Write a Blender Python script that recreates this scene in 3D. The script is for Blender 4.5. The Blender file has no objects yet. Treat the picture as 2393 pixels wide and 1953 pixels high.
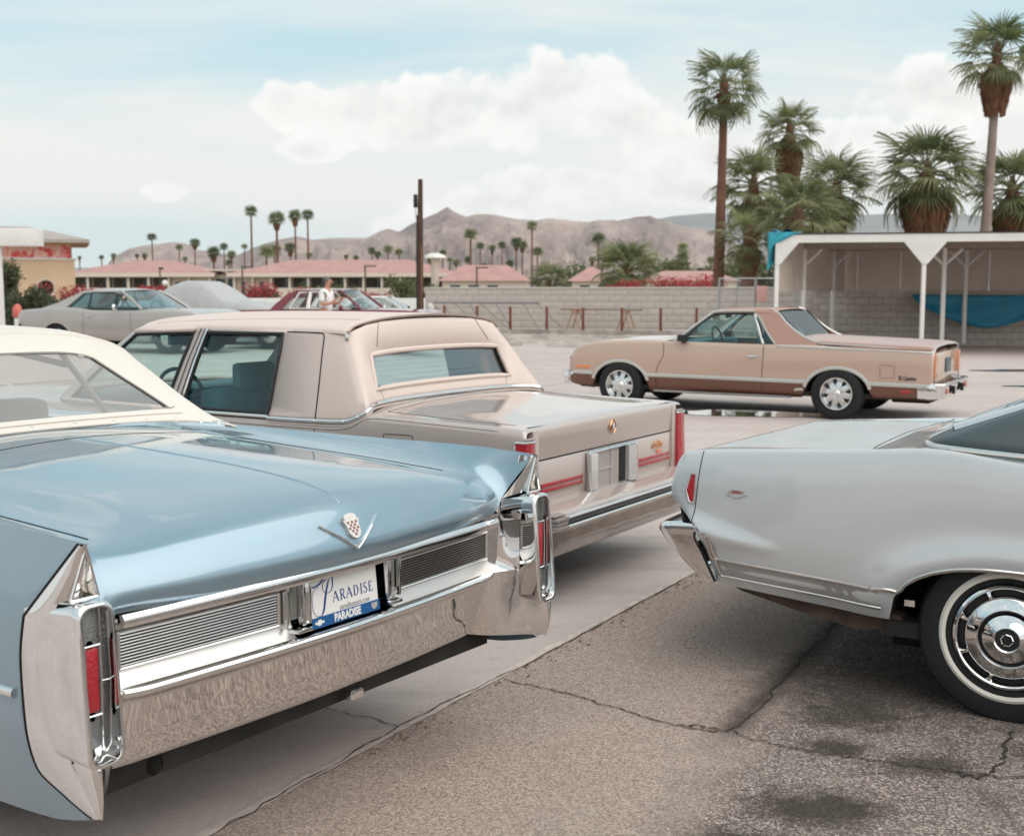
import bpy, bmesh, math, random
import numpy as np
from mathutils import Vector, Matrix
from mathutils.bvhtree import BVHTree
R = math.radians
random.seed(7); rng = np.random.default_rng(7)
sc = bpy.context.scene
COL = sc.collection

# ------------------------------------------------------------------ camera, sky, sun, exposure
CAM_H, CAM_F = 1.63, 2800.0            # eye height; focal length in pixels of the 2393 px wide picture
cam_d = bpy.data.cameras.new('camera'); cam = bpy.data.objects.new('camera', cam_d); COL.objects.link(cam)
cam.location = (0, 0, CAM_H); cam.rotation_euler = (R(90) - math.atan(299.5 / CAM_F), 0, 0)
cam_d.sensor_width = 36; cam_d.lens = 36 * CAM_F / 2393; cam_d.clip_start = 0.05; cam_d.clip_end = 60000
cam_d.dof.use_dof = True; cam_d.dof.focus_distance = 4.3; cam_d.dof.aperture_fstop = 5.0
sc.camera = cam
sc.view_settings.view_transform = 'Standard'; sc.view_settings.look = 'None'
sc.view_settings.exposure = 0.50; sc.view_settings.gamma = 1.0; sc.view_settings.use_curve_mapping = False
sc.cycles.max_bounces = 8; sc.cycles.transparent_max_bounces = 12; sc.cycles.use_denoising = True; sc.cycles.use_adaptive_sampling = True; sc.cycles.adaptive_threshold = .02
sc.cycles.caustics_reflective = False; sc.cycles.caustics_refractive = False
sc.cycles.sample_clamp_indirect = 6; sc.cycles.volume_bounces = 1
SUN_EL, SUN_AZ = 54.0, 128.0            # the sun stands high behind the photographer's right shoulder, veiled by thin cloud
sun_d = bpy.data.lights.new('sun', 'SUN'); sun = bpy.data.objects.new('sun', sun_d); COL.objects.link(sun)
sun_d.energy = 2.0; sun_d.angle = R(90); sun_d.color = (1.0, 0.91, 0.83)
sun.rotation_euler = (R(90 - SUN_EL), 0, R(180 - SUN_AZ)); sun.location = (-20, -30, 60)

def N(nt, kind, **kw):
    n = nt.nodes.new(kind)
    for k, v in kw.items():
        if k in n.inputs.keys(): n.inputs[k].default_value = v
        else: setattr(n, k, v)
    return n
def L(nt, a, b): nt.links.new(a, b)
def math_n(nt, op, a, b=None, c=None, clamp=False):
    n = nt.nodes.new('ShaderNodeMath'); n.operation = op; n.use_clamp = clamp
    for i, v in enumerate((a, b, c)):
        if v is None: continue
        if isinstance(v, (int, float)): n.inputs[i].default_value = v
        else: nt.links.new(v, n.inputs[i])
    return n.outputs[0]
def ramp(nt, fac, stops, interp='LINEAR'):
    n = nt.nodes.new('ShaderNodeValToRGB'); n.color_ramp.interpolation = interp
    e = n.color_ramp.elements
    while len(e) < len(stops): e.new(0.5)
    for el, (p, c) in zip(e, stops):
        el.position = p; el.color = (c, c, c, 1) if isinstance(c, (int, float)) else (*c, 1)
    nt.links.new(fac, n.inputs[0]); return n.outputs[0]
def mixc(nt, fac, a, b, blend='MIX'):
    n = nt.nodes.new('ShaderNodeMix'); n.data_type = 'RGBA'; n.blend_type = blend
    for s, v in ((0, fac), (6, a), (7, b)):
        if isinstance(v, (int, float)): n.inputs[s].default_value = v
        elif isinstance(v, tuple): n.inputs[s].default_value = (*v, 1)
        else: nt.links.new(v, n.inputs[s])
    return n.outputs[2]

world = bpy.data.worlds.new('World'); sc.world = world; world.use_nodes = True
world.cycles.sampling_method = 'MANUAL'; world.cycles.sample_map_resolution = 512
def build_sky():
    nt = world.node_tree; nt.nodes.clear()
    out = N(nt, 'ShaderNodeOutputWorld'); bg = N(nt, 'ShaderNodeBackground'); bg.inputs[1].default_value = 0.1
    L(nt, bg.outputs[0], out.inputs[0])
    sky = N(nt, 'ShaderNodeTexSky', sky_type='NISHITA', sun_disc=False, altitude=150, air_density=1.0, dust_density=1.5, ozone_density=1.5)
    sky.sun_elevation = R(SUN_EL); sky.sun_rotation = R(SUN_AZ)
    tc = N(nt, 'ShaderNodeTexCoord'); d = tc.outputs['Generated']
    sep = N(nt, 'ShaderNodeSeparateXYZ'); L(nt, d, sep.inputs[0])
    az = math_n(nt, 'ARCTAN2', sep.outputs[0], sep.outputs[1]); el = math_n(nt, 'ARCSINE', sep.outputs[2])
    # coordinates on a flat cloud deck: (x, y) / (z + k), so that streaks gather towards the horizon
    zz = math_n(nt, 'ADD', math_n(nt, 'MAXIMUM', sep.outputs[2], 0.0), 0.16)
    deck = N(nt, 'ShaderNodeCombineXYZ')
    L(nt, math_n(nt, 'DIVIDE', sep.outputs[0], zz), deck.inputs[0]); L(nt, math_n(nt, 'DIVIDE', sep.outputs[1], zz), deck.inputs[1])
    mp = N(nt, 'ShaderNodeMapping'); L(nt, deck.outputs[0], mp.inputs[0]); mp.inputs[3].default_value = (0.55, 1.5, 1); mp.inputs[2].default_value = (0, 0, R(12)); mp.inputs[1].default_value = (2.3, 0.4, 0)
    n1 = N(nt, 'ShaderNodeTexNoise', Scale=0.85, Detail=5.0, Roughness=0.56, Distortion=0.6); L(nt, mp.outputs[0], n1.inputs['Vector'])
    streak = ramp(nt, n1.outputs[0], [(0.40, 0.0), (0.66, 1.0)])
    # a veil that thickens towards the horizon
    veil = ramp(nt, el, [(0.0, 0.80), (0.06, 0.90), (0.125, 0.84), (0.175, 0.30), (0.24, 0.12), (0.5, 0.15), (1.0, 0.2)])
    thin = math_n(nt, 'ADD', math_n(nt, 'MULTIPLY', streak, 0.62), veil, clamp=True)
    thin = math_n(nt, 'MINIMUM', thin, 0.97)
    # clear blue band low on the left, above the far ridge
    bx = math_n(nt, 'DIVIDE', math_n(nt, 'SUBTRACT', az, -0.30), 0.22); by = math_n(nt, 'DIVIDE', math_n(nt, 'SUBTRACT', el, 0.035), 0.035)
    gap = math_n(nt, 'SUBTRACT', 1.0, math_n(nt, 'ADD', math_n(nt, 'MULTIPLY', bx, bx), math_n(nt, 'MULTIPLY', by, by)), clamp=True)
    thin = math_n(nt, 'SUBTRACT', thin, math_n(nt, 'MULTIPLY', gap, 0.45), clamp=True)
    base = mixc(nt, 0.62, sky.outputs[0], (3.35, 6.0, 6.45))
    col = mixc(nt, thin, base, (6.5, 6.48, 6.22))
    # cumulus: angular puffs with a noisy edge, flat shaded bases
    ae = N(nt, 'ShaderNodeCombineXYZ'); L(nt, az, ae.inputs[0]); L(nt, el, ae.inputs[1])
    nz = N(nt, 'ShaderNodeTexNoise', Scale=15.0, Detail=4.5, Roughness=0.56); L(nt, ae.outputs[0], nz.inputs['Vector'])
    nf = math_n(nt, 'MULTIPLY', math_n(nt, 'SUBTRACT', nz.outputs[0], 0.5), 3.4)
    ofs = N(nt, 'ShaderNodeVectorMath', operation='ADD'); L(nt, ae.outputs[0], ofs.inputs[0]); ofs.inputs[1].default_value = (-.004, .010, 0)
    nz2 = N(nt, 'ShaderNodeTexNoise', Scale=15.0, Detail=3.0, Roughness=0.5); L(nt, ofs.outputs[0], nz2.inputs['Vector'])
    relief = math_n(nt, 'MULTIPLY', math_n(nt, 'SUBTRACT', nz2.outputs[0], nz.outputs[0]), 1.5)
    nzb = N(nt, 'ShaderNodeTexNoise', Scale=50.0, Detail=2.0, Roughness=0.6); L(nt, ae.outputs[0], nzb.inputs['Vector'])
    nfb = math_n(nt, 'MULTIPLY', math_n(nt, 'SUBTRACT', nzb.outputs[0], 0.5), 0.7)
    nsum = math_n(nt, 'ADD', nf, nfb)
    puffs = [(0.010, .146, .090, .040), (0.050, .160, .062, .042), (-.050, .142, .055, .036), (-.120, .143, .060, .030), (-.178, .147, .045, .024), (-.08, .130, .11, .024),
             (0.10, .134, .05, .03), (0.15, .112, .12, .030), (.22, .095, .12, .026), (.06, .088, .12, .018), (-.165, .112, .030, .012), (-.275, .078, .022, .012), (.17, .078, .16, .016), (-.01, .070, .10, .016), (-.06, .052, .07, .014), (.29, .12, .10, .02), (.34,.15,.09,.03)]
    tot = None; low = None
    for cx, cy, rx, ry in puffs:
        dx = math_n(nt, 'DIVIDE', math_n(nt, 'SUBTRACT', az, cx), rx); dy = math_n(nt, 'DIVIDE', math_n(nt, 'SUBTRACT', el, cy), ry)
        q = math_n(nt, 'SUBTRACT', 1.0, math_n(nt, 'ADD', math_n(nt, 'MULTIPLY', dx, dx), math_n(nt, 'MULTIPLY', dy, dy)))
        tot = q if tot is None else math_n(nt, 'SMOOTH_MAX', tot, q, 0.5)
    # the same kind of cloud everywhere else round the horizon and overhead
    mp2 = N(nt, 'ShaderNodeMapping'); L(nt, deck.outputs[0], mp2.inputs[0]); mp2.inputs[1].default_value = (5.1, 1.7, 0)
    ng = N(nt, 'ShaderNodeTexNoise', Scale=0.75, Detail=4.0, Roughness=0.55); L(nt, mp2.outputs[0], ng.inputs['Vector'])
    away = ramp(nt, math_n(nt, 'ABSOLUTE', az), [(0.46, 0.0), (0.75, 1.0)]); away = math_n(nt, 'MAXIMUM', away, ramp(nt, el, [(.27, 0.), (.36, 1.)]))
    glob = math_n(nt, 'SUBTRACT', math_n(nt, 'MULTIPLY', math_n(nt, 'SUBTRACT', ng.outputs[0], 0.52), 7.0), math_n(nt, 'MULTIPLY', math_n(nt, 'SUBTRACT', 1.0, away), 9.0))
    tot = math_n(nt, 'MAXIMUM', tot, glob)
    dens = math_n(nt, 'ADD', tot, nsum)
    mask = ramp(nt, dens, [(0.26, 0.0), (0.70, 1.0)], 'EASE')
    body = ramp(nt, math_n(nt, 'ADD', math_n(nt, 'ADD', math_n(nt, 'MULTIPLY', tot, 0.42), relief), -.05), [(0.0, (7.5, 7.42, 7.2)), (0.26, (7.0, 6.92, 6.7)), (0.70, (5.2, 5.12, 5.0))])
    col = mixc(nt, math_n(nt, 'MULTIPLY', mask, 0.9), col, body)
    # below the horizon: dull ground haze
    below = ramp(nt, math_n(nt, 'ADD', sep.outputs[2], 0.5), [(0.485, 1.0), (0.5, 0.0)])
    col = mixc(nt, below, col, (3.2, 2.9, 2.6))
    L(nt, col, bg.inputs[0])
build_sky()

# ------------------------------------------------------------------ materials
MAT = {}
def mat(name, color=(.5, .5, .5), rough=.5, metal=0., coat=0., coat_rough=.04, spec=.5, var=0.0, vscale=6., bump=0., bscale=80., trans=0., ior=1.45, emit=None, alpha=1., cior=1.5, wave=0., wscale=3., dirt=0.):
    if name in MAT: return MAT[name]
    m = bpy.data.materials.new(name); m.use_nodes = True; nt = m.node_tree; b = nt.nodes['Principled BSDF']
    b.inputs['Base Color'].default_value = (*color, 1); b.inputs['Roughness'].default_value = rough; b.inputs['Metallic'].default_value = metal
    b.inputs['Coat Weight'].default_value = coat; b.inputs['Coat IOR'].default_value = cior; b.inputs['Coat Roughness'].default_value = coat_rough; b.inputs['Specular IOR Level'].default_value = spec
    b.inputs['Transmission Weight'].default_value = trans; b.inputs['IOR'].default_value = ior; b.inputs['Alpha'].default_value = alpha
    if emit: b.inputs['Emission Color'].default_value = (*emit[0], 1); b.inputs['Emission Strength'].default_value = emit[1]
    tc = N(nt, 'ShaderNodeTexCoord')
    if var > 0 or dirt > 0:
        n = N(nt, 'ShaderNodeTexNoise', Scale=vscale, Detail=6.0, Roughness=.6); L(nt, tc.outputs['Object'], n.inputs['Vector'])
        lo = tuple(max(0, c * (1 - var)) for c in color); hi = tuple(min(1, c * (1 + var)) for c in color)
        c = ramp(nt, n.outputs[0], [(.3, lo), (.7, hi)])
        if dirt > 0:
            n3 = N(nt, 'ShaderNodeTexNoise', Scale=vscale * 2.3, Detail=8.0, Roughness=.7); L(nt, tc.outputs['Object'], n3.inputs['Vector'])
            f = ramp(nt, n3.outputs[0], [(.45, 0.), (.75, dirt)])
            c = mixc(nt, f, c, (.30, .25, .20)); L(nt, math_n(nt, 'ADD', f, rough, clamp=True), b.inputs['Roughness'])
        L(nt, c, b.inputs['Base Color'])
    if coat > 0 and metal > 0:      # car paint: uneven polish and a little dust in the clear coat
        n5 = N(nt, 'ShaderNodeTexNoise', Scale=7., Detail=7., Roughness=.7); L(nt, tc.outputs['Object'], n5.inputs['Vector']); L(nt, ramp(nt, n5.outputs[0], [(.40, coat_rough), (.75, coat_rough + .10)]), b.inputs['Coat Roughness'])
    h = None
    if bump > 0:
        n2 = N(nt, 'ShaderNodeTexNoise', Scale=bscale, Detail=4.0); L(nt, tc.outputs['Object'], n2.inputs['Vector'])
        bp = N(nt, 'ShaderNodeBump', Strength=bump, Distance=.01); L(nt, n2.outputs[0], bp.inputs['Height']); h = bp
    if wave > 0:
        n4 = N(nt, 'ShaderNodeTexNoise', Scale=wscale, Detail=1.0); L(nt, tc.outputs['Object'], n4.inputs['Vector'])
        bp2 = N(nt, 'ShaderNodeBump', Strength=wave, Distance=.02); L(nt, n4.outputs[0], bp2.inputs['Height'])
        if h: L(nt, h.outputs[0], bp2.inputs['Normal'])
        h = bp2
    if h: L(nt, h.outputs[0], b.inputs['Normal'])
    MAT[name] = m; return m
def schlick(nt, f0=.045):
    ge = N(nt, 'ShaderNodeNewGeometry'); dp = N(nt, 'ShaderNodeVectorMath', operation='DOT_PRODUCT'); L(nt, ge.outputs['Normal'], dp.inputs[0]); L(nt, ge.outputs['Incoming'], dp.inputs[1])
    q = math_n(nt, 'POWER', math_n(nt, 'SUBTRACT', 1.0, math_n(nt, 'ABSOLUTE', dp.outputs['Value']), clamp=True), 5.0); return math_n(nt, 'ADD', math_n(nt, 'MULTIPLY', q, 1 - f0), f0)
def glass(name, tint=(.8, .9, .88), refl=1.0, rough=0.0):
    """Thin pane: tinted see-through film plus mirror reflection by Fresnel, so that light passes straight through."""
    if name in MAT: return MAT[name]
    m = bpy.data.materials.new(name); m.use_nodes = True; nt = m.node_tree; nt.nodes.clear()
    out = N(nt, 'ShaderNodeOutputMaterial'); t = N(nt, 'ShaderNodeBsdfTransparent'); t.inputs[0].default_value = (*tint, 1)
    g = N(nt, 'ShaderNodeBsdfGlossy'); g.inputs['Roughness'].default_value = rough
    f = math_n(nt, 'MULTIPLY', schlick(nt), 1.7 * refl, clamp=True)
    mx = N(nt, 'ShaderNodeMixShader'); L(nt, f, mx.inputs[0]); L(nt, t.outputs[0], mx.inputs[1]); L(nt, g.outputs[0], mx.inputs[2]); L(nt, mx.outputs[0], out.inputs[0])
    MAT[name] = m; return m
CHROME = mat('chrome', (.80, .80, .80), .035, 1.0, var=.03, vscale=3, wave=.018, wscale=4)
CHROME_F = mat('chrome_fine', (.80, .80, .80), .06, 1.0)
ALU = mat('brushed_aluminium', (.72, .70, .68), .30, 1.0, var=.06, vscale=20)
RUBBER = mat('tyre_rubber', (.012, .012, .013), .75, bump=.2, bscale=60, var=.2)
BLACK = mat('black_plastic', (.012, .012, .013), .45)
SEAM = mat('panel_gap', (.008, .008, .008), .9)
DARK = mat('dark_underside', (.02, .018, .016), .9, var=.4)
RED_L = mat('red_lens', (.40, .006, .016), .10, coat=1., bump=.5, bscale=160)
AMBER = mat('amber_lens', (.75, .22, .06), .15, coat=1.)
CLEAR_L = mat('clear_lens', (.20, .205, .205), .16, .15, coat=.6, bump=.6, bscale=150)
WHITEWALL = mat('whitewall', (.70, .66, .60), .6, var=.08)

# ------------------------------------------------------------------ mesh helpers
def pchip(t, y, tq):
    t = np.asarray(t, float); y = np.asarray(y, float); tq = np.asarray(tq, float)
    if len(t) == 2:
        w = ((tq - t[0]) / max(t[1] - t[0], 1e-12))[:, None]; return y[0] * (1 - w) + y[1] * w
    h = np.diff(t); dl = np.diff(y, axis=0) / h[:, None]; n = len(t); m = np.zeros_like(y)
    for i in range(1, n - 1):
        a, b = dl[i - 1], dl[i]; w1, w2 = 2 * h[i] + h[i - 1], h[i] + 2 * h[i - 1]
        ok = a * b > 0
        m[i] = np.where(ok, (w1 + w2) / (w1 / np.where(ok, a, 1) + w2 / np.where(ok, b, 1)), 0)
    def end(h0, h1, d0, d1):
        e = ((2 * h0 + h1) * d0 - h0 * d1) / (h0 + h1); e = np.where(e * d0 <= 0, 0, e)
        return np.where((d0 * d1 <= 0) & (abs(e) > 3 * abs(d0)), 3 * d0, e)
    m[0] = end(h[0], h[1], dl[0], dl[1]); m[-1] = end(h[-1], h[-2], dl[-1], dl[-2])
    k = np.clip(np.searchsorted(t, tq, side='right') - 1, 0, n - 2); s = ((tq - t[k]) / h[k])[:, None]; hk = h[k][:, None]
    return (1 + 2 * s) * (1 - s) ** 2 * y[k] + s * (1 - s) ** 2 * hk * m[k] + s * s * (3 - 2 * s) * y[k + 1] + s * s * (s - 1) * hk * m[k + 1]
def spline(P, n, sharp=()):
    """Points P (k x d) -> a smooth curve through them, n steps per span, breaking at the indices in sharp."""
    P = np.asarray(P, float); idx = sorted(set([0, len(P) - 1]) | {s % len(P) for s in sharp}); out = []
    for a, b in zip(idx[:-1], idx[1:]):
        Q = P[a:b + 1]; c = np.concatenate([[0], np.cumsum(np.maximum(np.linalg.norm(np.diff(Q, axis=0), axis=1), 1e-6))])
        tq = np.concatenate([np.linspace(c[i], c[i + 1], n + 1)[:-1] for i in range(len(Q) - 1)] + [[c[-1]]])
        S = pchip(c, Q, tq); out.append(S if not out else S[1:])
    return np.concatenate(out)
def surf(net, nu, nv, su=(), sv=()):
    net = np.asarray(net, float); S, K, _ = net.shape
    A = np.stack([spline(net[:, k], nu, su) for k in range(K)], 1)
    return np.stack([spline(A[i], nv, sv) for i in range(A.shape[0])], 0)
def grid_f(U, V, off=0, flip=False, cu=False, cv=False):
    F = []
    for i in range(U if cu else U - 1):
        for j in range(V if cv else V - 1):
            a, b, c, d = i * V + j, ((i + 1) % U) * V + j, ((i + 1) % U) * V + (j + 1) % V, i * V + (j + 1) % V
            F.append(tuple(off + q for q in ((a, d, c, b) if flip else (a, b, c, d))))
    return F
def link(o, parent=None):
    COL.objects.link(o)
    if parent is not None: o.parent = parent
    return o
def mesh_data(name, V, F, m, smooth=True, angle=40):
    me = bpy.data.meshes.new(name); me.from_pydata([tuple(map(float, v)) for v in V], [], [tuple(f) for f in F]); me.update()
    if m is not None:
        for q in (m if isinstance(m, (list, tuple)) else [m]): me.materials.append(q)
    if smooth:
        me.polygons.foreach_set('use_smooth', [True] * len(me.polygons)); me.set_sharp_from_angle(angle=R(angle))
    return me
def islands(V, F):
    """Face lists of the separate pieces of a mesh."""
    key = {}; rep = []
    for v in V: rep.append(key.setdefault(tuple(round(c, 4) for c in v), len(key)))
    par = list(range(len(key)))
    def find(a):
        while par[a] != a: par[a] = par[par[a]]; a = par[a]
        return a
    for f in F:
        r = find(rep[f[0]])
        for q in f[1:]: par[find(rep[q])] = r
    out = {}
    for f in F: out.setdefault(find(rep[f[0]]), []).append(f)
    return sorted(out.values(), key=len, reverse=True)
class M:
    """Collects shapes; .obj() links them as one mesh object."""
    def __init__(s): s.V = []; s.F = []
    def add(s, V, F):
        o = len(s.V); s.V += [tuple(map(float, v)) for v in V]; s.F += [tuple(i + o for i in f) for f in F]; return s
    def grid(s, G, flip=False, cu=False, cv=False):
        U, V = G.shape[:2]; return s.add(G.reshape(-1, 3), grid_f(U, V, 0, flip, cu, cv))
    def box(s, x0, x1, y0, y1, z0, z1, b=0.0, tf=None):
        if b <= 0:
            V = [(x, y, z) for x in (x0, x1) for y in (y0, y1) for z in (z0, z1)]; F = [(0, 1, 3, 2), (4, 6, 7, 5), (0, 4, 5, 1), (2, 3, 7, 6), (0, 2, 6, 4), (1, 5, 7, 3)]
        else:
            bm = bmesh.new(); bmesh.ops.create_cube(bm, size=1)
            for v in bm.verts: v.co = Vector(((x0 + x1) / 2 + v.co.x * (x1 - x0), (y0 + y1) / 2 + v.co.y * (y1 - y0), (z0 + z1) / 2 + v.co.z * (z1 - z0)))
            bmesh.ops.bevel(bm, geom=bm.edges[:], offset=b, segments=2, profile=.6, affect='EDGES')
            V = [tuple(v.co) for v in bm.verts]; F = [tuple(v.index for v in f.verts) for f in bm.faces]; bm.free()
        if tf is not None: V = [tf @ Vector(v) for v in V]
        return s.add(V, F)
    def tube(s, P, r, n=8, cap=True, flat=1.0, closed=False):
        P = np.asarray(P, float); k = len(P); r = np.full(k, r) if np.isscalar(r) else np.asarray(r, float)
        T = np.gradient(P, axis=0) if not closed else np.roll(P, -1, 0) - np.roll(P, 1, 0)
        T /= np.maximum(np.linalg.norm(T, axis=1, keepdims=True), 1e-9)
        up = np.array([0, 0, 1.]) if abs(T[0][2]) < .9 else np.array([1., 0, 0]); G = []
        u = None
        for i in range(k):
            if u is None: u = np.cross(up, T[i])
            else: u = u - T[i] * (u @ T[i])
            u /= max(np.linalg.norm(u), 1e-9); w = np.cross(T[i], u)
            a = np.linspace(0, 2 * np.pi, n, endpoint=False)
            G.append(P[i] + r[i] * (np.cos(a)[:, None] * u + np.sin(a)[:, None] * w * flat))
        G = np.array(G); o = len(s.V); s.grid(G, cu=closed, cv=True)
        if cap and not closed: s.F.append(tuple(o + j for j in range(n))[::-1]); s.F.append(tuple(o + (k - 1) * n + j for j in range(n)))
        return s
    def lathe(s, prof, n=32, axis='Y', c=(0, 0, 0), cap=False):
        """prof: (radius, along) pairs."""
        a = np.linspace(0, 2 * np.pi, n, endpoint=False); G = []
        for r, h in prof:
            x, y = r * np.cos(a), r * np.sin(a); z = np.full(n, h)
            G.append(np.stack({'Y': (x, z, y), 'Z': (x, y, z), 'X': (z, x, y)}[axis], 1) + np.array(c))
        return s.grid(np.array(G), cv=True, flip=(axis == 'Y'))
    def prism(s, poly, h, origin=(0, 0, 0), ex=(1, 0, 0), ey=(0, 0, 1), ez=None):
        """poly in 2-D, extruded by h along ez; concave outlines are fine."""
        ex, ey, o = Vector(ex), Vector(ey), Vector(origin); ez = Vector(ez) if ez else ex.cross(ey)
        n = len(poly); V = [o + ex * p[0] + ey * p[1] for p in poly]; V += [v + ez * h for v in V]
        from mathutils.geometry import tessellate_polygon
        tri = tessellate_polygon([[Vector((p[0], p[1], 0)) for p in poly]])
        F = [tuple(t) for t in tri] + [tuple(i + n for i in reversed(t)) for t in tri] + [(i, (i + 1) % n, n + (i + 1) % n, n + i) for i in range(n)]
        return s.add(V, F)
    def objs(s, name, m, parent=None, **k):
        r = []
        for fs in islands(s.V, s.F):
            used = sorted({v for f in fs for v in f}); ix = {v: i for i, v in enumerate(used)}; q = M().add([s.V[v] for v in used], [tuple(ix[v] for v in f) for f in fs]); r.append(q.obj(name, m, parent, **k))
        return r
    def obj(s, name, m, parent=None, smooth=True, angle=40, fix=True):
        me = bpy.data.meshes.new(name); me.from_pydata(s.V, [], s.F)
        if fix:
            bm = bmesh.new(); bm.from_mesh(me); bmesh.ops.remove_doubles(bm, verts=bm.verts[:], dist=2e-5); bmesh.ops.recalc_face_normals(bm, faces=bm.faces[:]); bm.to_mesh(me); bm.free()
        me.update()
        if m is not None: me.materials.append(m)
        if smooth: me.polygons.foreach_set('use_smooth', [True] * len(me.polygons)); me.set_sharp_from_angle(angle=R(angle))
        return link(bpy.data.objects.new(name, me), parent)
def empty(name, loc=(0, 0, 0), rz=0.0, parent=None):
    o = bpy.data.objects.new(name, None); o.location = loc; o.rotation_euler = (0, 0, rz); return link(o, parent)
def tag(o, label=None, cat=None, group=None, kind=None):
    for k, v in (('label', label), ('category', cat), ('group', group), ('kind', kind)):
        if v: o[k] = v
    return o
def copy_tree(o, parent=None):
    c = o.copy(); COL.objects.link(c); c.parent = parent
    for ch in o.children: copy_tree(ch, c)
    return c
def dup(o, parent=None, loc=None, rz=None):
    c = o.copy(); link(c, parent)
    if loc is not None: c.location = loc
    if rz is not None: c.rotation_euler[2] = rz
    return c
def mirror_pts(G):
    G2 = np.array(G, float).copy(); G2[..., 1] *= -1; return G2
class Surf:
    """Ray-castable copy of one or more grids, for laying trim on a body."""
    def __init__(s, *grids):
        V = []; F = []
        for G in grids:
            o = len(V); V += [Vector(v) for v in np.asarray(G).reshape(-1, 3)]; F += grid_f(G.shape[0], G.shape[1], o)
        s.t = BVHTree.FromPolygons(V, F)
    def hit(s, p, d, far=3.0):
        p = Vector(p); d = Vector(d).normalized(); q, n, i, _ = s.t.ray_cast(p, d, far)
        if q is None:
            q, n, i, _ = s.t.find_nearest(p)
        if n.dot(d) > 0: n = -n
        return np.array(q), np.array(n)
def strip(m, P, Nn, w, h, closed=False, prof=None, sink=.002):
    """Raised moulding along P with outward normals Nn: width w, height h. prof: (across -1..1, up 0..1)."""
    P = np.asarray(P, float); Nn = np.asarray(Nn, float); k = len(P)
    T = np.gradient(P, axis=0) if not closed else np.roll(P, -1, 0) - np.roll(P, 1, 0)
    T /= np.maximum(np.linalg.norm(T, axis=1, keepdims=True), 1e-9)
    B = np.cross(Nn, T); B /= np.maximum(np.linalg.norm(B, axis=1, keepdims=True), 1e-9)
    prof = prof or [(-1, 0), (-.92, .55), (-.55, .93), (0, 1), (.55, .93), (.92, .55), (1, 0)]
    w = np.full(k, w) if np.isscalar(w) else np.asarray(w)
    G = np.stack([P + B * (a * w / 2)[:, None] + Nn * (b * h - (sink if b == 0 else 0)) for a, b in prof], 1)
    o = len(m.V); m.grid(G, cu=closed); q = len(prof)
    if not closed: m.F.append(tuple(o + j for j in range(q))); m.F.append(tuple(o + (k - 1) * q + j for j in range(q))[::-1])
    return m
def lay(S, pts, d, n=10, sharp=(), off=.5, lift=0.0):
    """Lay a polyline on surface S: pts are 3-D guides, cast along d."""
    C = spline(pts, n, sharp) if n > 1 else np.asarray(pts, float); P = []; Q = []
    for p in C:
        a, b = S.hit(p - np.array(d) * off, d); P.append(a + b * lift); Q.append(b)
    return np.array(P), np.array(Q)
FLAT = [(-1, 0), (-1, 1), (1, 1), (1, 0)]
def text_obj(name, body, size, m, parent, loc, ex, ey, bold=0.0, extrude=.0006, xs=1.0, align='CENTER', shear=0.):
    cu = bpy.data.curves.new(name, 'FONT'); cu.body = body; cu.size = size; cu.offset = bold; cu.extrude = extrude; cu.align_x = align; cu.align_y = 'CENTER'; cu.shear = shear; cu.resolution_u = 3
    tmp = bpy.data.objects.new(name + '_tmp', cu); COL.objects.link(tmp); dg = bpy.context.evaluated_depsgraph_get()
    me = bpy.data.meshes.new_from_object(tmp.evaluated_get(dg)); bpy.data.objects.remove(tmp); bpy.data.curves.remove(cu)
    me.name = name; me.materials.clear(); me.materials.append(m)
    ex, ey = Vector(ex).normalized(), Vector(ey).normalized(); ez = ex.cross(ey)
    T = Matrix(((ex.x * xs, ey.x, ez.x, loc[0]), (ex.y * xs, ey.y, ez.y, loc[1]), (ex.z * xs, ey.z, ez.z, loc[2]), (0, 0, 0, 1)))
    me.transform(T); o = bpy.data.objects.new(name, me); return link(o, parent)
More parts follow.
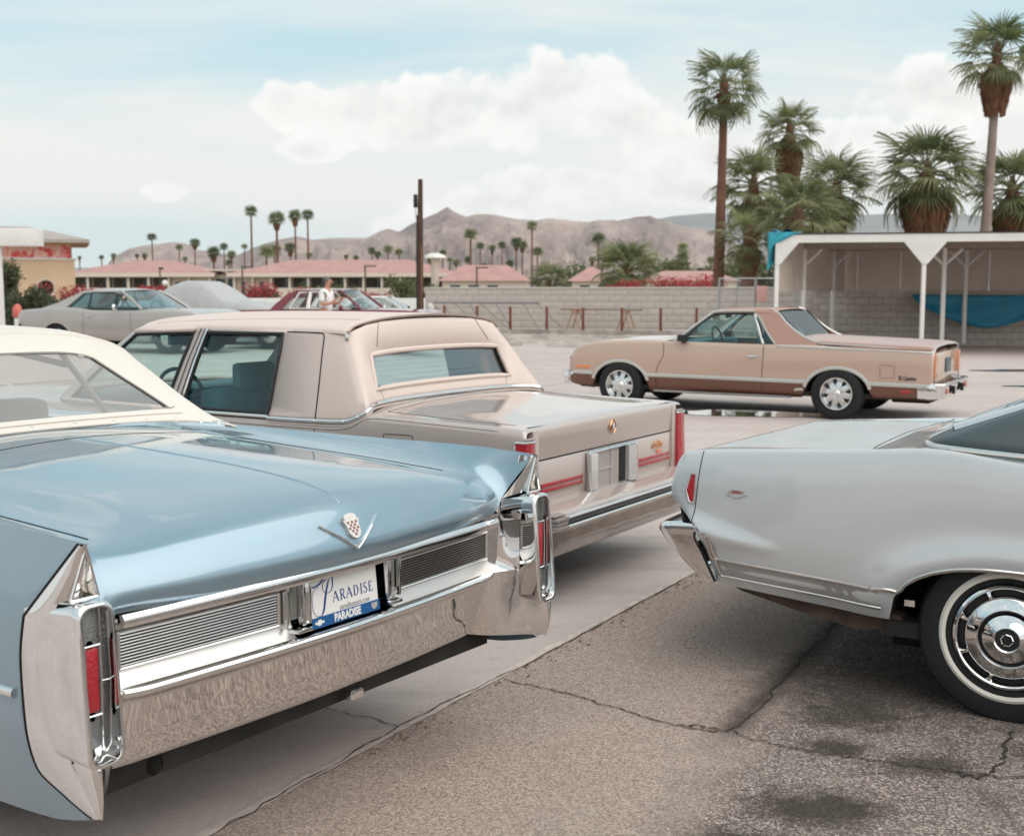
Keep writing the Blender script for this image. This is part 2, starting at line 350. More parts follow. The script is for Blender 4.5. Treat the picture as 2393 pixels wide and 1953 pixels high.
# ------------------------------------------------------------------ ground
def ground_mat(name, kind):
    m = bpy.data.materials.new(name); m.use_nodes = True; nt = m.node_tree; b = nt.nodes['Principled BSDF']
    tc = N(nt, 'ShaderNodeTexCoord'); ob = tc.outputs['Object']
    def noise(scale, det=6., rough=.6, dist=0.):
        n = N(nt, 'ShaderNodeTexNoise', Scale=scale, Detail=det, Roughness=rough, Distortion=dist); L(nt, ob, n.inputs['Vector']); return n.outputs[0]
    big = noise(.35, 5, .6); mid = noise(2.2, 6, .62); fine = noise(150, 2, .5); grit = noise(60, 3, .6)
    if kind == 'lot':
        c = ramp(nt, mid, [(.30, (.475, .400, .372)), (.72, (.565, .488, .456))])
        c = mixc(nt, ramp(nt, big, [(.40, 0.), (.62, .5)]), c, (.42, .362, .338))
        c = mixc(nt, ramp(nt, noise(9, 7, .7), [(.54, 0.), (.78, .5)]), c, (.26, .222, .20))
        c = mixc(nt, ramp(nt, grit, [(.35, .22), (.55, 0.)]), c, (.20, .175, .155))
        mp = N(nt, 'ShaderNodeMapping'); L(nt, ob, mp.inputs[0]); mp.inputs[3].default_value = (.35, 2.6, 1); mp.inputs[2].default_value = (0, 0, R(-32))
        tr = N(nt, 'ShaderNodeTexNoise', Scale=.9, Detail=5., Roughness=.6); L(nt, mp.outputs[0], tr.inputs['Vector'])
        c = mixc(nt, ramp(nt, tr.outputs[0], [(.52, 0.), (.72, .55)]), c, (.31, .265, .243))
        rgh = ramp(nt, mid, [(.3, .82), (.7, .95)]); h = math_n(nt, 'ADD', math_n(nt, 'MULTIPLY', fine, .3), math_n(nt, 'MULTIPLY', grit, .5)); hd, hs = .004, .45
    elif kind == 'asphalt':
        vo = N(nt, 'ShaderNodeTexVoronoi', Scale=240.); L(nt, ob, vo.inputs['Vector'])
        vo2 = N(nt, 'ShaderNodeTexVoronoi', Scale=140.); L(nt, ob, vo2.inputs['Vector'])
        sp = N(nt, 'ShaderNodeSeparateColor'); L(nt, vo.outputs['Color'], sp.inputs[0]); sp2 = N(nt, 'ShaderNodeSeparateColor'); L(nt, vo2.outputs['Color'], sp2.inputs[0])
        newc = ramp(nt, math_n(nt, 'ADD', math_n(nt, 'MULTIPLY', sp.outputs[0], .5), math_n(nt, 'MULTIPLY', sp2.outputs[2], .5)), [(.12, (.215, .158, .132)), (.5, (.410, .318, .272)), (.9, (.62, .50, .436))])
        oldc = ramp(nt, sp2.outputs[1], [(0., (.098, .076, .066)), (.55, (.222, .178, .156)), (.8, (.37, .302, .268)), (1., (.56, .475, .428))])
        sx = N(nt, 'ShaderNodeSeparateXYZ'); L(nt, ob, sx.inputs[0])
        # older, rougher paving to the right of the long crack
        e = math_n(nt, 'ADD', math_n(nt, 'SUBTRACT', math_n(nt, 'MULTIPLY', sx.outputs[0], .86), math_n(nt, 'MULTIPLY', sx.outputs[1], .34)), .80)
        e = math_n(nt, 'ADD', e, math_n(nt, 'MULTIPLY', math_n(nt, 'SUBTRACT', noise(3.2, 6, .65), .5), .55))
        old = ramp(nt, math_n(nt, 'ADD', math_n(nt, 'MULTIPLY', e, .5), .5), [(.46, 0.), (.60, 1.)])
        c = mixc(nt, old, newc, oldc)
        c = mixc(nt, ramp(nt, mid, [(.42, 0.), (.75, .28)]), c, (.34, .30, .272))
        st = math_n(nt, 'MULTIPLY', ramp(nt, noise(1.7, 7, .66, .4), [(.54, 0.), (.70, .85)]), math_n(nt, 'ADD', math_n(nt, 'MULTIPLY', old, .75), .14))
        c = mixc(nt, st, c, (.040, .034, .029))
        for (x, y, r, a) in ((1.16, 4.12, .12, .85), (1.42, 3.97, .15, .8), (.96, 3.62, .20, .9), (1.30, 4.45, .2, .7), (1.9, 4.05, .14, .8), (1.55, 4.75, .5, .65), (.66, 3.40, .13, .7)):
            dx = math_n(nt, 'SUBTRACT', sx.outputs[0], x); dy = math_n(nt, 'SUBTRACT', sx.outputs[1], y)
            dd = math_n(nt, 'SQRT', math_n(nt, 'ADD', math_n(nt, 'MULTIPLY', math_n(nt, 'MULTIPLY', dx, dx), .5), math_n(nt, 'MULTIPLY', dy, dy)))
            f = math_n(nt, 'ADD', math_n(nt, 'DIVIDE', dd, r), math_n(nt, 'MULTIPLY', math_n(nt, 'SUBTRACT', noise(9, 6, .7), .5), 1.6))
            c = mixc(nt, ramp(nt, math_n(nt, 'MULTIPLY', f, .5), [(.18, a), (.5, 0.)]), c, (.045, .036, .028))
        # broad stained seam along the crack that runs under the silver car
        ax, ay, tx, ty = .793, 4.27, .481, .877
        qx = math_n(nt, 'SUBTRACT', sx.outputs[0], ax); qy = math_n(nt, 'SUBTRACT', sx.outputs[1], ay); al = math_n(nt, 'ADD', math_n(nt, 'MULTIPLY', qx, tx), math_n(nt, 'MULTIPLY', qy, ty)); cr = math_n(nt, 'ABSOLUTE', math_n(nt, 'SUBTRACT', math_n(nt, 'MULTIPLY', qx, ty), math_n(nt, 'MULTIPLY', qy, tx)))
        cr = math_n(nt, 'ADD', cr, math_n(nt, 'MULTIPLY', math_n(nt, 'SUBTRACT', noise(11, 6, .7), .5), .09)); fs = math_n(nt, 'MULTIPLY', ramp(nt, math_n(nt, 'MULTIPLY', cr, 5.), [(.0, .85), (.45, 0.)]), ramp(nt, math_n(nt, 'ADD', math_n(nt, 'MULTIPLY', al, .25), .5), [(.47, 0.), (.52, 1.), (.92, 1.), (.99, 0.)])); c = mixc(nt, fs, c, (.06, .045, .036))
        rgh = ramp(nt, st, [(0., .92), (.8, .6)])
        h = math_n(nt, 'ADD', math_n(nt, 'MULTIPLY', math_n(nt, 'SUBTRACT', 1.0, vo.outputs['Distance']), 1.0), math_n(nt, 'MULTIPLY', grit, .6)); hd, hs = .006, .8
    else:
        c = ramp(nt, big, [(.3, (.34, .27, .21)), (.7, (.42, .35, .28))]); rgh = None; h = mid; hd, hs = .1, .3
    L(nt, c, b.inputs['Base Color']); b.inputs['Roughness'].default_value = .9; b.inputs['Specular IOR Level'].default_value = .3
    if rgh is not None: L(nt, rgh, b.inputs['Roughness'])
    bp = N(nt, 'ShaderNodeBump', Strength=hs, Distance=hd); L(nt, h, bp.inputs['Height']); L(nt, bp.outputs[0], b.inputs['Normal'])
    MAT[name] = m; return m
def sheet(name, pts, z, m, kind='structure'):
    me = bpy.data.meshes.new(name)
    from mathutils.geometry import tessellate_polygon
    t = tessellate_polygon([[Vector((p[0], p[1], 0)) for p in pts]])
    me.from_pydata([(p[0], p[1], z) for p in pts], [], [tuple(q) for q in t]); me.materials.append(m); me.update()
    bm = bmesh.new(); bm.from_mesh(me)
    for f in bm.faces:
        f.normal_update()
        if f.normal.z < 0: f.normal_flip()
    bm.to_mesh(me); bm.free()
    o = link(bpy.data.objects.new(name, me)); o['kind'] = kind; return o
sheet('ground', [(-16000, -3000), (16000, -3000), (16000, 20000), (-16000, 20000)], -.03, ground_mat('desert_ground', 'desert'))
def smooth(a, b, t):
    t = min(1, max(0, (t - a) / (b - a))); return t * t * (3 - 2 * t)
def lot_h(x, y): return .22 * smooth(15, 24, y) * smooth(-.5, -4.5, x)     # the lot climbs a little towards the back left
xs_ = np.concatenate([np.linspace(-60, -8, 14), np.linspace(-7, 1, 17), np.linspace(4, 45, 9)]); ys_ = np.concatenate([np.linspace(-20, 12, 9), np.linspace(13, 26, 14), np.linspace(30, 52, 6)])
lot = M().grid(np.array([[(x, y, lot_h(x, y)) for y in ys_] for x in xs_])).obj('parking_lot', ground_mat('lot_concrete', 'lot')); lot['kind'] = 'structure'
def rough_line(A, B, n, j, seed):
    g = np.random.default_rng(seed); A, B = np.array(A, float), np.array(B, float); T = (B - A) / np.linalg.norm(B - A); Nn = np.array([-T[1], T[0]])
    w = np.convolve(g.normal(0, 1, n + 8), np.ones(4) / 4, 'same')[4:4 + n + 1]; w = np.resize(w, n + 1)
    return [tuple(A + (B - A) * i / n + Nn * w[i] * j) for i in range(n + 1)]
EDGE0, EDGE1 = (-2.95, -.05), (2.60, 9.42)
edge = rough_line(EDGE0, EDGE1, 260, .006, 3)
sheet('asphalt', edge + [(2.75, 9.40), (11.5, 4.3), (11.5, -6), (-2.95, -6)], .006, ground_mat('old_asphalt', 'asphalt'))
crack_m = mat('crack_dirt', (.035, .030, .025), .95, var=.4, vscale=30)
def crack(pts, w, z, seed, name='crack'):
    g = np.random.default_rng(seed); P = spline(np.array(pts, float), 18); k = len(P)
    P = P + np.stack([np.convolve(g.normal(0, .012, k), [.3, .4, .3], 'same'), np.convolve(g.normal(0, .012, k), [.3, .4, .3], 'same')], 1)
    T = np.gradient(P, axis=0); T /= np.maximum(np.linalg.norm(T, axis=1, keepdims=True), 1e-9); Nn = np.stack([-T[:, 1], T[:, 0]], 1)
    ww = w * (.35 + g.random(k) * 1.1); ww[0] = ww[-1] = w * .1
    G = np.stack([np.c_[P + Nn * ww[:, None] / 2, np.full(k, z)], np.c_[P - Nn * ww[:, None] / 2, np.full(k, z)]], 1)
    o = M().grid(G).obj(name, crack_m, None, False); o['kind'] = 'structure'; return o
crack([(-.047, 4.871), (.264, 4.663), (.492, 4.445), (.658, 4.319), (.793, 4.270)], .007, .011, 1)
crack([(.62, 4.345), (.70, 4.33), (.793, 4.285)], .007, .011, 21)
crack([(.793, 4.270), (.916, 4.445), (1.184, 4.966), (1.423, 5.422), (1.9, 6.3)], .008, .011, 2)
crack([(.82, 4.27), (1.003, 4.108), (1.173, 4.042), (1.321, 3.978), (1.465, 3.916), (1.7, 3.85), (2.1, 3.8)], .007, .012, 3)
crack([(1.50, 3.90), (1.56, 3.86), (1.70, 4.0), (1.775, 4.153), (1.85, 4.28)], .009, .011, 4)
crack([(-.95, 3.36), (-.68, 3.834), (-.404, 4.342), (-.05, 4.905), (.385, 5.62), (.97, 6.62)], .006, .012, 5, 'joint_crack')
lip = rough_line((-1.6, 2.25), (2.6, 9.42), 240, .005, 8); lip_g = np.array([[(x - .034 + .006 * math.sin(i * .9), y + .020, .0085), (x + .002, y, .0095)] for i, (x, y) in enumerate(lip)])
o = M().grid(lip_g).obj('slab_edge', mat('worn_slab_edge', (.50, .425, .38), .95, var=.22, vscale=14), None); o['kind'] = 'structure'
g_ = np.random.default_rng(5); deb = M()
for k in range(260):
    i = g_.integers(60, 225); x, y = lip[i]; d = abs(g_.normal(0, .05)); x += d * .86 + .01; y -= d * .5 - g_.normal(0, .02); r = g_.uniform(.003, .011); a = g_.random(6) * 6.28
    deb.add([(x + r * math.cos(q), y + r * math.sin(q), .010 + (.006 * g_.random() if q == a[0] else 0)) for q in sorted(a)], [(0, 1, 2, 3, 4, 5)])
deb = deb.obj('gravel', mat('joint_debris', (.20, .135, .085), .95, var=.5, vscale=20), None, False); deb['kind'] = 'stuff'; deb['label'] = 'loose gravel and dry leaf bits along the slab edge'
crack([(-1.25, 4.79), (-.95, 4.66), (-.68, 4.509), (-.41, 4.354)], .005, .005, 6)
for k, (a, b) in enumerate((((-7, 12.2), (14, 5.0)), ((-9, 19.3), (16, 11.6)), ((-12, 27), (18, 18.2)), ((3.2, 8), (16.5, 30)), ((-6, 9), (6.2, 30)))):
    crack([a, ((a[0] + b[0]) / 2, (a[1] + b[1]) / 2), b], .014, .006, 30 + k, 'slab_joint')
# shallow puddle beneath the tan pickup, and two wet patches by the carport
water = mat('puddle_water', (.05, .045, .04), .02, spec=.8, coat=1.0, coat_rough=.01)
def blob(name, cx, cy, rx, ry, rot, seed, z, m, n=64):
    g = np.random.default_rng(seed); a = np.linspace(0, 2 * np.pi, n, endpoint=False); rr = 1 + sum(g.normal(0, .16 / k) * np.cos(k * a + g.random() * 6.3) for k in range(2, 9))
    x, y = rx * rr * np.cos(a), ry * rr * np.sin(a); c, s = math.cos(rot), math.sin(rot)
    return sheet(name, [(cx + c * p - s * q, cy + s * p + c * q) for p, q in zip(x, y)], z, m)
blob('puddle', 3.15, 15.75, .95, .42, R(-12), 4, .007, water)
blob('puddle', 10.6, 24.2, 1.2, .35, R(-5), 9, .007, water)
blob('puddle', 9.6, 20.2, 1.3, .22, R(-3), 12, .007, water)
# ------------------------------------------------------------------ pale blue convertible
def arch_clip(G, wheels, v0, v1):
    """Raise the lower side of body grid G along wheel arches [(x, zc, rx, rz)]."""
    for i in range(G.shape[0]):
        row = G[i, v0:v1]
        for (xw, zc, rx, rz) in wheels:
            x = row[len(row) // 2, 0]; t = (x - xw) / rx
            if abs(t) >= 1: continue
            za = zc + rz * math.sqrt(1 - t * t) if zc else 0
            k = np.where(row[:, 2] < za)[0]
            if len(k) and k[-1] + 1 < len(row):
                a, b = row[k[-1]], row[k[-1] + 1]; f = (za - a[2]) / max(b[2] - a[2], 1e-9); p = a + (b - a) * f
                row[k] = p
def grid_faces_where(G, pred):
    """Faces of G whose centre satisfies pred; degenerate quads dropped."""
    U, V = G.shape[:2]; F = []
    C = (G[:-1, :-1] + G[1:, :-1] + G[1:, 1:] + G[:-1, 1:]) / 4
    D1 = G[1:, 1:] - G[:-1, :-1]; D2 = G[:-1, 1:] - G[1:, :-1]; A = np.linalg.norm(np.cross(D1, D2), axis=2)
    for i in range(U - 1):
        for j in range(V - 1):
            if A[i, j] > 2e-8 and pred(C[i, j], i, j): F.append((i * V + j, (i + 1) * V + j, (i + 1) * V + j + 1, i * V + j + 1))
    return F
def sub_mesh(mm, G, F):
    used = sorted({v for f in F for v in f}); ix = {v: i for i, v in enumerate(used)}; P = G.reshape(-1, 3)
    mm.add([P[v] for v in used], [tuple(ix[v] for v in f) for f in F]); return mm
def tyre_wheel(car, x, y, r, side, w=.20, rim=.19, ww=None, rimkind='plain', rimmat=None, name='wheel'):
    """Wheel as a part: tyre mesh with rim (and whitewall) as its children; side +1 = outer face towards +y."""
    s = side; t = M().lathe([(rim * .96, -s * w * .42), (rim * 1.02, -s * w * .5), (r * .80, -s * w * .53), (r * .95, -s * w * .46), (r * .995, -s * w * .33), (r, 0), (r * .995, s * w * .33), (r * .95, s * w * .46), (r * .82, s * w * .53), (rim * 1.06, s * w * .50), (rim * .98, s * w * .40)], 56, 'Y', (x, y, r * .985))
    o = t.obj(name, RUBBER, car)
    if ww: M().lathe([(ww[0], s * (w * .53 + .0005)), ((ww[0] + ww[1]) / 2, s * (w * .53 + .004)), (ww[1], s * (w * .50 + .002))], 56, 'Y', (x, y, r * .985)).obj('whitewall', WHITEWALL, o)
    return o, (x, y, r * .985)
BLUE = mat('pale_blue_paint', (.245, .350, .422), .28, .58, coat=1., coat_rough=.015, cior=1.65, var=.02, vscale=2)
def plastic_pane(name):
    m = bpy.data.materials.new(name); m.use_nodes = True; nt = m.node_tree; nt.nodes.clear(); out = N(nt, 'ShaderNodeOutputMaterial'); t = N(nt, 'ShaderNodeBsdfTransparent'); t.inputs[0].default_value = (.90, .88, .86, 1); d = N(nt, 'ShaderNodeBsdfDiffuse'); d.inputs[0].default_value = (.60, .57, .55, 1); g = N(nt, 'ShaderNodeBsdfGlossy'); g.inputs['Roughness'].default_value = .06; fr = schlick(nt)
    a = N(nt, 'ShaderNodeMixShader'); a.inputs[0].default_value = .34; L(nt, t.outputs[0], a.inputs[1]); L(nt, d.outputs[0], a.inputs[2]); b = N(nt, 'ShaderNodeMixShader'); L(nt, fr, b.inputs[0]); L(nt, a.outputs[0], b.inputs[1]); L(nt, g.outputs[0], b.inputs[2]); L(nt, b.outputs[0], out.inputs[0]); MAT[name] = m; return m
CREAM = mat('cream_vinyl', (.655, .605, .550), .6, bump=.12, bscale=400, var=.03, vscale=4)
CLOTH_DK = mat('dark_lining', (.03, .028, .027), .8)
INT_GREY = mat('interior_grey', (.30, .29, .28), .6, var=.1)
car = empty('convertible_car', (-.391, 3.493, 0), R(144.43))
tag(car, 'pale blue convertible with chrome rear bumper and raised cream top', 'car')
def blue_car():
    st = []  # each: [k0..k8]
    zc = [(.108, .812), (.093, .86), (.119, .925), (.158, .985), (.24, 1.020), (.45, 1.050), (.80, 1.071), (1.30, 1.087), (1.72, 1.095)]
    k7 = [(.138, .50, .812), (.124, .50, .86), (.147, .50, .922), (.188, .50, .968), (.27, .50, .998), (.47, .50, 1.022), (.80, .50, 1.042), (1.3, .52, 1.056), (1.72, .55, 1.066)]
    k6 = [(.187, .79, .815), (.178, .775, .865), (.205, .755, .922), (.255, .745, .958), (.345, .74, .976), (.52, .74, .986), (.80, .75, .998), (1.3, .77, 1.010), (1.72, .80, 1.022)]
    k5 = [(.190, .868, .868), (.212, .862, .905), (.262, .855, .952), (.34, .85, .984), (.44, .85, .998), (.60, .855, 1.004), (.82, .86, 1.008), (1.3, .88, 1.014), (1.72, .89, 1.020)]
    k4 = [(.092, .942, 1.036), (.13, .943, 1.038), (.18, .944, 1.040), (.25, .946, 1.042), (.36, .948, 1.045), (.53, .95, 1.045), (.80, .955, 1.041), (1.3, .962, 1.038), (1.72, .968, 1.036)]
    k3 = [(.258, .985, .85), (.275, .986, .851), (.30, .987, .852), (.34, .988, .853), (.42, .990, .855), (.56, .993, .857), (.80, .997, .858), (1.3, 1.003, .858), (1.72, 1.006, .858)]
    k2 = [(.272, .985, .62)] + [(a[0] + .012, 1.0 + .002 * i, .62) for i, a in enumerate(k3[1:], 1)]
    k1 = [(.245, .972, .466), (.262, .974, .46), (.292, .976, .455), (.335, .978, .45), (.42, .98, .45), (.56, .983, .45), (.80, .985, .45), (1.3, .988, .45), (1.72, .99, .45)]
    k0 = [(.072, .935, .362), (.12, .937, .345), (.18, .939, .330), (.26, .94, .315), (.40, .942, .305), (.56, .944, .30), (.80, .945, .298), (1.3, .945, .295), (1.72, .945, .29)]
    for i in range(9):
        st.append([k0[i], k1[i], k2[i], k3[i], k4[i], k5[i], k6[i], k7[i], (zc[i][0], 0, zc[i][1])])
    for X, dz, zh in ((2.2, 0, 1.05), (3.3, -.01, 1.04), (3.85, -.015, 1.05), (4.6, -.04, 1.02), (5.2, -.07, .97), (5.5, -.12, .90), (5.6, -.30, .72)):
        st.append([(X, .94, .29), (X, .985, .45), (X, 1.0, .62 + dz * .3), (X, 1.0, .858 + dz), (X, .965, 1.035 + dz), (X, .89, 1.02 + dz), (X, .80, 1.02 + dz), (X, .55, zh - .02), (X, 0, zh)])
    G = surf(st, 7, 7, su=(), sv=(3, 4))
    S = Surf(G, mirror_pts(G)); nv = 7
    lid_v = (6 * nv - 3, 8 * nv)     # trunk lid lies inboard of the seam
    def part(pred):
        m = M()
        for A in (G, mirror_pts(G)): sub_mesh(m, A, grid_faces_where(A, pred))
        return m
    is_lid = lambda c, i, j: j >= lid_v[0] and c[0] < 1.46
    is_open = lambda c, i, j: j >= 6 * nv and 1.76 < c[0] < 3.75
    is_door = lambda c, i, j: j < 4 * nv and 2.2 < c[0] < 3.3
    part(lambda c, i, j: not (is_lid(c, i, j) or is_open(c, i, j) or is_door(c, i, j))).obj('body', BLUE, car, angle=30)
    lid = part(is_lid).obj('trunk_lid', BLUE, car, angle=30)
    for s in (1, -1):
        A = G if s > 0 else mirror_pts(G); sub_mesh(M(), A, []);
        d = sub_mesh(M(), A, grid_faces_where(A, is_door)).obj('door', BLUE, car, angle=30)
        h = M().box(2.32, 2.46, s * 1.0 - .008, s * 1.0 + .018, .79, .81, .006).obj('handle', CHROME_F, d)
    # seams round the lid
    m = M()
    for s in (1, -1):
        P, Q = lay(S, [(.36, s * .742, 2), (.5, s * .745, 2), (1.0, s * .75, 2), (1.40, s * .765, 2), (1.45, s * .74, 2), (1.46, s * .6, 2)], (0, 0, -1), 12, lift=.0004, off=0)
        strip(m, P, Q, .006, .0006, prof=FLAT)
    P, Q = lay(S, [(1.46, .6, 2), (1.47, .3, 2), (1.475, 0, 2), (1.47, -.3, 2), (1.46, -.6, 2)], (0, 0, -1), 8, lift=.0004, off=0)
    strip(m, P, Q, .006, .0006, prof=FLAT); m.obj('lid_gap', SEAM, car)
    # centre crease of the lid: a fine raised ridge
    P, Q = lay(S, [(.16, 0, 2), (.5, 0, 2), (1.0, 0, 2), (1.45, 0, 2)], (0, 0, -1), 14, off=0)
    strip(M(), P, Q, .012, .0028, prof=[(-1, 0), (0, 1), (1, 0)]).obj('lid_ridge', BLUE, lid)
    # side moulding
    for s in (1, -1):
        P, Q = lay(S, [(.30, s * 1.4, .647), (.8, s * 1.4, .648), (2.0, s * 1.4, .65), (4.9, s * 1.4, .65)], (0, -s, 0), 14)
        strip(M(), P, Q, .026, .012).obj('side_moulding', CHROME_F, car)
    # underside and wheels
    M().box(.3, 5.5, -.93, .93, .30, .36).obj('underbody', DARK, car)
    for x in (1.45, 4.74):
        for s in (1, -1):
            o, c = tyre_wheel(car, x, s * .80, .36, s, .21, .2, (.24, .27)); M().lathe([(.001, s * .11), (.1, s * .105), (.19, s * .08), (.2, s * .05)], 40, 'Y', c).obj('hubcap', CHROME, o)
    # ---- chrome along the foot of the lid
    def vx(y, x0=.100, k=.052): return x0 + k * (abs(y) / .79) ** 1.6 * .79
    ys = np.linspace(-.795, .795, 61)
    P = np.array([(vx(y, .118), y, .800) for y in ys]); Q = np.array([(-1, 0, .25)] * 61); Q = Q / np.linalg.norm(Q[0])
    trim = strip(M(), P, Q, .036, .016, prof=[(-1, 0), (-.9, .7), (-.3, 1), (.3, .85), (.95, .4), (1, 0)]).obj('lid_trim', CHROME, car)
    # ---- recessed tail panel (between trim and bumper)
    Z = [(.790, .176), (.782, .190), (.664, .188), (.648, .180), (.626, .168), (.616, .152)]
    G2 = np.array([[(vx(y, x - .03), y, z) for y in ys] for z, x in Z]);
    for (a, b) in ((0, 23), (38, 61)): M().grid(np.ascontiguousarray(G2[:, a:b])).obj('tail_panel', mat('satin_silver_panel', (.62, .58, .55), .28, .85, var=.05, vscale=8), car)
    Zl = [(.640, .215), (.634, .180), (.628, .150), (.620, .135), (.612, .126)]
    M().grid(np.array([[(vx(y, x), y, z) for y in np.linspace(-.27, .27, 21)] for z, x in Zl])).obj('bumper_ledge', CHROME, car)
    for s in (1, -1):
        M().grid(np.array([[(.20 + dx, s * y, z) for y in (.775, .80, .84, .875)] for z, dx in ((.82, 0), (.74, 0), (.66, 0), (.60, .01), (.52, .03), (.40, .06))])).obj('panel_end', CHROME, car)
    # plate recess: back wall, floor
    M().box(.24, .245, -.225, .225, .64, .80).obj('plate_recess', mat('recess_dark', (.05, .045, .04), .5, .3), car)
    # louvres: twelve slats a side
    for s in (1, -1):
        fr = M(); y0, y1 = s * .262, s * .782
        for z in (.668, .764):
            ya = np.linspace(y0, y1, 14); fr.tube([(vx(y, .150), y, z) for y in ya], .0045, 6)
        for y in (y0, y1): fr.tube([(vx(y, .150), y, .668), (vx(y, .150), y, .764)], .0045, 6)
        frame = fr.obj('louvre_frame', ALU, car)
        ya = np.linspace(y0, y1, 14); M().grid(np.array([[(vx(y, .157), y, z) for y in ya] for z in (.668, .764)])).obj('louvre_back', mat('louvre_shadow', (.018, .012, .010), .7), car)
        for k in range(11):
            z = .6745 + k * .0083
            strip(M(), np.array([(vx(y, .156), y, z) for y in ya]), np.array([(-1, 0, .12)] * 14), .0030, .0045, prof=[(-1, 0), (-.8, .9), (.8, 1), (1, 0)]).obj('slat', ALU, frame)
    # uprights beside the plate, with lamp slots
    for s in (1, -1):
        m = M(); m.box(.128, .205, s * .185 - .010, s * .185 + .010, .655, .795, .005); m.box(.136, .205, s * .245 - .006, s * .245 + .006, .655, .795, .003); m.box(.112, .19, s * .200 - .030, s * .200 + .030, .640, .652, .003); m.box(.120, .16, s * .172 - .005, s * .172 + .005, .66, .79, .002)
        up = m.obj('plate_upright', CHROME, car)
        M().box(.150, .17, s * .215 - .020, s * .215 + .020, .675, .785, .004).obj('lamp', mat('smoked_lens', (.16, .17, .15), .12, coat=1.), up)
    # ---- bumper bar
    prof = [(.160, .628), (.138, .624), (.120, .618), (.112, .608), (.116, .597), (.130, .586), (.160, .520), (.190, .440), (.210, .388), (.222, .380), (.28, .385)]
    yb = np.concatenate([np.linspace(-.88, -.70, 10)[:-1], np.linspace(-.70, .70, 45), np.linspace(.70, .88, 10)[1:]])
    def bx(x, z, y):
        e = max(0, (abs(y) - .70) / .13); return (vx(y, x) - .0 + .02 * e * e, y, z + .006 * e * e * (z > .58))
    net = np.array([[bx(x, z, y) for x, z in prof] for y in yb])
    GB = np.stack([spline(r, 5, sharp=(5, 8)) for r in net])
    M().grid(GB).obj('rear_bumper', CHROME, car, angle=50)
    M().box(.235, .262, -.175, -.115, .318, .352, .004).obj('exhaust_tip', CHROME_F, car)
    M().tube([(.30, .60, .33), (.42, .60, .33)], .03, 12).obj('tow_bracket', DARK, car)
    # ---- corner pods
    for s in (1, -1):
        pod = M()
        def rr(x, y0, y1, z0, z1, r, n=5):
            L_ = []
            for cy, cz, a0 in ((y1 - r, z1 - r, 0), (y0 + r, z1 - r, 90), (y0 + r, z0 + r, 180), (y1 - r, z0 + r, 270)):
                for k in range(n + 1):
                    a = R(a0 + 90 * k / n); L_.append((x(cz + r * math.sin(a)) if callable(x) else x, s * (cy + r * math.cos(a)), cz + r * math.sin(a)))
            return L_
        xr = lambda z: .024 + .030 * (z - .5) / .39        # rear face leans
        loops = [rr(.30, .892, .985, .515, .870, .02), rr(.16, .888, .990, .508, .882, .022), rr(.085, .886, .990, .503, .893, .026), rr(lambda z: xr(z) + .012, .886, .990, .500, .896, .030), rr(lambda z: xr(z) + .002, .889, .987, .503, .893, .030), rr(xr, .893, .983, .507, .889, .030), rr(lambda z: xr(z) + .001, .897, .979, .511, .885, .028), rr(lambda z: xr(z) + .010, .899, .977, .514, .882, .027), rr(.105, .902, .972, .520, .876, .025)]
        G3 = np.array(loops); pod.grid(G3, cv=True); P = pod.obj('lamp_pod', CHROME, car, angle=50)
        # lens: dark clear field, red block with bright bezel
        G4 = np.array([rr(.092, .900, .974, .517, .879, .026), rr(.086, .915, .962, .53, .865, .02), rr(.084, .93, .95, .6, .8, .01)])
        M().grid(G4, cv=True).add([], []).obj('lens', CLEAR_L, P)
        m = M(); m.V = []; m.box(.066, .085, s * .945 - .0185, s * .945 + .0185, .628, .786, .008); red = m.obj('red_lens', RED_L, P)
        b = M()
        for yy in (.924, .966): b.tube([(.066, s * yy, .622), (.064, s * yy, .70), (.066, s * yy, .792)], .0025, 6)
        for zz in (.622, .792): b.tube([(.066, s * .924, zz), (.066, s * .966, zz)], .0025, 6)
        b.tube([(.080, s * .913, .53), (.074, s * .9155, .70), (.080, s * .913, .875)], .0022, 6); b.tube([(.068, s * .90, .70), (.068, s * .924, .702)], .002, 6)
        b.tube([(.084, s * .955, .54), (.078, s * .955, .535)], .006, 8); b.obj('lens_bezel', CHROME_F, P)
        # side plate between body edge and pod, fin strip above, blade below
        edge_pts = [(.078, .950, .366), (.16, .972, .415), (.243, .985, .466), (.268, .995, .572), (.272, .998, .726), (.256, .994, .846), (.205, .980, .905), (.150, .963, .970), (.094, .948, 1.034)]
        inner_pts = [(.045, .948, .372), (.085, .965, .45), (.120, .978, .505), (.150, .985, .60), (.152, .987, .726), (.150, .985, .855), (.140, .975, .905), (.112, .960, .965), (.082, .944, 1.030)]
        net = np.array([[(a[0] - .002, s * (a[1] - .012), a[2]), (a[0] - .004, s * (a[1] + .004), a[2]), ((a[0] + b[0]) / 2, s * ((a[1] + b[1]) / 2 + .007), (a[2] + b[2]) / 2), (b[0], s * (b[1] + .002), b[2]), (b[0] + .07, s * (b[1] - .02), b[2])] for a, b in zip(edge_pts, inner_pts)])
        M().grid(surf(net, 6, 3, su=(5,), sv=(1, 3))).obj('side_plate', CHROME, P, angle=45)
        P2, Q2 = np.array([(a[0] + .003, s * (a[1] + .001), a[2]) for a in edge_pts]), None
        C = spline(P2, 6, (5,)); strip(M(), C, np.array([(0, s, 0)] * len(C)), .006, .004, prof=FLAT).obj('body_gap', SEAM, car)
        # fin end: chrome web behind the strip with an inset triangular mirror
        tri = [(.082, .944, 1.030), (.150, .985, .868), (.190, .872, .868), (.096, .932, 1.022)]
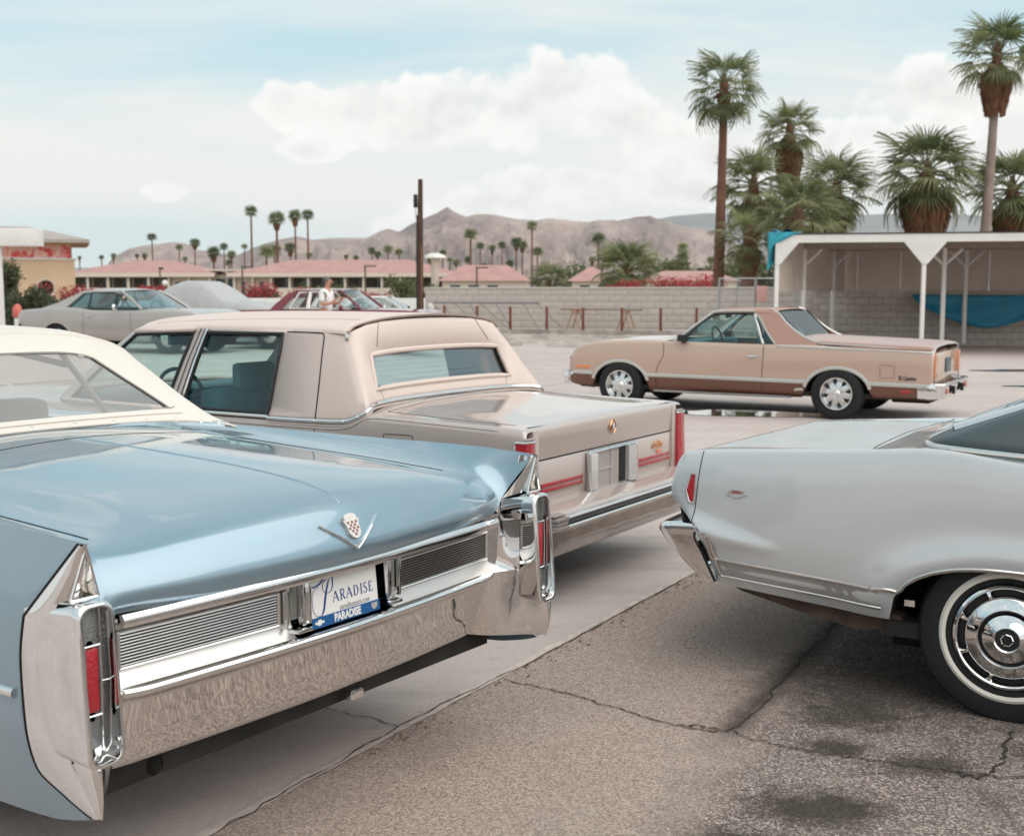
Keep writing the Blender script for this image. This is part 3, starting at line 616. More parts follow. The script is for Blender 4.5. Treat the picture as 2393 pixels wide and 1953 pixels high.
        net = np.array([[(.080, s * .948, 1.033), (.118, s * .968, .955), (.150, s * .987, .888)], [(.079, s * .940, 1.036), (.100, s * .945, .955), (.118, s * .948, .900)], [(.094, s * .930, 1.030), (.135, s * .905, .955), (.188, s * .872, .875)]])
        M().grid(surf(net, 6, 6)).obj('fin_end', CHROME, P)
        m = M(); m.add([(.088, s * .938, 1.012), (.088, s * .972, .906), (.088, s * .908, .906)], [(0, 1, 2)]); m.add([(.100, s * .938, 1.000), (.100, s * .965, .910), (.100, s * .915, .910)], [(0, 1, 2)])
        m = M(); a, b_ = [(.086, s * .9375, 1.024), (.095, s * .978, .900), (.095, s * .902, .900)], [(.118, s * .938, 1.0), (.13, s * .968, .906), (.13, s * .912, .906)]
        m.add(a + b_, [(0, 1, 4, 3), (1, 2, 5, 4), (2, 0, 3, 5), (3, 4, 5)]); m.obj('fin_inset', mat('inset_mirror', (.55, .53, .50), .12, 1.0), P, False)
        m = M()
        for q, w in zip(a, a[1:] + a[:1]): m.tube([q, w], .0045, 6)
        m.obj('inset_frame', CHROME_F, P)
        # inner web from pod to tail panel and bumper wing below
        net = np.array([[(.235, s * .850, .872), (.16, s * .878, .876), (.10, s * .888, .874)], [(.235, s * .845, .74), (.165, s * .874, .74), (.12, s * .886, .74)], [(.235, s * .838, .64), (.165, s * .870, .63), (.12, s * .886, .62)], [(.215, s * .820, .598), (.155, s * .860, .60), (.12, s * .886, .60)]])
        M().grid(surf(net, 5, 5)).obj('pod_web', CHROME, P)
        net = np.array([[(.172, s * .775, .618), (.132, s * .835, .622), (.125, s * .880, .615), (.10, s * .905, .56), (.085, s * .935, .53), (.06, s * .955, .52), (.09, s * .985, .52)],
                        [(.180, s * .775, .590), (.140, s * .835, .590), (.128, s * .880, .575), (.09, s * .910, .52), (.060, s * .935, .50), (.030, s * .957, .498), (.10, s * .983, .505)],
                        [(.222, s * .770, .490), (.170, s * .820, .480), (.145, s * .868, .470), (.098, s * .905, .455), (.062, s * .935, .448), (.030, s * .955, .445), (.085, s * .972, .45)],
                        [(.268, s * .765, .380), (.208, s * .812, .374), (.165, s * .855, .372), (.120, s * .90, .371), (.078, s * .932, .371), (.042, s * .950, .371), (.055, s * .953, .371)],
                        [(.290, s * .775, .40), (.240, s * .820, .40), (.185, s * .865, .40), (.135, s * .905, .40), (.095, s * .935, .40), (.065, s * .948, .40), (.07, s * .949, .40)]])
        M().grid(surf(net, 6, 5, su=(3,))).obj('bumper_wing', CHROME, P, angle=60)
    # ---- crest and vee on the lid
    gold = mat('aged_gold', (.62, .44, .30), .25, 1.0); em_red = mat('enamel_red', (.32, .10, .09), .3); em_sil = mat('enamel_silver', (.68, .64, .60), .3, .6)
    vm = M()
    for s in (1, -1):
        P = []; Q = []
        for t in np.linspace(0, 1, 9):
            a, b = S.hit((-1, s * .128 * t, .858 + .080 * t), (1, 0, 0)); P.append(a); Q.append(b)
        strip(vm, P, Q, np.linspace(.013, .004, 9), .009, prof=[(-1, 0), (-.6, .8), (0, 1), (.6, .8), (1, 0)])
    vm.obj('vee_emblem', CHROME_F, lid)
    c0, n0 = S.hit((-1, 0, .918), (1, 0, 0)); ez = Vector(n0); ex = Vector((0, -1, 0)); ey = ez.cross(ex); o = Vector(c0)
    sh = [(-.034, .024), (-.026, .020), (-.026, .034), (-.015, .041), (0, .043), (.015, .041), (.026, .034), (.026, .020), (.034, .024), (.026, .004), (.024, -.020), (.014, -.033), (0, -.038), (-.014, -.033), (-.024, -.020), (-.026, .004)]
    M().prism(sh, .014, o - ez * .004, ex, ey, ez).obj('crest_emblem', em_sil, lid, False)
    cr = M()
    for i in range(5):
        for j in range(5):
            if (i + j) % 2 == 0 and abs(i - 2) + max(0, 1 - j) < 3:
                x, y = (i - 2) * .0085, (j - 2.6) * .0095; w = .0036
                cr.prism([(x - w, y - w), (x + w, y - w), (x + w, y + w), (x - w, y + w)], .0015, o + ez * .0102, ex, ey, ez)
    cr.obj('crest_enamel', em_red, lid, False)
    # ---- dealer plate
    white = mat('plate_white', (.74, .72, .70), .35); navy = mat('plate_navy', (.012, .05, .22), .35); bluem = mat('plate_blue', (.012, .09, .25), .4); greyt = mat('plate_grey', (.30, .29, .30), .5)
    PX = .150; ex, ey = (0, -1, 0), (.10, 0, .995)
    eV = Vector(ex); fV = Vector(ey).normalized(); nV = Vector((-1, 0, .10)).normalized()
    plate = M(); o = Vector((PX, 0, .712))
    def rrect(w, h, r, cx=0, cy=0, n=4):
        q = []
        for sx, sy, a0 in ((1, 1, 0), (-1, 1, 90), (-1, -1, 180), (1, -1, 270)):
            for k in range(n + 1):
                a = R(a0 + 90 * k / n); q.append((cx + sx * (w / 2 - r) + r * math.cos(a), cy + sy * (h / 2 - r) + r * math.sin(a)))
        return q
    plate.prism(rrect(.290, .148, .008), .003, o, eV, fV, nV); pl = plate.obj('licence_plate', white, car, False)
    M().prism(rrect(.296, .032, .003, 0, -.066), .003, o + nV * .0031, eV, fV, nV).obj('plate_band', bluem, pl, False)
    T = lambda x, y, l=.0064: tuple(o + eV * x + fV * y + nV * l)
    text_obj('band_lettering', 'PARADISE', .033, white, pl, T(.002, -.0665, .0066), ex, fV, bold=.0014, xs=.80)
    bow = [(-.020, -.003), (-.008, -.003), (-.009, -.008), (.006, -.008), (.007, -.003), (.020, -.003), (.018, .004), (.0075, .004), (.0085, .009), (-.0065, .009), (-.0075, .004), (-.018, .004)]
    M().prism([(x - .118, y - .0665) for x, y in bow], .0006, o + nV * .0062, eV, fV, nV).obj('bow_mark', white, pl, False)
    shd = [(-.014, .010), (.014, .010), (.012, -.004), (.006, -.009), (0, -.011), (-.006, -.009), (-.012, -.004)]
    M().prism([(x + .122, y - .0655) for x, y in shd], .0006, o + nV * .0062, eV, fV, nV).obj('shield_mark', em_sil, pl, False)
    text_obj('web_lettering', 'paradiseautos.com', .0245, greyt, pl, T(.040, -.0395, .0036), ex, fV, xs=.72)
    # serif capitals, drawn as thick and thin strokes
    def stroke(m, pts, w, n=6, l=.0034, sharp=()):
        P = np.array([(*p, 0) for p in pts]); C = spline(P, n, sharp) if len(pts) > 2 else P
        w = np.interp(np.linspace(0, 1, len(C)), np.linspace(0, 1, len(w)), w) if not np.isscalar(w) else w
        W3 = np.array([T(p[0], p[1], l) for p in C]); strip(m, W3, np.array([tuple(nV)] * len(C)), w, .0006, prof=FLAT, sink=0)
    LET = {'A': [([(0, 0), (.45, 1)], .06), ([(.45, 1), (.92, 0)], .15), ([(.17, .36), (.70, .36)], .06), ([(-.1, 0), (.14, 0)], .05), ([(.76, 0), (1.06, 0)], .05)],
           'R': [([(.16, 0), (.16, 1)], .14), ([(.16, .97), (.55, .97), (.70, .76), (.55, .52), (.16, .52)], [.05, .08, .13, .08, .05]), ([(.42, .52), (.62, .2), (.86, 0)], .13), ([(.0, 0), (.32, 0)], .05), ([(.0, 1), (.2, 1)], .05)],
           'D': [([(.16, 0), (.16, 1)], .14), ([(.1, .97), (.5, .95), (.82, .5), (.5, .05), (.1, .03)], [.05, .08, .15, .08, .05])],
           'I': [([(.18, 0), (.18, 1)], .14), ([(.02, 0), (.34, 0)], .05), ([(.02, 1), (.34, 1)], .05)],
           'S': [([(.58, .80), (.52, .95), (.3, 1.0), (.1, .80), (.25, .58), (.5, .42), (.6, .22), (.36, .0), (.12, .04), (.04, .24)], [.05, .06, .07, .11, .14, .14, .11, .07, .06, .05])],
           'E': [([(.16, 0), (.16, 1)], .14), ([(.05, .97), (.64, .97), (.66, .82)], .06), ([(.16, .52), (.5, .52)], .06), ([(.05, .03), (.66, .03), (.72, .22)], .06)]}
    m = M(); x = -.052; hh = .032
    for ch in 'ARADISE':
        for pts, w in LET[ch]:
            stroke(m, [(x + p[0] * hh * .78, -.018 + p[1] * hh) for p in pts], (np.array(w) * hh if not np.isscalar(w) else w * hh), sharp=(1,) if ch in 'E' else ())
        x += {'A': .031, 'R': .028, 'D': .030, 'I': .0145, 'S': .0235, 'E': .025}[ch]
    m.obj('serif_lettering', navy, pl, False)
    m = M()
    stroke(m, [(-.142, .046), (-.128, .041), (-.105, .046), (-.080, .062), (-.060, .064), (-.048, .050), (-.050, .030), (-.066, .014), (-.082, .016), (-.092, .034), (-.086, .050), (-.074, .054)], [.002, .005, .006, .006, .005, .005, .004, .002, .0018, .0025, .003, .002], 8)
    stroke(m, [(-.062, .054), (-.074, .030), (-.084, .000), (-.094, -.034), (-.106, -.050)], [.003, .007, .0085, .007, .003], 8)
    stroke(m, [(-.106, -.050), (-.124, -.046), (-.138, -.022), (-.138, .010), (-.124, .034), (-.108, .036)], [.0025, .0018, .0016, .0016, .0016, .001], 8)
    m.obj('script_initial', navy, pl, False)
    # ---- folding top
    base = [(1.765, 0, 1.100), (1.762, .30, 1.095), (1.755, .55, 1.082), (1.725, .76, 1.062), (1.66, .86, 1.050)]
    P = spline(np.array([(p[0], -p[1], p[2]) for p in base[:0:-1]] + [p for p in base]), 8)
    Q = np.array([(-.55, 0, .83)] * len(P))
    band = strip(M(), P, Q, .034, .010, prof=[(-1, 0), (-.8, .8), (.8, 1), (1, 0)]).obj('top_moulding', CHROME_F, car)
    for k in range(13):
        p = P[int((k + .5) / 13 * (len(P) - 1))]; m = M(); c = Vector(p) + Vector((-.55, 0, .83)).normalized() * .009
        q = Vector((0, 0, 1)).rotation_difference(Vector((-.55, 0, .83))).to_matrix().to_4x4()
        s_ = M().lathe([(.0, .005), (.005, .0045), (.0085, .001), (.0085, -.002)], 10, 'Z'); m.add([tuple(Matrix.Translation(c) @ q @ Vector(v)) for v in s_.V], s_.F); m.obj('screw', CHROME_F, band)
    # canvas: columns across the car, rows from base up over the roof to the windscreen header
    rows = [[(1.745, 0, 1.102), (1.742, .35, 1.097), (1.735, .62, 1.085), (1.70, .80, 1.065), (1.60, .87, 1.048)],
            [(1.80, 0, 1.130), (1.80, .35, 1.126), (1.79, .60, 1.112), (1.75, .80, 1.092), (1.72, .885, 1.065)],
            [(1.97, 0, 1.25), (1.97, .35, 1.245), (1.96, .58, 1.235), (1.93, .775, 1.205), (1.94, .865, 1.15)],
            [(2.13, 0, 1.375), (2.13, .35, 1.37), (2.12, .56, 1.357), (2.10, .745, 1.315), (2.12, .835, 1.235)],
            [(2.26, 0, 1.440), (2.26, .35, 1.435), (2.25, .56, 1.422), (2.23, .725, 1.385), (2.26, .805, 1.30)],
            [(2.45, 0, 1.475), (2.45, .35, 1.470), (2.44, .56, 1.456), (2.42, .705, 1.418), (2.42, .785, 1.34)],
            [(2.95, 0, 1.485), (2.95, .35, 1.480), (2.95, .55, 1.466), (2.95, .695, 1.428), (2.95, .775, 1.36)],
            [(3.45, 0, 1.465), (3.45, .35, 1.460), (3.45, .55, 1.447), (3.45, .685, 1.41), (3.45, .76, 1.345)]]
    full = [[(p[0], -p[1], p[2]) for p in r[:0:-1]] + r for r in rows]
    GT = surf(full, 8, 8)
    # rear window opening: cut by a rounded outline in (y, row) space
    U, V = GT.shape[:2]
    def in_win(c):
        y, z = abs(c[1]), c[2]; 
        if c[0] > 2.25 or z < 1.118: return False
        ylim = .70 - .22 * max(0, (z - 1.13) / .26) ** 1.1; return z < 1.383 - .03 * (y / .5) ** 2 and y < ylim + .0
    Fw = grid_faces_where(GT, lambda c, i, j: in_win(c)); Fc = grid_faces_where(GT, lambda c, i, j: not in_win(c))
    top = sub_mesh(M(), GT, Fc).obj('soft_top', CREAM, car)
    sol = top.modifiers.new('thick', 'SOLIDIFY'); sol.thickness = .012; sol.offset = -1
    GI = GT.copy(); ctr = np.array([2.6, 0, 1.0]); d = ctr - GI; GI += d / np.linalg.norm(d, axis=2, keepdims=True) * .02
    sub_mesh(M(), GI, grid_faces_where(GI, lambda c, i, j: not in_win(c) )).obj('top_lining', CLOTH_DK, top)
    GW = GT.copy(); d = ctr - GW; GW += d / np.linalg.norm(d, axis=2, keepdims=True) * .006
    sub_mesh(M(), GW, Fw).obj('rear_window', plastic_pane('plastic_window'), top)
    ST = Surf(GT)
    # dark edge around the window and stitched seam over the roof edge
    wp = []
    for t in np.linspace(0, 1, 12): z = 1.128 + (1.345 - 1.128) * t; wp.append((0, .70 - .22 * max(0, (z - 1.13) / .26) ** 1.1, z))
    wp += [(0, .44, 1.368), (0, .36, 1.376), (0, .2, 1.380), (0, 0, 1.381)]
    loop = [(1.2, p[1], p[2]) for p in wp] + [(1.2, -p[1], p[2]) for p in wp[-2::-1]]; P = []; Q = []
    low = [ST.hit((1.2, y, 1.124 - .012 * (y / .7) ** 2), (1, 0, 0)) for y in np.linspace(-.72, .72, 41)]; strip(M(), [q[0] for q in low], [q[1] for q in low], .030, .006, prof=FLAT).obj('window_welt', CREAM, top)
    for p in spline(np.array(loop), 3): a, b = ST.hit(p, (1, 0, 0)); P.append(a); Q.append(b)
    strip(M(), P, Q, .034, .006, prof=FLAT).obj('window_welt', CREAM, top)
    P = np.array(P); Qd = np.array(Q); strip(M(), P + np.array([.012, 0, 0]) - (np.array([2.0, 0, 1.28]) - P) * -.03, Qd, .026, .004, prof=FLAT).obj('window_gasket', BLACK, top)
    for dz in (0, .018):
        P = []; Q = []
        for p in spline(np.array([(2.10 + dz, -.90, 1.36), (2.235 + dz, -.70, 1.6), (2.28 + dz, -.5, 1.6), (2.30 + dz, 0, 1.6), (2.28 + dz, .5, 1.6), (2.235 + dz, .70, 1.6), (2.10 + dz, .9, 1.36)]), 8):
            a, b = ST.hit(p, (.0, -.25 * np.sign(p[1]) * (abs(p[1]) > .6), -1)); P.append(a); Q.append(b)
        strip(M(), P, Q, .010, .005).obj('roof_piping', CREAM, top)
    # side glass, windscreen, inside
    pane = glass('clear_pane', (.80, .86, .84), 1.0)
    for s in (1, -1):
        M().add([(2.15, s * .90, 1.05), (3.55, s * .90, 1.05), (3.35, s * .765, 1.36), (2.40, s * .785, 1.33)], [(0, 1, 2, 3)]).obj('side_window', pane, car, False)
    M().add([(3.95, .82, 1.05), (3.95, -.82, 1.05), (3.46, -.70, 1.42), (3.46, .70, 1.42)], [(0, 1, 2, 3)]).obj('windscreen', pane, car, False)
    m = M()
    for s in (1, -1): m.tube([(3.98, s * .86, 1.03), (3.46, s * .745, 1.40)], .028, 8)
    m.tube([(3.46, -.745, 1.415), (3.46, .745, 1.415)], .03, 8); m.obj('windscreen_frame', CHROME_F, car)
    # top bows seen through the window
    m = M()
    for s in (1, -1):
        m.tube([(2.35, s * .80, 1.02), (2.62, s * .74, 1.30), (2.60, s * .66, 1.40)], .022, 6, flat=.5); m.tube([(2.62, s * .74, 1.28), (3.3, s * .72, 1.36)], .016, 6)
    m.tube([(2.6, -.66, 1.41), (2.6, 0, 1.45), (2.6, .66, 1.41)], .016, 6); m.obj('top_bow', INT_GREY, top)
    M().box(1.75, 3.8, -.86, .86, .42, .46).obj('cabin_floor', INT_GREY, car)
    m = M()
    for y0, y1 in ((-.72, -.06), (.06, .72)): m.box(2.72, 2.90, y0, y1, .55, 1.12, .05); m.box(2.82, 3.30, y0, y1, .5, .72, .05); 
    m.box(1.95, 2.12, -.70, .70, .55, 1.05, .05); m.box(2.05, 2.5, -.70, .70, .5, .72, .05); m.obj('seat', mat('seat_vinyl', (.42, .42, .42), .5, var=.08), car)
    M().box(3.62, 3.85, -.85, .85, .80, 1.03, .04).obj('dashboard', INT_GREY, car)
    a = np.linspace(0, 2 * np.pi, 28, endpoint=False); M().tube([(3.50 + .05 * math.sin(q), .42 + .19 * math.cos(q), .99 + .18 * math.sin(q)) for q in a], .013, 6, closed=True).obj('steering_wheel', BLACK, car)
    M().box(3.40, 3.44, -.12, .12, 1.30, 1.36, .01).obj('mirror', BLACK, car)
blue_car()
# ------------------------------------------------------------------ beige sedan with padded roof
def tower(cols, rows, bulge=0.0):
    B = np.array([c[0] for c in cols], float); T = np.array([c[1] for c in cols], float); G = []
    nrm = np.zeros_like(B); ctr = B.mean(0); ctr[1] = 0
    d = B - ctr; d[:, 2] = 0; nrm = d / np.maximum(np.linalg.norm(d, axis=1, keepdims=True), 1e-6)
    for t in rows: G.append(B + (T - B) * t + nrm * bulge * 4 * t * (1 - t))
    return np.array(G)
def cell_mesh(G, cells, inset=0.0):
    m = M(); V = G.shape[1]; sub_mesh(m, G, [(i * V + j, i * V + j + 1, (i + 1) * V + j + 1, (i + 1) * V + j) for (i, j) in cells]); return m
def seam_line(S, parent, pts, d, w=.005, name='panel_gap', m=None, n=8, h=.0007, sharp=(), lift=.0004, prof=FLAT, off=.5):
    P, Q = lay(S, pts, d, n, sharp, lift=lift, off=off); return strip(M(), P, Q, w, h, prof=prof).obj(name, m or SEAM, parent)
TAUPE = mat('taupe_metallic', (.470, .390, .355), .32, .15, coat=1., coat_rough=.03, cior=1.7, var=.02, vscale=2)
VINYL = mat('beige_vinyl', (.63, .522, .475), .62, bump=.10, bscale=500, var=.02, vscale=3)
TEAL = mat('teal_trim', (.030, .115, .140), .6, var=.12)
TEAL_L = mat('teal_trim_light', (.10, .22, .24), .6, var=.1)
TINT = glass('green_tint_pane', (.80, .95, .93), .8)
car2 = empty('sedan_car', (.620, 6.709, 0), R(147.47))
tag(car2, 'beige sedan with padded vinyl roof and tall red tail lights', 'car')
def beige_car():
    car = car2
    S_ = lambda X, k0, k1, k2, k3, k4, k5, k6, z7, x=None: [(X if x is None else x[i], y, z) for i, (y, z) in enumerate((k0, k1, k2, k3, k4, k5, k6, (0, z7)))]
    st = [S_(.06, (.88, .34), (.935, .52), (.945, .72), (.937, .875), (.910, .912), (.80, .916), (.45, .920), .922, (.12, .075, .062, .055, .062, .072, .076, .08)),
          S_(.075, (.885, .32), (.938, .52), (.949, .72), (.942, .888), (.914, .926), (.80, .926), (.45, .931), .933, (.15, .10, .085, .075, .082, .088, .09, .094)),
          S_(.13, (.89, .30), (.94, .51), (.952, .72), (.944, .895), (.915, .931), (.80, .931), (.45, .939), .942),
          S_(.45, (.895, .28), (.945, .50), (.955, .72), (.946, .905), (.917, .937), (.80, .938), (.45, .955), .961),
          S_(.85, (.90, .27), (.95, .50), (.96, .72), (.948, .915), (.919, .947), (.80, .952), (.45, .972), .979),
          S_(1.08, (.90, .27), (.952, .50), (.962, .72), (.950, .918), (.921, .950), (.80, .960), (.45, .984), .992),
          S_(1.28, (.90, .27), (.954, .50), (.964, .72), (.955, .862), (.938, .895), (.80, .93), (.45, .97), .98),
          S_(1.44, (.90, .27), (.955, .50), (.965, .72), (.955, .855), (.938, .888), (.80, .90), (.45, .93), .94),
          S_(2.60, (.90, .27), (.955, .50), (.965, .72), (.955, .850), (.938, .880), (.80, .89), (.45, .92), .93),
          S_(3.72, (.90, .27), (.95, .50), (.96, .72), (.95, .850), (.93, .885), (.80, .90), (.45, .94), .95),
          S_(4.6, (.89, .28), (.94, .50), (.95, .72), (.94, .845), (.92, .88), (.80, .89), (.45, .92), .93),
          S_(5.35, (.88, .30), (.93, .50), (.94, .70), (.93, .81), (.91, .85), (.80, .86), (.45, .88), .885),
          S_(5.45, (.88, .34), (.93, .50), (.93, .62), (.92, .70), (.90, .74), (.80, .75), (.45, .76), .765)]
    nv = 6; G = surf(st, 7, nv, sv=(7,))
    arch_clip(G, [(1.20, .33, .40, .32), (4.30, .33, .40, .32)], 0, 3 * nv)
    S = Surf(G, mirror_pts(G))
    is_lid = lambda c, i, j: j >= 5 * nv and c[0] < 1.06
    is_open = lambda c, i, j: j >= 5 * nv and 1.30 < c[0] < 3.70
    is_rd = lambda c, i, j: j < 4 * nv and 1.44 < c[0] < 2.60
    is_fd = lambda c, i, j: j < 4 * nv and 2.60 < c[0] < 3.72
    m = M()
    for A in (G, mirror_pts(G)): sub_mesh(m, A, grid_faces_where(A, lambda c, i, j: not (is_lid(c, i, j) or is_open(c, i, j) or is_rd(c, i, j) or is_fd(c, i, j))))
    m.objs('body', TAUPE, car, angle=40)
    for s in (1, -1):
        A = G if s > 0 else mirror_pts(G)
        for nm, f, hx in (('rear_door', is_rd, 1.62), ('front_door', is_fd, 2.78)):
            d = sub_mesh(M(), A, grid_faces_where(A, f)).obj('door', TAUPE, car, angle=40)
            M().box(hx, hx + .16, s * .962 - .006, s * .962 + .02, .80, .825, .006).obj('handle', CHROME_F, d)
    # trunk lid: deck plus rear face
    m = M()
    for A in (G, mirror_pts(G)): sub_mesh(m, A, grid_faces_where(A, is_lid))
    ys = np.linspace(-.80, .80, 25); rx = lambda y, x: x + .012 * (y / .8) ** 2 * 0
    prof = [(.076, .922), (.066, .912), (.064, .895), (.070, .82), (.075, .760)]
    GR = np.stack([spline(np.array([(rx(y, x), y, z + (.0 if z < .9 else (.0045 * (1 - (y / .8) ** 2)))) for x, z in prof]), 5) for y in ys]); m.grid(GR)
    lid = m.obj('trunk_lid', TAUPE, car, angle=50)
    SR = Surf(GR)
    # lower tail panel
    prof = [(.076, .752), (.072, .745), (.073, .60), (.078, .528)]
    GP = np.stack([np.array([(x, y, z) for x, z in prof]) for y in np.linspace(-.842, .842, 25)]); M().grid(GP).obj('tail_panel', TAUPE, car)
    m = M(); m.box(.10, .12, -.845, .845, .50, .93); m.obj('tail_backing', SEAM, car)
    # side strips of the rear face, beside the lid
    for s in (1, -1):
        M().box(.060, .11, s * .826 - .024, s * .826 + .030, .528, .917, .004).obj('rear_pillar', TAUPE, car)
    # tail light blades
    for s in (1, -1):
        net = np.array([[(.09, s * .846, z), (.048 + dx, s * .850, z), (.036 + dx, s * .89, z), (.043 + dx, s * .946, z), (.108, s * (.957 + 0 * dx), z)] for z, dx in ((.868, .004), (.70, .0), (.52, -.012))])
        lamp = M().grid(surf(net, 4, 4, sv=(1, 3))).obj('tail_light', RED_L, car)
        b = M()
        for q in (0, 4): b.tube([tuple(net[i, q]) for i in range(3)], .005, 6)
        b.tube([tuple(p) for p in net[0]], .006, 6); b.obj('lamp_bezel', CHROME_F, lamp)
        M().box(.05, .11, s * .89 - .045, s * .89 + .052, .874, .886, .004).obj('fin_cap', TAUPE, car)
    # red reflector stripes either side of the plate
    for s in (1, -1):
        for z in (.622, .594):
            a = s * .335; b = s * .765
            M().box(.064, .078, min(a, b), max(a, b), z - .0095, z + .0095, .002).obj('reflector_strip', RED_L, car)
    # plate recess with frame, lamps and empty plate bracket
    fr = M(); c4 = [(.062, .285, .742), (.062, -.285, .742), (.046, -.285, .520), (.046, .285, .520)]
    for a, b in zip(c4, c4[1:] + c4[:1]): fr.tube([a, b], .009, 6)
    frame = fr.obj('plate_frame', CHROME_F, car)
    M().box(.070, .074, -.28, .28, .525, .738).obj('plate_back', mat('bracket_grey', (.42, .37, .35), .5, .2, var=.08), frame)
    M().box(.040, .075, .20, .278, .53, .735, .006).obj('plate_lamp', mat('ribbed_lens', (.62, .60, .58), .25, .2, coat=1., bump=.5, bscale=90), frame)
    m = M(); m.prism([(0, 0), (.095, 0), (.10, .04), (.05, .055), (0, .03)], .20, (.072, -.175, .533), (0, -1, 0), (-1, 0, 0), (0, 0, 1)); m.obj('plate_lamp', MAT['ribbed_lens'], frame)
    m = M(); m.box(.066, .071, -.175, -.10, .53, .735, .002); m.obj('plate_slot', DARK, frame)
    m = M(); m.box(.064, .071, -.004, .006, .53, .735); m.box(.064, .071, .0, .2, .628, .636); m.obj('plate_bracket', mat('bracket_pale', (.55, .48, .45), .4, .3), frame)
    # bumper: painted filler, dark rub strip, chrome face
    yb = np.linspace(-.96, .96, 49)
    def bump(prof, name, mm, sharp=(), n=3):
        Gb = []
        for y in yb:
            e = max(0, (abs(y) - .82) / .14); Gb.append(spline(np.array([(x + .09 * e ** 2.2, y * (1 - .0 * e), z) for x, z in prof]), n, sharp))
        return M().grid(np.array(Gb)).obj(name, mm, car, angle=45)
    bump([(.085, .535), (.06, .530), (-.02, .508), (-.060, .494), (-.068, .478)], 'bumper_filler', TAUPE)
    bump([(-.062, .484), (-.082, .480), (-.086, .470), (-.080, .462)], 'bumper_moulding', CHROME_F)
    bump([(-.070, .463), (-.084, .458), (-.086, .444), (-.072, .436)], 'rub_strip', mat('rub_strip_grey', (.045, .047, .05), .4), (1, 2))
    bump([(-.066, .438), (-.084, .434), (-.088, .424), (-.080, .414)], 'bumper_moulding', CHROME_F)
    bump([(-.078, .416), (-.072, .40), (-.055, .33), (-.030, .270), (0.0, .262)], 'rear_bumper', mat('bumper_chrome_dull', (.46, .44, .42), .10, 1.0, var=.15, vscale=5, wave=.03, wscale=5), (4,), 5)
    for s in (1, -1):
        m = M(); m.box(-.095, .02, s * .845 - .055, s * .845 + .055, .494, .502, .004); m.box(-.108, .0, s * .835 - .06, s * .835 + .06, .468, .488, .006); m.box(-.104, .0, s * .835 - .055, s * .835 + .055, .446, .466, .006); m.box(-.108, .0, s * .835 - .06, s * .835 + .06, .424, .444, .006)
        m.obj('bumper_guard', mat('guard_taupe', (.30, .265, .25), .45), car)
    M().box(.2, 5.3, -.90, .90, .30, .36).obj('underbody', DARK, car)
    for x in (1.20, 4.30):
        for s in (1, -1):
            o, c = tyre_wheel(car, x, s * .79, .345, s, .20, .2, (.25, .28)); M().lathe([(.001, s * .11), (.12, s * .10), (.19, s * .08), (.2, s * .05)], 40, 'Y', c).obj('hubcap', CHROME, o)
    # emblem, script
    gold = mat('polished_gold', (.85, .48, .28), .22, 1.0); cx, cz = .058, .862
    a = np.linspace(-2.0, 2.0, 15); wr = M()
    for s in (1, -1): wr.tube([(cx, s * (.030 * math.cos(q * .7) + .002), cz + .030 * q / 2 * 1.35) for q in a], [.0022 + .0035 * math.cos(q * .7) for q in a], 6)
    wreath = wr.obj('wreath_emblem', gold, lid)
    sh = [(-.019, .022), (0, .030), (.019, .022), (.018, -.004), (.010, -.020), (0, -.026), (-.010, -.020), (-.018, -.004)]
    M().prism(sh, .010, (cx + .006, 0, cz), (0, -1, 0), (0, 0, 1), (-1, 0, 0)).obj('crest_emblem', gold, lid, False)
    M().prism([(p[0] * .6, p[1] * .6) for p in sh], .003, (cx - .0042, 0, cz), (0, -1, 0), (0, 0, 1), (-1, 0, 0)).obj('crest_enamel', mat('enamel_pale', (.55, .62, .66), .3), lid, False)
    text_obj('script_badge', 'Cadillac', .062, gold, car, (.068, -.600, .693), (0, -1, 0), (0, 0, 1), bold=.0016, extrude=.002, xs=.75, shear=.35)
    M().box(.066, .075, -.655, -.595, .640, .662, .002).obj('small_badge', mat('badge_coral', (.75, .22, .14), .4), car)
    # panel gaps and pinstripes
    for s in (1, -1):
        for X, X2 in ((1.44, 1.44), (2.60, 2.56), (3.72, 3.72)): seam_line(S, car, [(X, s * 1.3, .28), (X, s * 1.3, .6), (X2, s * 1.3, .885)], (0, -s, 0))
        seam_line(S, car, [(.22, s * 1.3, .915), (.6, s * 1.3, .925), (1.0, s * 1.3, .934), (1.06, s * 1.3, .93), (1.20, s * 1.3, .870), (1.32, s * 1.3, .855), (1.7, s * 1.3, .852), (3.7, s * 1.3, .845)], (0, -s, 0), .003, 'pinstripe', BLACK)
        seam_line(S, car, [(.20, s * .80, 2), (.5, s * .80, 2), (1.04, s * .80, 2)], (0, 0, -1), .005, off=0)
        seam_line(S, car, [(.75, s * 1.3, .845), (.752, s * 1.3, .856), (.77, s * 1.3, .860), (.93, s * 1.3, .858), (.948, s * 1.3, .854), (.95, s * 1.3, .72), (.75, s * 1.3, .72), (.75, s * 1.3, .845)], (0, -s, 0), .004, 'fuel_door_gap', n=4)
    seam_line(S, car, [(1.04, .80, 2), (1.05, .4, 2), (1.055, 0, 2), (1.05, -.4, 2), (1.04, -.8, 2)], (0, 0, -1), .005, off=0)
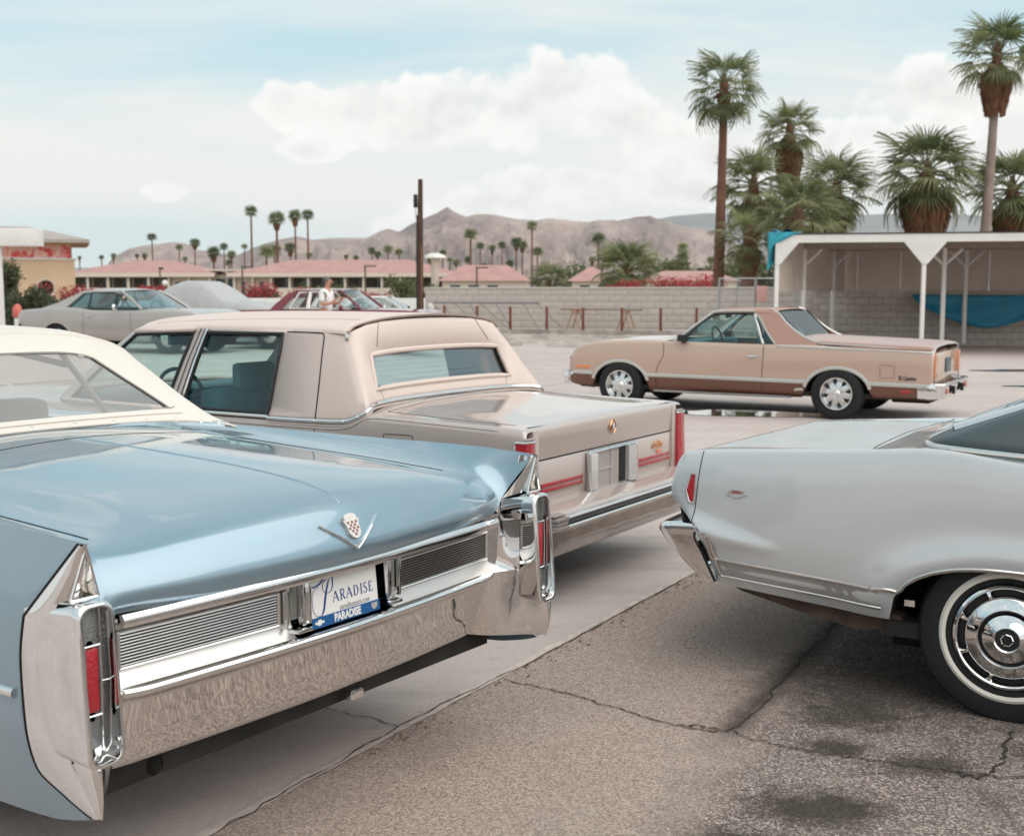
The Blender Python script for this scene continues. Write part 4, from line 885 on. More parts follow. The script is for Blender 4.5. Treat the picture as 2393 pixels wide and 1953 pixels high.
    # ---- roof and glasshouse
    cols = [((1.215, 0, 1.000), (1.350, 0, 1.458)), ((1.212, .30, .999), (1.348, .25, 1.455)), ((1.200, .55, .996), (1.345, .46, 1.446)), ((1.175, .715, .992), (1.342, .615, 1.428)),
            ((1.130, .83, .988), (1.335, .70, 1.408)), ((1.090, .895, .978), (1.345, .732, 1.396)), ((1.085, .925, .966), (1.375, .748, 1.392)), ((1.13, .940, .935), (1.42, .757, 1.392)), ((1.23, .945, .905), (1.47, .762, 1.393)), ((1.44, .945, .897), (1.51, .766, 1.395)),
            ((1.810, .940, .893), (1.828, .768, 1.398)), ((2.535, .936, .890), (2.448, .768, 1.396)), ((2.685, .934, .890), (2.560, .768, 1.394)), ((3.62, .925, .895), (3.075, .762, 1.372)), ((3.75, .90, .915), (3.16, .745, 1.372)),
            ((3.90, .60, .95), (3.27, .55, 1.40)), ((3.97, .30, .955), (3.32, .28, 1.412)), ((4.0, 0, .96), (3.34, 0, 1.416))]
    rows = [0, .05, .17, .61, .945, 1.0]
    GG = tower(cols, rows, .010); V = GG.shape[1]
    glass_cells = {'rear': [(2, 0), (2, 1), (2, 2)], 'rd': [(1, 10), (2, 10), (3, 10)], 'fd': [(1, 12), (2, 12), (3, 12)], 'ws': [(1, 14), (2, 14), (3, 14), (1, 15), (2, 15), (3, 15), (1, 16), (2, 16), (3, 16)]}
    allg = {c for v in glass_cells.values() for c in v}; bp = [(i, 11) for i in range(5)]; ap = [(i, 13) for i in range(5)]
    vin = [(i, j) for i in range(5) for j in range(V - 1) if (i, j) not in allg and (i, j) not in bp and (i, j) not in ap]
    m = M(); m2 = M()
    for A in (GG, mirror_pts(GG)):
        sub = cell_mesh(A, vin); m.add(sub.V, sub.F); sub = cell_mesh(A, ap); m2.add(sub.V, sub.F)
    # smooth padded shell: denser columns round the corner
    shell = m.obj('padded_roof', VINYL, car, angle=60)
    mod = shell.modifiers.new('thick', 'SOLIDIFY'); mod.thickness = .03; mod.offset = -1
    m2.obj('windscreen_pillar', TAUPE, car)
    for s in (1, -1):
        A = GG if s > 0 else mirror_pts(GG)
        b = cell_mesh(A, bp).obj('door_pillar', TAUPE, car)
        for f in (.30, .62):
            q = [tuple(A[i, 11] * (1 - f) + A[i, 12] * f + np.array([0, s * .003, 0])) for i in range(6)]; M().tube(q, .003, 4).obj('pillar_groove', BLACK, b)
        q = [tuple(A[i, 11] * .92 + A[i, 12] * .08 + np.array([0, s * .006, 0])) for i in range(6)]; M().tube(q, .011, 6).obj('pillar_trim', CHROME_F, b)
        for nm, key, (c0, c1) in (('side_window', 'rd', (10, 11)), ('side_window', 'fd', (12, 13))):
            g = cell_mesh(A, glass_cells[key]); w = M(); w.add([tuple(np.array(v) - np.array([0, s * .012, 0])) for v in g.V], g.F); pane = w.obj(nm, TINT, car)
            ring = [A[1, c0], A[2, c0], A[3, c0], A[4, c0], A[4, c1], A[3, c1], A[2, c1], A[1, c1]]; P = spline(np.array(ring + [ring[0]]), 2, (3, 4, 7))[:-1]
            fr = M(); fr.tube([tuple(p) for p in P], .013, 6, closed=True); fr.obj('window_rubber', BLACK, pane)
            fr = M(); fr.tube([tuple(p + np.array([0, s * .008, -.016])) for p in (A[1, c0], A[1, c1])], .010, 6); fr.obj('sill_trim', CHROME_F, pane)
    g = M()
    for A in (GG, mirror_pts(GG)):
        sub = cell_mesh(A, glass_cells['rear']); g.add([(v[0] + .022, v[1], v[2]) for v in sub.V], sub.F)
    rw = g.obj('rear_window', glass('rear_pane', (.80, .86, .84), 3.2), car)
    ring = [GG[2, 3], GG[2, 2], GG[2, 1], GG[2, 0]] + [mirror_pts(GG[2, j]) for j in (1, 2, 3)] + [mirror_pts(GG[3, j]) for j in (3, 2, 1, 0)] + [GG[3, 1], GG[3, 2], GG[3, 3]]
    P = spline(np.array(ring + [ring[0]]), 3, (0, 6, 7, 13))[:-1]
    M().tube([tuple(p) for p in P + np.array([.004, 0, 0])], .016, 8, closed=True).obj('window_roll', VINYL, rw)
    M().tube([tuple(p) for p in np.array([.014, 0, 0]) + P + (np.array([1.2, 0, 1.17]) - P) * .02], .006, 6, closed=True).obj('window_rubber', BLACK, rw)
    for k in range(6):
        z = 1.105 + k * .028; M().tube([(1.240 + (z - 1.084) * .40 + .006, y, z) for y in (-.60, 0, .60)], .0004, 4).obj('heater_wire', SEAM, rw)
    g = M()
    for A in (GG, mirror_pts(GG)): sub = cell_mesh(A, glass_cells['ws']); g.add(sub.V, sub.F)
    g.obj('windscreen', TINT, car)
    rn = lambda X, dz, xc: [(X, .772, 1.380 + dz), (X, .760, 1.402 + dz), (X, .715, 1.424 + dz), (X + xc * .3, .60, 1.447 + dz), (X + xc * .7, .35, 1.472 + dz), (X + xc, 0, 1.482 + dz)]
    half = [rn(1.345, -.008, .0), rn(1.40, .002, 0), rn(1.7, .006, 0), rn(2.3, .008, 0), rn(2.8, .0, .05), rn(3.06, -.022, .16), rn(3.13, -.032, .20), rn(3.16, -.05, .22)]
    net = [r + [(p[0], -p[1], p[2]) for p in r[-2::-1]] for r in half]
    GRf = surf(net, 6, 5); roof = M().grid(GRf).obj('roof', VINYL, car); SRf = Surf(GRf)
    ymd = [(1.346, y) for y in np.linspace(-.765, .765, 33)]
    P = np.array([SRf.hit((1.352, y, 2), (0, 0, -1))[0] for _, y in ymd]); Q = np.array([(-.7, 0, .7)] * 33)
    strip(M(), P, Q, .012, .010).obj('roof_trim', mat('bronze_trim', (.40, .31, .27), .35, .6), roof)
    for s in (1, -1):
        M().box(1.338, 1.356, s * .772 - .006, s * .772 + .008, 1.345, 1.378, .004).obj('trim_clip', CHROME_F, roof)
        seam_line(SRf, roof, [(1.36, s * .55, 2), (2.0, s * .60, 2), (2.42, s * .66, 2), (3.0, s * .70, 2)], (0, 0, -1), .004, 'roof_seam', mat('vinyl_seam', (.25, .18, .15), .8), off=0)
    # door gap up through the padding
    GGd = surf(GG[:, 5:12], 3, 3); SG = Surf(GGd, mirror_pts(GGd))
    for s in (1, -1):
        seam_line(SG, shell, [(1.445, s * 1.4, .90), (1.46, s * 1.4, 1.05), (1.50, s * 1.4, 1.30), (1.512, s * 1.4, 1.365), (1.53, s * 1.4, 1.382), (1.8, s * 1.4, 1.385)], (0, -s, 0), .006, 'door_gap', lift=.003)
    GGr = surf(GG[:, :7], 3, 3); SGr = Surf(GGr, mirror_pts(GGr))
    for s in (1, -1):
        for a, b in (((.50, 1.44), (.58, 1.30)), ((.665, 1.07), (.64, 1.0))): seam_line(SGr, shell, [(0, s * a[0], a[1]), (0, s * b[0], b[1])], (1, 0, 0), .003, 'vinyl_seam', MAT['vinyl_seam'], lift=.002, off=0)
    # moulding round the foot of the padding, with screws
    base = np.array([c[0] for c in cols[:11]]); base = np.concatenate([base[::-1], mirror_pts(base)[1:]]); C = spline(base, 5)
    Nn = np.zeros_like(C); Nn[:, 0] = -1; Nn[:, 2] = .5; sd = np.abs(C[:, 1]) > .915; Nn[sd] = np.array([0, 1, .25]); Nn[sd, 1] *= np.sign(C[sd, 1])
    for _ in range(6): Nn[1:-1] = (Nn[:-2] + 2 * Nn[1:-1] + Nn[2:]) / 4
    Nn /= np.linalg.norm(Nn, axis=1, keepdims=True)
    mould = strip(M(), C + Nn * .004, Nn, .024, .012).obj('roof_moulding', CHROME_F, car)
    strip(M(), C + Nn * .003 - np.array([0, 0, .022]), Nn, .014, .008).obj('roof_moulding', VINYL, car)
    for k in range(1, 20):
        i = int(k / 20 * (len(C) - 1)); p = C[i] + Nn[i] * .016; q = Vector((0, 0, 1)).rotation_difference(Vector(Nn[i])).to_matrix().to_4x4()
        s_ = M().lathe([(.0, .004), (.004, .0035), (.007, .0), (.007, -.003)], 8, 'Z'); mm = M(); mm.add([tuple(Matrix.Translation(Vector(p)) @ q @ Vector(v)) for v in s_.V], s_.F); mm.obj('screw', CHROME_F, mould)
    # inside
    m = M(); m.box(1.25, 3.75, -.86, .86, .34, .38); m.obj('cabin_floor', TEAL, car)
    m = M(); m.box(1.42, 1.60, -.80, .80, .5, .98, .06); m.box(1.5, 2.05, -.80, .80, .45, .66, .06); m.box(1.28, 1.45, -.8, .8, .90, .97, .02); m.obj('rear_seat', TEAL, car)
    for y0, y1 in ((-.78, -.04), (.04, .78)):
        m = M(); m.box(2.38, 2.56, y0, y1, .5, 1.02, .06); m.box(2.45, 2.98, y0, y1, .45, .64, .06); st_ = m.obj('front_seat', TEAL, car)
        M().box(2.40, 2.48, (y0 + y1) / 2 - .16, (y0 + y1) / 2 + .16, 1.0, 1.17, .03).obj('headrest', TEAL_L, st_)
    M().box(3.30, 3.75, -.85, .85, .68, .95, .05).obj('dashboard', TEAL, car)
    for s in (1, -1):
        m = M(); m.box(1.5, 3.6, s * .872 - .02, s * .872 + .02, .5, .90, .01); m.box(1.7, 3.4, s * .84 - .02, s * .84 + .02, .66, .70, .01); m.obj('door_card', TEAL, car)
    a = np.linspace(0, 2 * np.pi, 28, endpoint=False); w = M().tube([(3.12 + .06 * math.sin(q), .40 + .20 * math.cos(q), .91 + .19 * math.sin(q)) for q in a], .014, 6, closed=True); w.tube([(3.12, .22, .91), (3.13, .40, .90), (3.12, .58, .91)], .012, 6); w.obj('steering_wheel', TEAL, car)
    M().box(3.10, 3.14, -.10, .10, 1.25, 1.32, .01).obj('rear_mirror', BLACK, car)
    M().box(2.98, 3.02, .22, .60, 1.27, 1.38, .01).obj('sun_visor', TEAL_L, car)
beige_car()
# ------------------------------------------------------------------ tan two-tone pickup coupe
def side_poly(m, poly, yf, s, thick=.0, off=0.0):
    """Polygon given in (x, z) laid on the side y = s * yf(x, z); thick > 0 adds depth inwards."""
    from mathutils.geometry import tessellate_polygon
    V = [(p[0], s * (yf(p[0], p[1]) + off), p[1]) for p in poly]; n = len(V)
    tri = [tuple(t) for t in tessellate_polygon([[Vector((p[0], p[1], 0)) for p in poly]])]
    if thick > 0:
        V += [(v[0], v[1] - s * thick, v[2]) for v in V]
        tri += [tuple(i + n for i in reversed(t)) for t in tri] + [(i, (i + 1) % n, n + (i + 1) % n, n + i) for i in range(n)]
    return m.add(V, tri)
def side_path(m, pts, yf, s, r=.008, n=6, off=.004, closed=False):
    C = spline(np.array([(p[0], 0, p[1]) for p in pts]), n); return m.tube([(p[0], s * (yf(p[0], p[2]) + off), p[2]) for p in C], r, 6, closed=closed)
def roof_net(sts, half):
    """sts: (x, dz, xc, yk); half: (y, z) points from rail to centre."""
    net = []
    for X, dz, xc, k in sts:
        h = [(X + xc * (1 - y / half[0][0]), y * k, z + dz) for y, z in half]; net.append(h + [(p[0], -p[1], p[2]) for p in h[-2::-1]])
    return surf(net, 6, 5)
TAN = mat('tan_metallic', (.52, .358, .282), .34, .15, coat=1., coat_rough=.04, cior=1.6, var=.02, vscale=2)
BROWN = mat('brown_metallic', (.140, .050, .026), .35, .3, coat=1., coat_rough=.05)
ROSE = mat('rose_brown_vinyl', (.40, .240, .190), .6, bump=.1, bscale=300, var=.03)
RIMM = mat('chromed_rim', (.74, .74, .73), .16, .85)
car3 = empty('pickup_car', (4.528, 15.801, 0), R(150.2))
tag(car3, 'tan and brown two-tone pickup coupe with covered bed and chrome wheels', 'pickup')
def camino():
    car = car3
    def S_(X, z0, zs, zt, zc, ys=.885, y2=.905, yt=.84, x=None):
        return [(X, .82, z0), (X, .895, .33 if z0 < .33 else z0 + .03), (X, y2, .472), (X, y2 + .003, .66), (X, ys, zs), (X, yt, zt), (X, .45, zc - .015), (X, 0, zc)]
    st = [S_(-1.16, .31, .86, .875, .88, .85, .875, .82), S_(-1.13, .29, .87, .885, .89, .87, .893, .83), S_(-.8, .28, .875, .893, .90), S_(-.35, .27, .885, .905, .91), S_(0, .265, .895, .918, .92), S_(.40, .262, .905, .935, .94), S_(.96, .25, .905, .930, .94), S_(1.7, .25, .910, .935, .94), S_(2.35, .25, .918, .945, .965),
          S_(2.55, .25, .915, .950, .985), S_(2.99, .25, .905, .940, .975), S_(3.45, .27, .87, .900, .925, .88, .90, .83), S_(3.68, .30, .79, .825, .845, .865, .89, .82), S_(3.76, .33, .70, .74, .755, .845, .87, .81), S_(3.78, .34, .60, .62, .63, .84, .86, .80)]
    nv = 6; G = surf(st, 10, nv, sv=(2,))
    arches = [(0.0, .335, .405, .305), (2.985, .335, .405, .31)]; arch_clip(G, arches, 0, 4 * nv); S = Surf(G, mirror_pts(G))
    low = lambda j: j < 2 * nv
    is_door = lambda c, i, j: j < 5 * nv and .96 < c[0] < 2.40
    is_open = lambda c, i, j: j >= 5 * nv and .62 < c[0] < 2.36
    is_hood = lambda c, i, j: j >= 5 * nv and c[0] > 2.40
    for nm, mm, f in (('body', TAN, lambda c, i, j: not (is_door(c, i, j) or is_open(c, i, j) or is_hood(c, i, j) or low(j))), ('lower_body', BROWN, lambda c, i, j: low(j) and not is_door(c, i, j)), ('bonnet', TAN, is_hood)):
        m = M()
        for A in (G, mirror_pts(G)): sub_mesh(m, A, grid_faces_where(A, f))
        m.objs(nm, mm, car, angle=40)
    for s in (1, -1):
        A = G if s > 0 else mirror_pts(G)
        d = sub_mesh(M(), A, grid_faces_where(A, lambda c, i, j: is_door(c, i, j) and not low(j))).obj('door', TAN, car, angle=40)
        sub_mesh(M(), A, grid_faces_where(A, lambda c, i, j: is_door(c, i, j) and low(j))).obj('door_lower', BROWN, d, angle=40)
        M().box(1.02, 1.16, s * .912 - .008, s * .912 + .016, .762, .788, .006).obj('handle', CHROME_F, d)
        for X0, X1 in ((.96, .96), (2.44, 2.36)): seam_line(S, car, [(X0, s * 1.3, .26), (X0 + .01, s * 1.3, .5), (X1 - (.02 if X0 > 2 else 0), s * 1.3, .8), (X1, s * 1.3, .925)], (0, -s, 0), .009)
        # bright mouldings
        for pts in ([(2.60, .478), (2.2, .478), (1.4, .472), (.41, .465)], [(-.40, .470), (-.7, .468), (-1.10, .465)], [(3.40, .480), (3.55, .482), (3.70, .485)]):
            P, Q = lay(S, [(x, s * 1.3, z) for x, z in pts], (0, -s, 0), 8); strip(M(), P, Q, .052, .010).obj('side_moulding', mat('satin_trim', (.60, .585, .56), .30, .7), car)
        P, Q = lay(S, [(2.50, s * 1.3, .262), (1.4, s * 1.3, .258), (.42, s * 1.3, .258)], (0, -s, 0), 10); strip(M(), P, Q, .036, .012).obj('rocker_moulding', ALU, car)
        P, Q = lay(S, [(.80, s * 1.3, .912), (.4, s * 1.3, .905), (-.3, s * 1.3, .890), (-.8, s * 1.3, .880), (-1.14, s * 1.3, .868)], (0, -s, 0), 8); strip(M(), P, Q, .024, .010).obj('bed_moulding', MAT['satin_trim'], car)
        for xw, zc, rx, rz in arches:
            a = np.linspace(R(12), R(168), 25); P, Q = lay(S, [(xw + (rx + .016) * math.cos(q), s * 1.3, zc + (rz + .016) * math.sin(q)) for q in a], (0, -s, 0), 1); strip(M(), P, Q, .045, .012).obj('arch_moulding', MAT['satin_trim'], car)
            b = np.linspace(0, np.pi, 20); Gw = np.array([[(xw + (rx - .004) * math.cos(q), s * y, zc + (rz - .004) * math.sin(q)) for q in b] for y in (.90, .5)]); M().grid(Gw).obj('wheel_well', DARK, car)
            M().add([(xw - rx, s * .52, .2), (xw + rx, s * .52, .2), (xw + rx, s * .52, .75), (xw - rx, s * .52, .75)], [(0, 1, 2, 3)]).obj('wheel_well', DARK, car)
        seam_line(S, car, [(-.70, s * 1.3, .55), (-.70, s * 1.3, .70), (-.53, s * 1.3, .705), (-.53, s * 1.3, .55), (-.70, s * 1.3, .55)], (0, -s, 0), .006, 'fuel_door_gap', mat('tan_shadow', (.12, .06, .04), .8), n=3, sharp=(1, 2, 3))
        P, Q = lay(S, [(-.78, s * 1.3, .385), (-.90, s * 1.3, .385)], (0, -s, 0), 3); strip(M(), P, Q, .040, .010).obj('marker_lamp', RED_L, car)
        P, Q = lay(S, [(3.45, s * 1.3, .565), (3.66, s * 1.3, .56)], (0, -s, 0), 3); strip(M(), P, Q, .040, .008).obj('marker_lamp', AMBER, car)
        text_obj('side_badge', 'El Camino', .075, mat('badge_dark', (.06, .05, .05), .4), car, (-.86, s * .911, .552), (-s, 0, 0), (0, 0, 1), bold=.002, extrude=.002, xs=.68)
    # wheels
    for xw, r in ((0.0, .335), (2.985, .33)):
        for s in (1, -1):
            o, c = tyre_wheel(car, xw, s * .80, r, s, .23, .205, None)
            rim = M().lathe([(.206, s * .112), (.203, s * .124), (.190, s * .122), (.183, s * .105), (.176, s * .080), (.165, s * .068)], 48, 'Y', c).obj('rim', RIMM, o)
            M().lathe([(.168, s * .055), (.05, s * .055)], 32, 'Y', c).obj('rim_shadow', BLACK, rim)
            for k in range(8):
                a0 = k * math.pi / 4 + .2; P = []
                m = M(); V = []
                for rad, hw, y in ((.075, .040, .098), (.11, .036, .094), (.145, .034, .080), (.170, .040, .070)):
                    for e in (-1, 0, 1): V.append((c[0] + rad * math.cos(a0) - e * hw * math.sin(a0), c[1] + s * (y - .012 * abs(e)), c[2] + rad * math.sin(a0) + e * hw * math.cos(a0)))
                m.add(V, [(i * 3 + j, i * 3 + j + 1, i * 3 + j + 4, i * 3 + j + 3) for i in range(3) for j in range(2)]); m.obj('spoke', RIMM, rim)
            M().lathe([(.0, s * .128), (.03, s * .126), (.045, s * .115), (.055, s * .100), (.085, s * .096), (.095, s * .085)], 32, 'Y', c).obj('hub_cap', RIMM, rim)
    M().box(-1.0, 3.6, -.86, .86, .28, .34).obj('underbody', DARK, car)
    M().box(-1.02, -.55, -.5, .3, .20, .29, .02).obj('spare_well', DARK, car)
    # bumpers
    def bumper(x, sgn, name):
        ys = np.concatenate([np.linspace(-.90, -.80, 6)[:-1], np.linspace(-.80, .80, 21), np.linspace(.80, .90, 6)[1:]]); Gb = []
        for y in ys:
            e = max(0, (abs(y) - .78) / .12); bx_ = x - sgn * .16 * e ** 2
            Gb.append(spline(np.array([(bx_ - sgn * .06, y, .495), (bx_ - sgn * .01, y, .492), (bx_, y, .475), (bx_ - sgn * .015, y, .455), (bx_ - sgn * .03, y, .33), (bx_ - sgn * .05, y, .305)]), 3, (3,)))
        return M().grid(np.array(Gb)).obj(name, CHROME, car, angle=50)
    rb = bumper(-1.30, -1, 'rear_bumper'); bumper(3.93, 1, 'front_bumper')
    for s in (1, -1):
        M().box(-1.20, -.98, s * .885 - .02, s * .885 + .02, .31, .49, .015).obj('bumper_end', CHROME, car); M().box(3.60, 3.86, s * .865 - .02, s * .865 + .02, .33, .49, .015).obj('bumper_end', CHROME, car)
        M().box(-1.302, -1.26, s * .66 - .055, s * .66 + .055, .365, .435, .008).obj('reverse_lamp', mat('lamp_pink', (.62, .20, .15), .2, coat=1.), rb)
        M().box(-1.175, -1.12, s * .80 - .075, s * .80 + .05, .56, .84, .01).obj('tail_lamp', mat('copper_lens', (.62, .20, .06), .15, coat=1.), car)
        M().box(-1.32, -1.28, s * .30 - .02, s * .30 + .02, .34, .44, .008).obj('bumper_guard', BLACK, rb)
    M().box(-1.165, -1.14, -.80, .80, .47, .865, .01).obj('tailgate', TAN, car)
    M().box(-1.18, -1.15, -.17, .17, .60, .78, .005).obj('licence_plate', mat('plate_dark', (.03, .07, .09), .3), car)
    M().box(3.72, 3.80, -.82, .82, .50, .70, .01).obj('grille', mat('grille_dark', (.06, .05, .05), .3, .5), car)
    # bed cover
    half = [(.805, .915), (.800, .945), (.76, .962), (.45, .985), (0, .992)]
    GB = roof_net([(.62, .03, 0, 1), (.55, .045, 0, 1), (.1, .030, 0, 1), (-.6, .005, 0, 1), (-1.05, -.012, 0, 1), (-1.13, -.022, 0, 1), (-1.15, -.045, 0, .99)], half)
    cov = M().grid(GB).obj('bed_cover', mat('bed_cover_vinyl', (.46, .33, .30), .38, bump=.05, bscale=200, var=.03), car)
    M().tube([tuple(p) for p in np.concatenate([GB[:, 0], GB[-1], GB[::-1, -1]])], .010, 6).obj('cover_trim', MAT['satin_trim'], cov)
    for s in (1, -1): M().box(-1.12, .75, s * .835 - .03, s * .835 + .03, .87, .922, .008).obj('bed_rail', ROSE, car)
    # glasshouse
    yf = lambda x, z: .845 - (z - .93) * .40
    for s in (1, -1):
        m = M(); g = side_poly(M(), [(2.08, .935), (1.69, 1.300), (1.165, 1.312), (1.00, .935)], yf, s, 0, -.012).obj('side_window', TINT, car, False)
        m = M(); side_path(m, [(2.08, .935), (1.72, 1.285), (1.66, 1.31), (1.45, 1.316), (1.20, 1.314), (1.15, 1.29), (1.00, .935)], yf, s, .012); m.obj('window_rubber', BLACK, g)
        g = side_poly(M(), [(.965, .937), (1.125, 1.285), (.83, .94)], yf, s, 0, -.012).obj('quarter_window', TINT, car, False)
        m = M(); side_path(m, [(.982, .93), (1.15, 1.305)], yf, s, .017); side_path(m, [(1.145, 1.32), (1.08, 1.27), (.94, 1.07), (.82, .935)], yf, s, .014); m.obj('window_trim', MAT['satin_trim'], car)
        m = M(); side_poly(m, [(1.165, 1.325), (1.16, 1.37), (.95, 1.37), (.86, 1.33), (.72, 1.20), (.58, 1.09), (.44, 1.01), (.28, .955), (.28, .90), (.82, .90), (.94, 1.07), (1.08, 1.27)], yf, s, .06); m.obj('sail_panel', ROSE, car, angle=30)
        m = M(); side_path(m, [(.96, 1.385), (.86, 1.338), (.72, 1.208), (.58, 1.10), (.44, 1.02), (.26, .962)], yf, s, .016, off=-.02); m.obj('sail_trim', MAT['satin_trim'], car)
        m = M(); side_path(m, [(2.22, .935), (1.72, 1.335)], yf, s, .026, off=-.01); side_path(m, [(1.72, 1.335), (1.4, 1.35), (1.16, 1.35)], yf, s, .018, off=-.004); m.obj('windscreen_pillar', MAT['satin_trim'], car)
        mir = M(); mir.box(2.00, 2.12, s * .90 - .04, s * .90 + .09, .945, 1.035, .02); mir.box(2.04, 2.08, s * .86 - .02, s * .86 + .06, .93, .96, .005); mir.obj('door_mirror', BLACK, car)
    half = [(.690, 1.330), (.675, 1.352), (.62, 1.366), (.35, 1.380), (0, 1.385)]
    GRf = roof_net([(.86, -.012, 0, 1.0), (.92, .0, 0, 1), (1.2, .004, 0, 1), (1.5, .0, .02, 1), (1.68, -.012, .06, 1), (1.74, -.028, .08, 1.01)], half)
    roof = M().grid(GRf).obj('roof', ROSE, car); M().grid(GRf - np.array([0, 0, .03])).obj('roof_lining', TEAL_L, roof)
    M().add([(.84, .62, 1.345), (.84, -.62, 1.345), (.50, -.70, 1.00), (.50, .70, 1.00)], [(0, 1, 2, 3)]).obj('rear_window', glass('dark_pane', (.30, .33, .33), .6), car, False)
    m = M(); m.tube([(.85, .63, 1.35), (.49, .71, .99), (.49, -.71, .99), (.85, -.63, 1.35)], .014, 6); m.obj('rear_window_trim', BLACK, car)
    M().grid(np.array([[(2.27 + .06 * (1 - abs(y)), y * .80, .945), (1.98 + .06 * (1 - abs(y)), y * .72, 1.16), (1.72 + .06 * (1 - abs(y)), y * .65, 1.345)] for y in np.linspace(-1, 1, 9)])).obj('windscreen', TINT, car)
    M().box(.62, 2.3, -.80, .80, .40, .44).obj('cabin_floor', TEAL, car); M().box(.60, .64, -.78, .78, .4, 1.0).obj('cab_wall', TEAL, car)
    for y in (-.40, .40):
        m = M(); m.box(.98, 1.14, y - .28, y + .28, .5, 1.02, .05); m.box(1.05, 1.55, y - .28, y + .28, .45, .62, .05); st_ = m.obj('seat', TEAL, car); M().box(1.0, 1.09, y - .12, y + .12, 1.0, 1.15, .03).obj('headrest', TEAL, st_)
    M().box(1.88, 2.25, -.80, .80, .72, .95, .04).obj('dashboard', TEAL, car)
    a = np.linspace(0, 2 * np.pi, 24, endpoint=False); w = M().tube([(1.76 + .05 * math.sin(q), .40 + .18 * math.cos(q), .96 + .17 * math.sin(q)) for q in a], .013, 6, closed=True); w.tube([(1.76, .24, .96), (1.76, .56, .96)], .01, 6); w.obj('steering_wheel', BLACK, car)
    M().box(1.74, 1.77, -.09, .09, 1.24, 1.29, .008).obj('rear_mirror', BLACK, car)
camino()
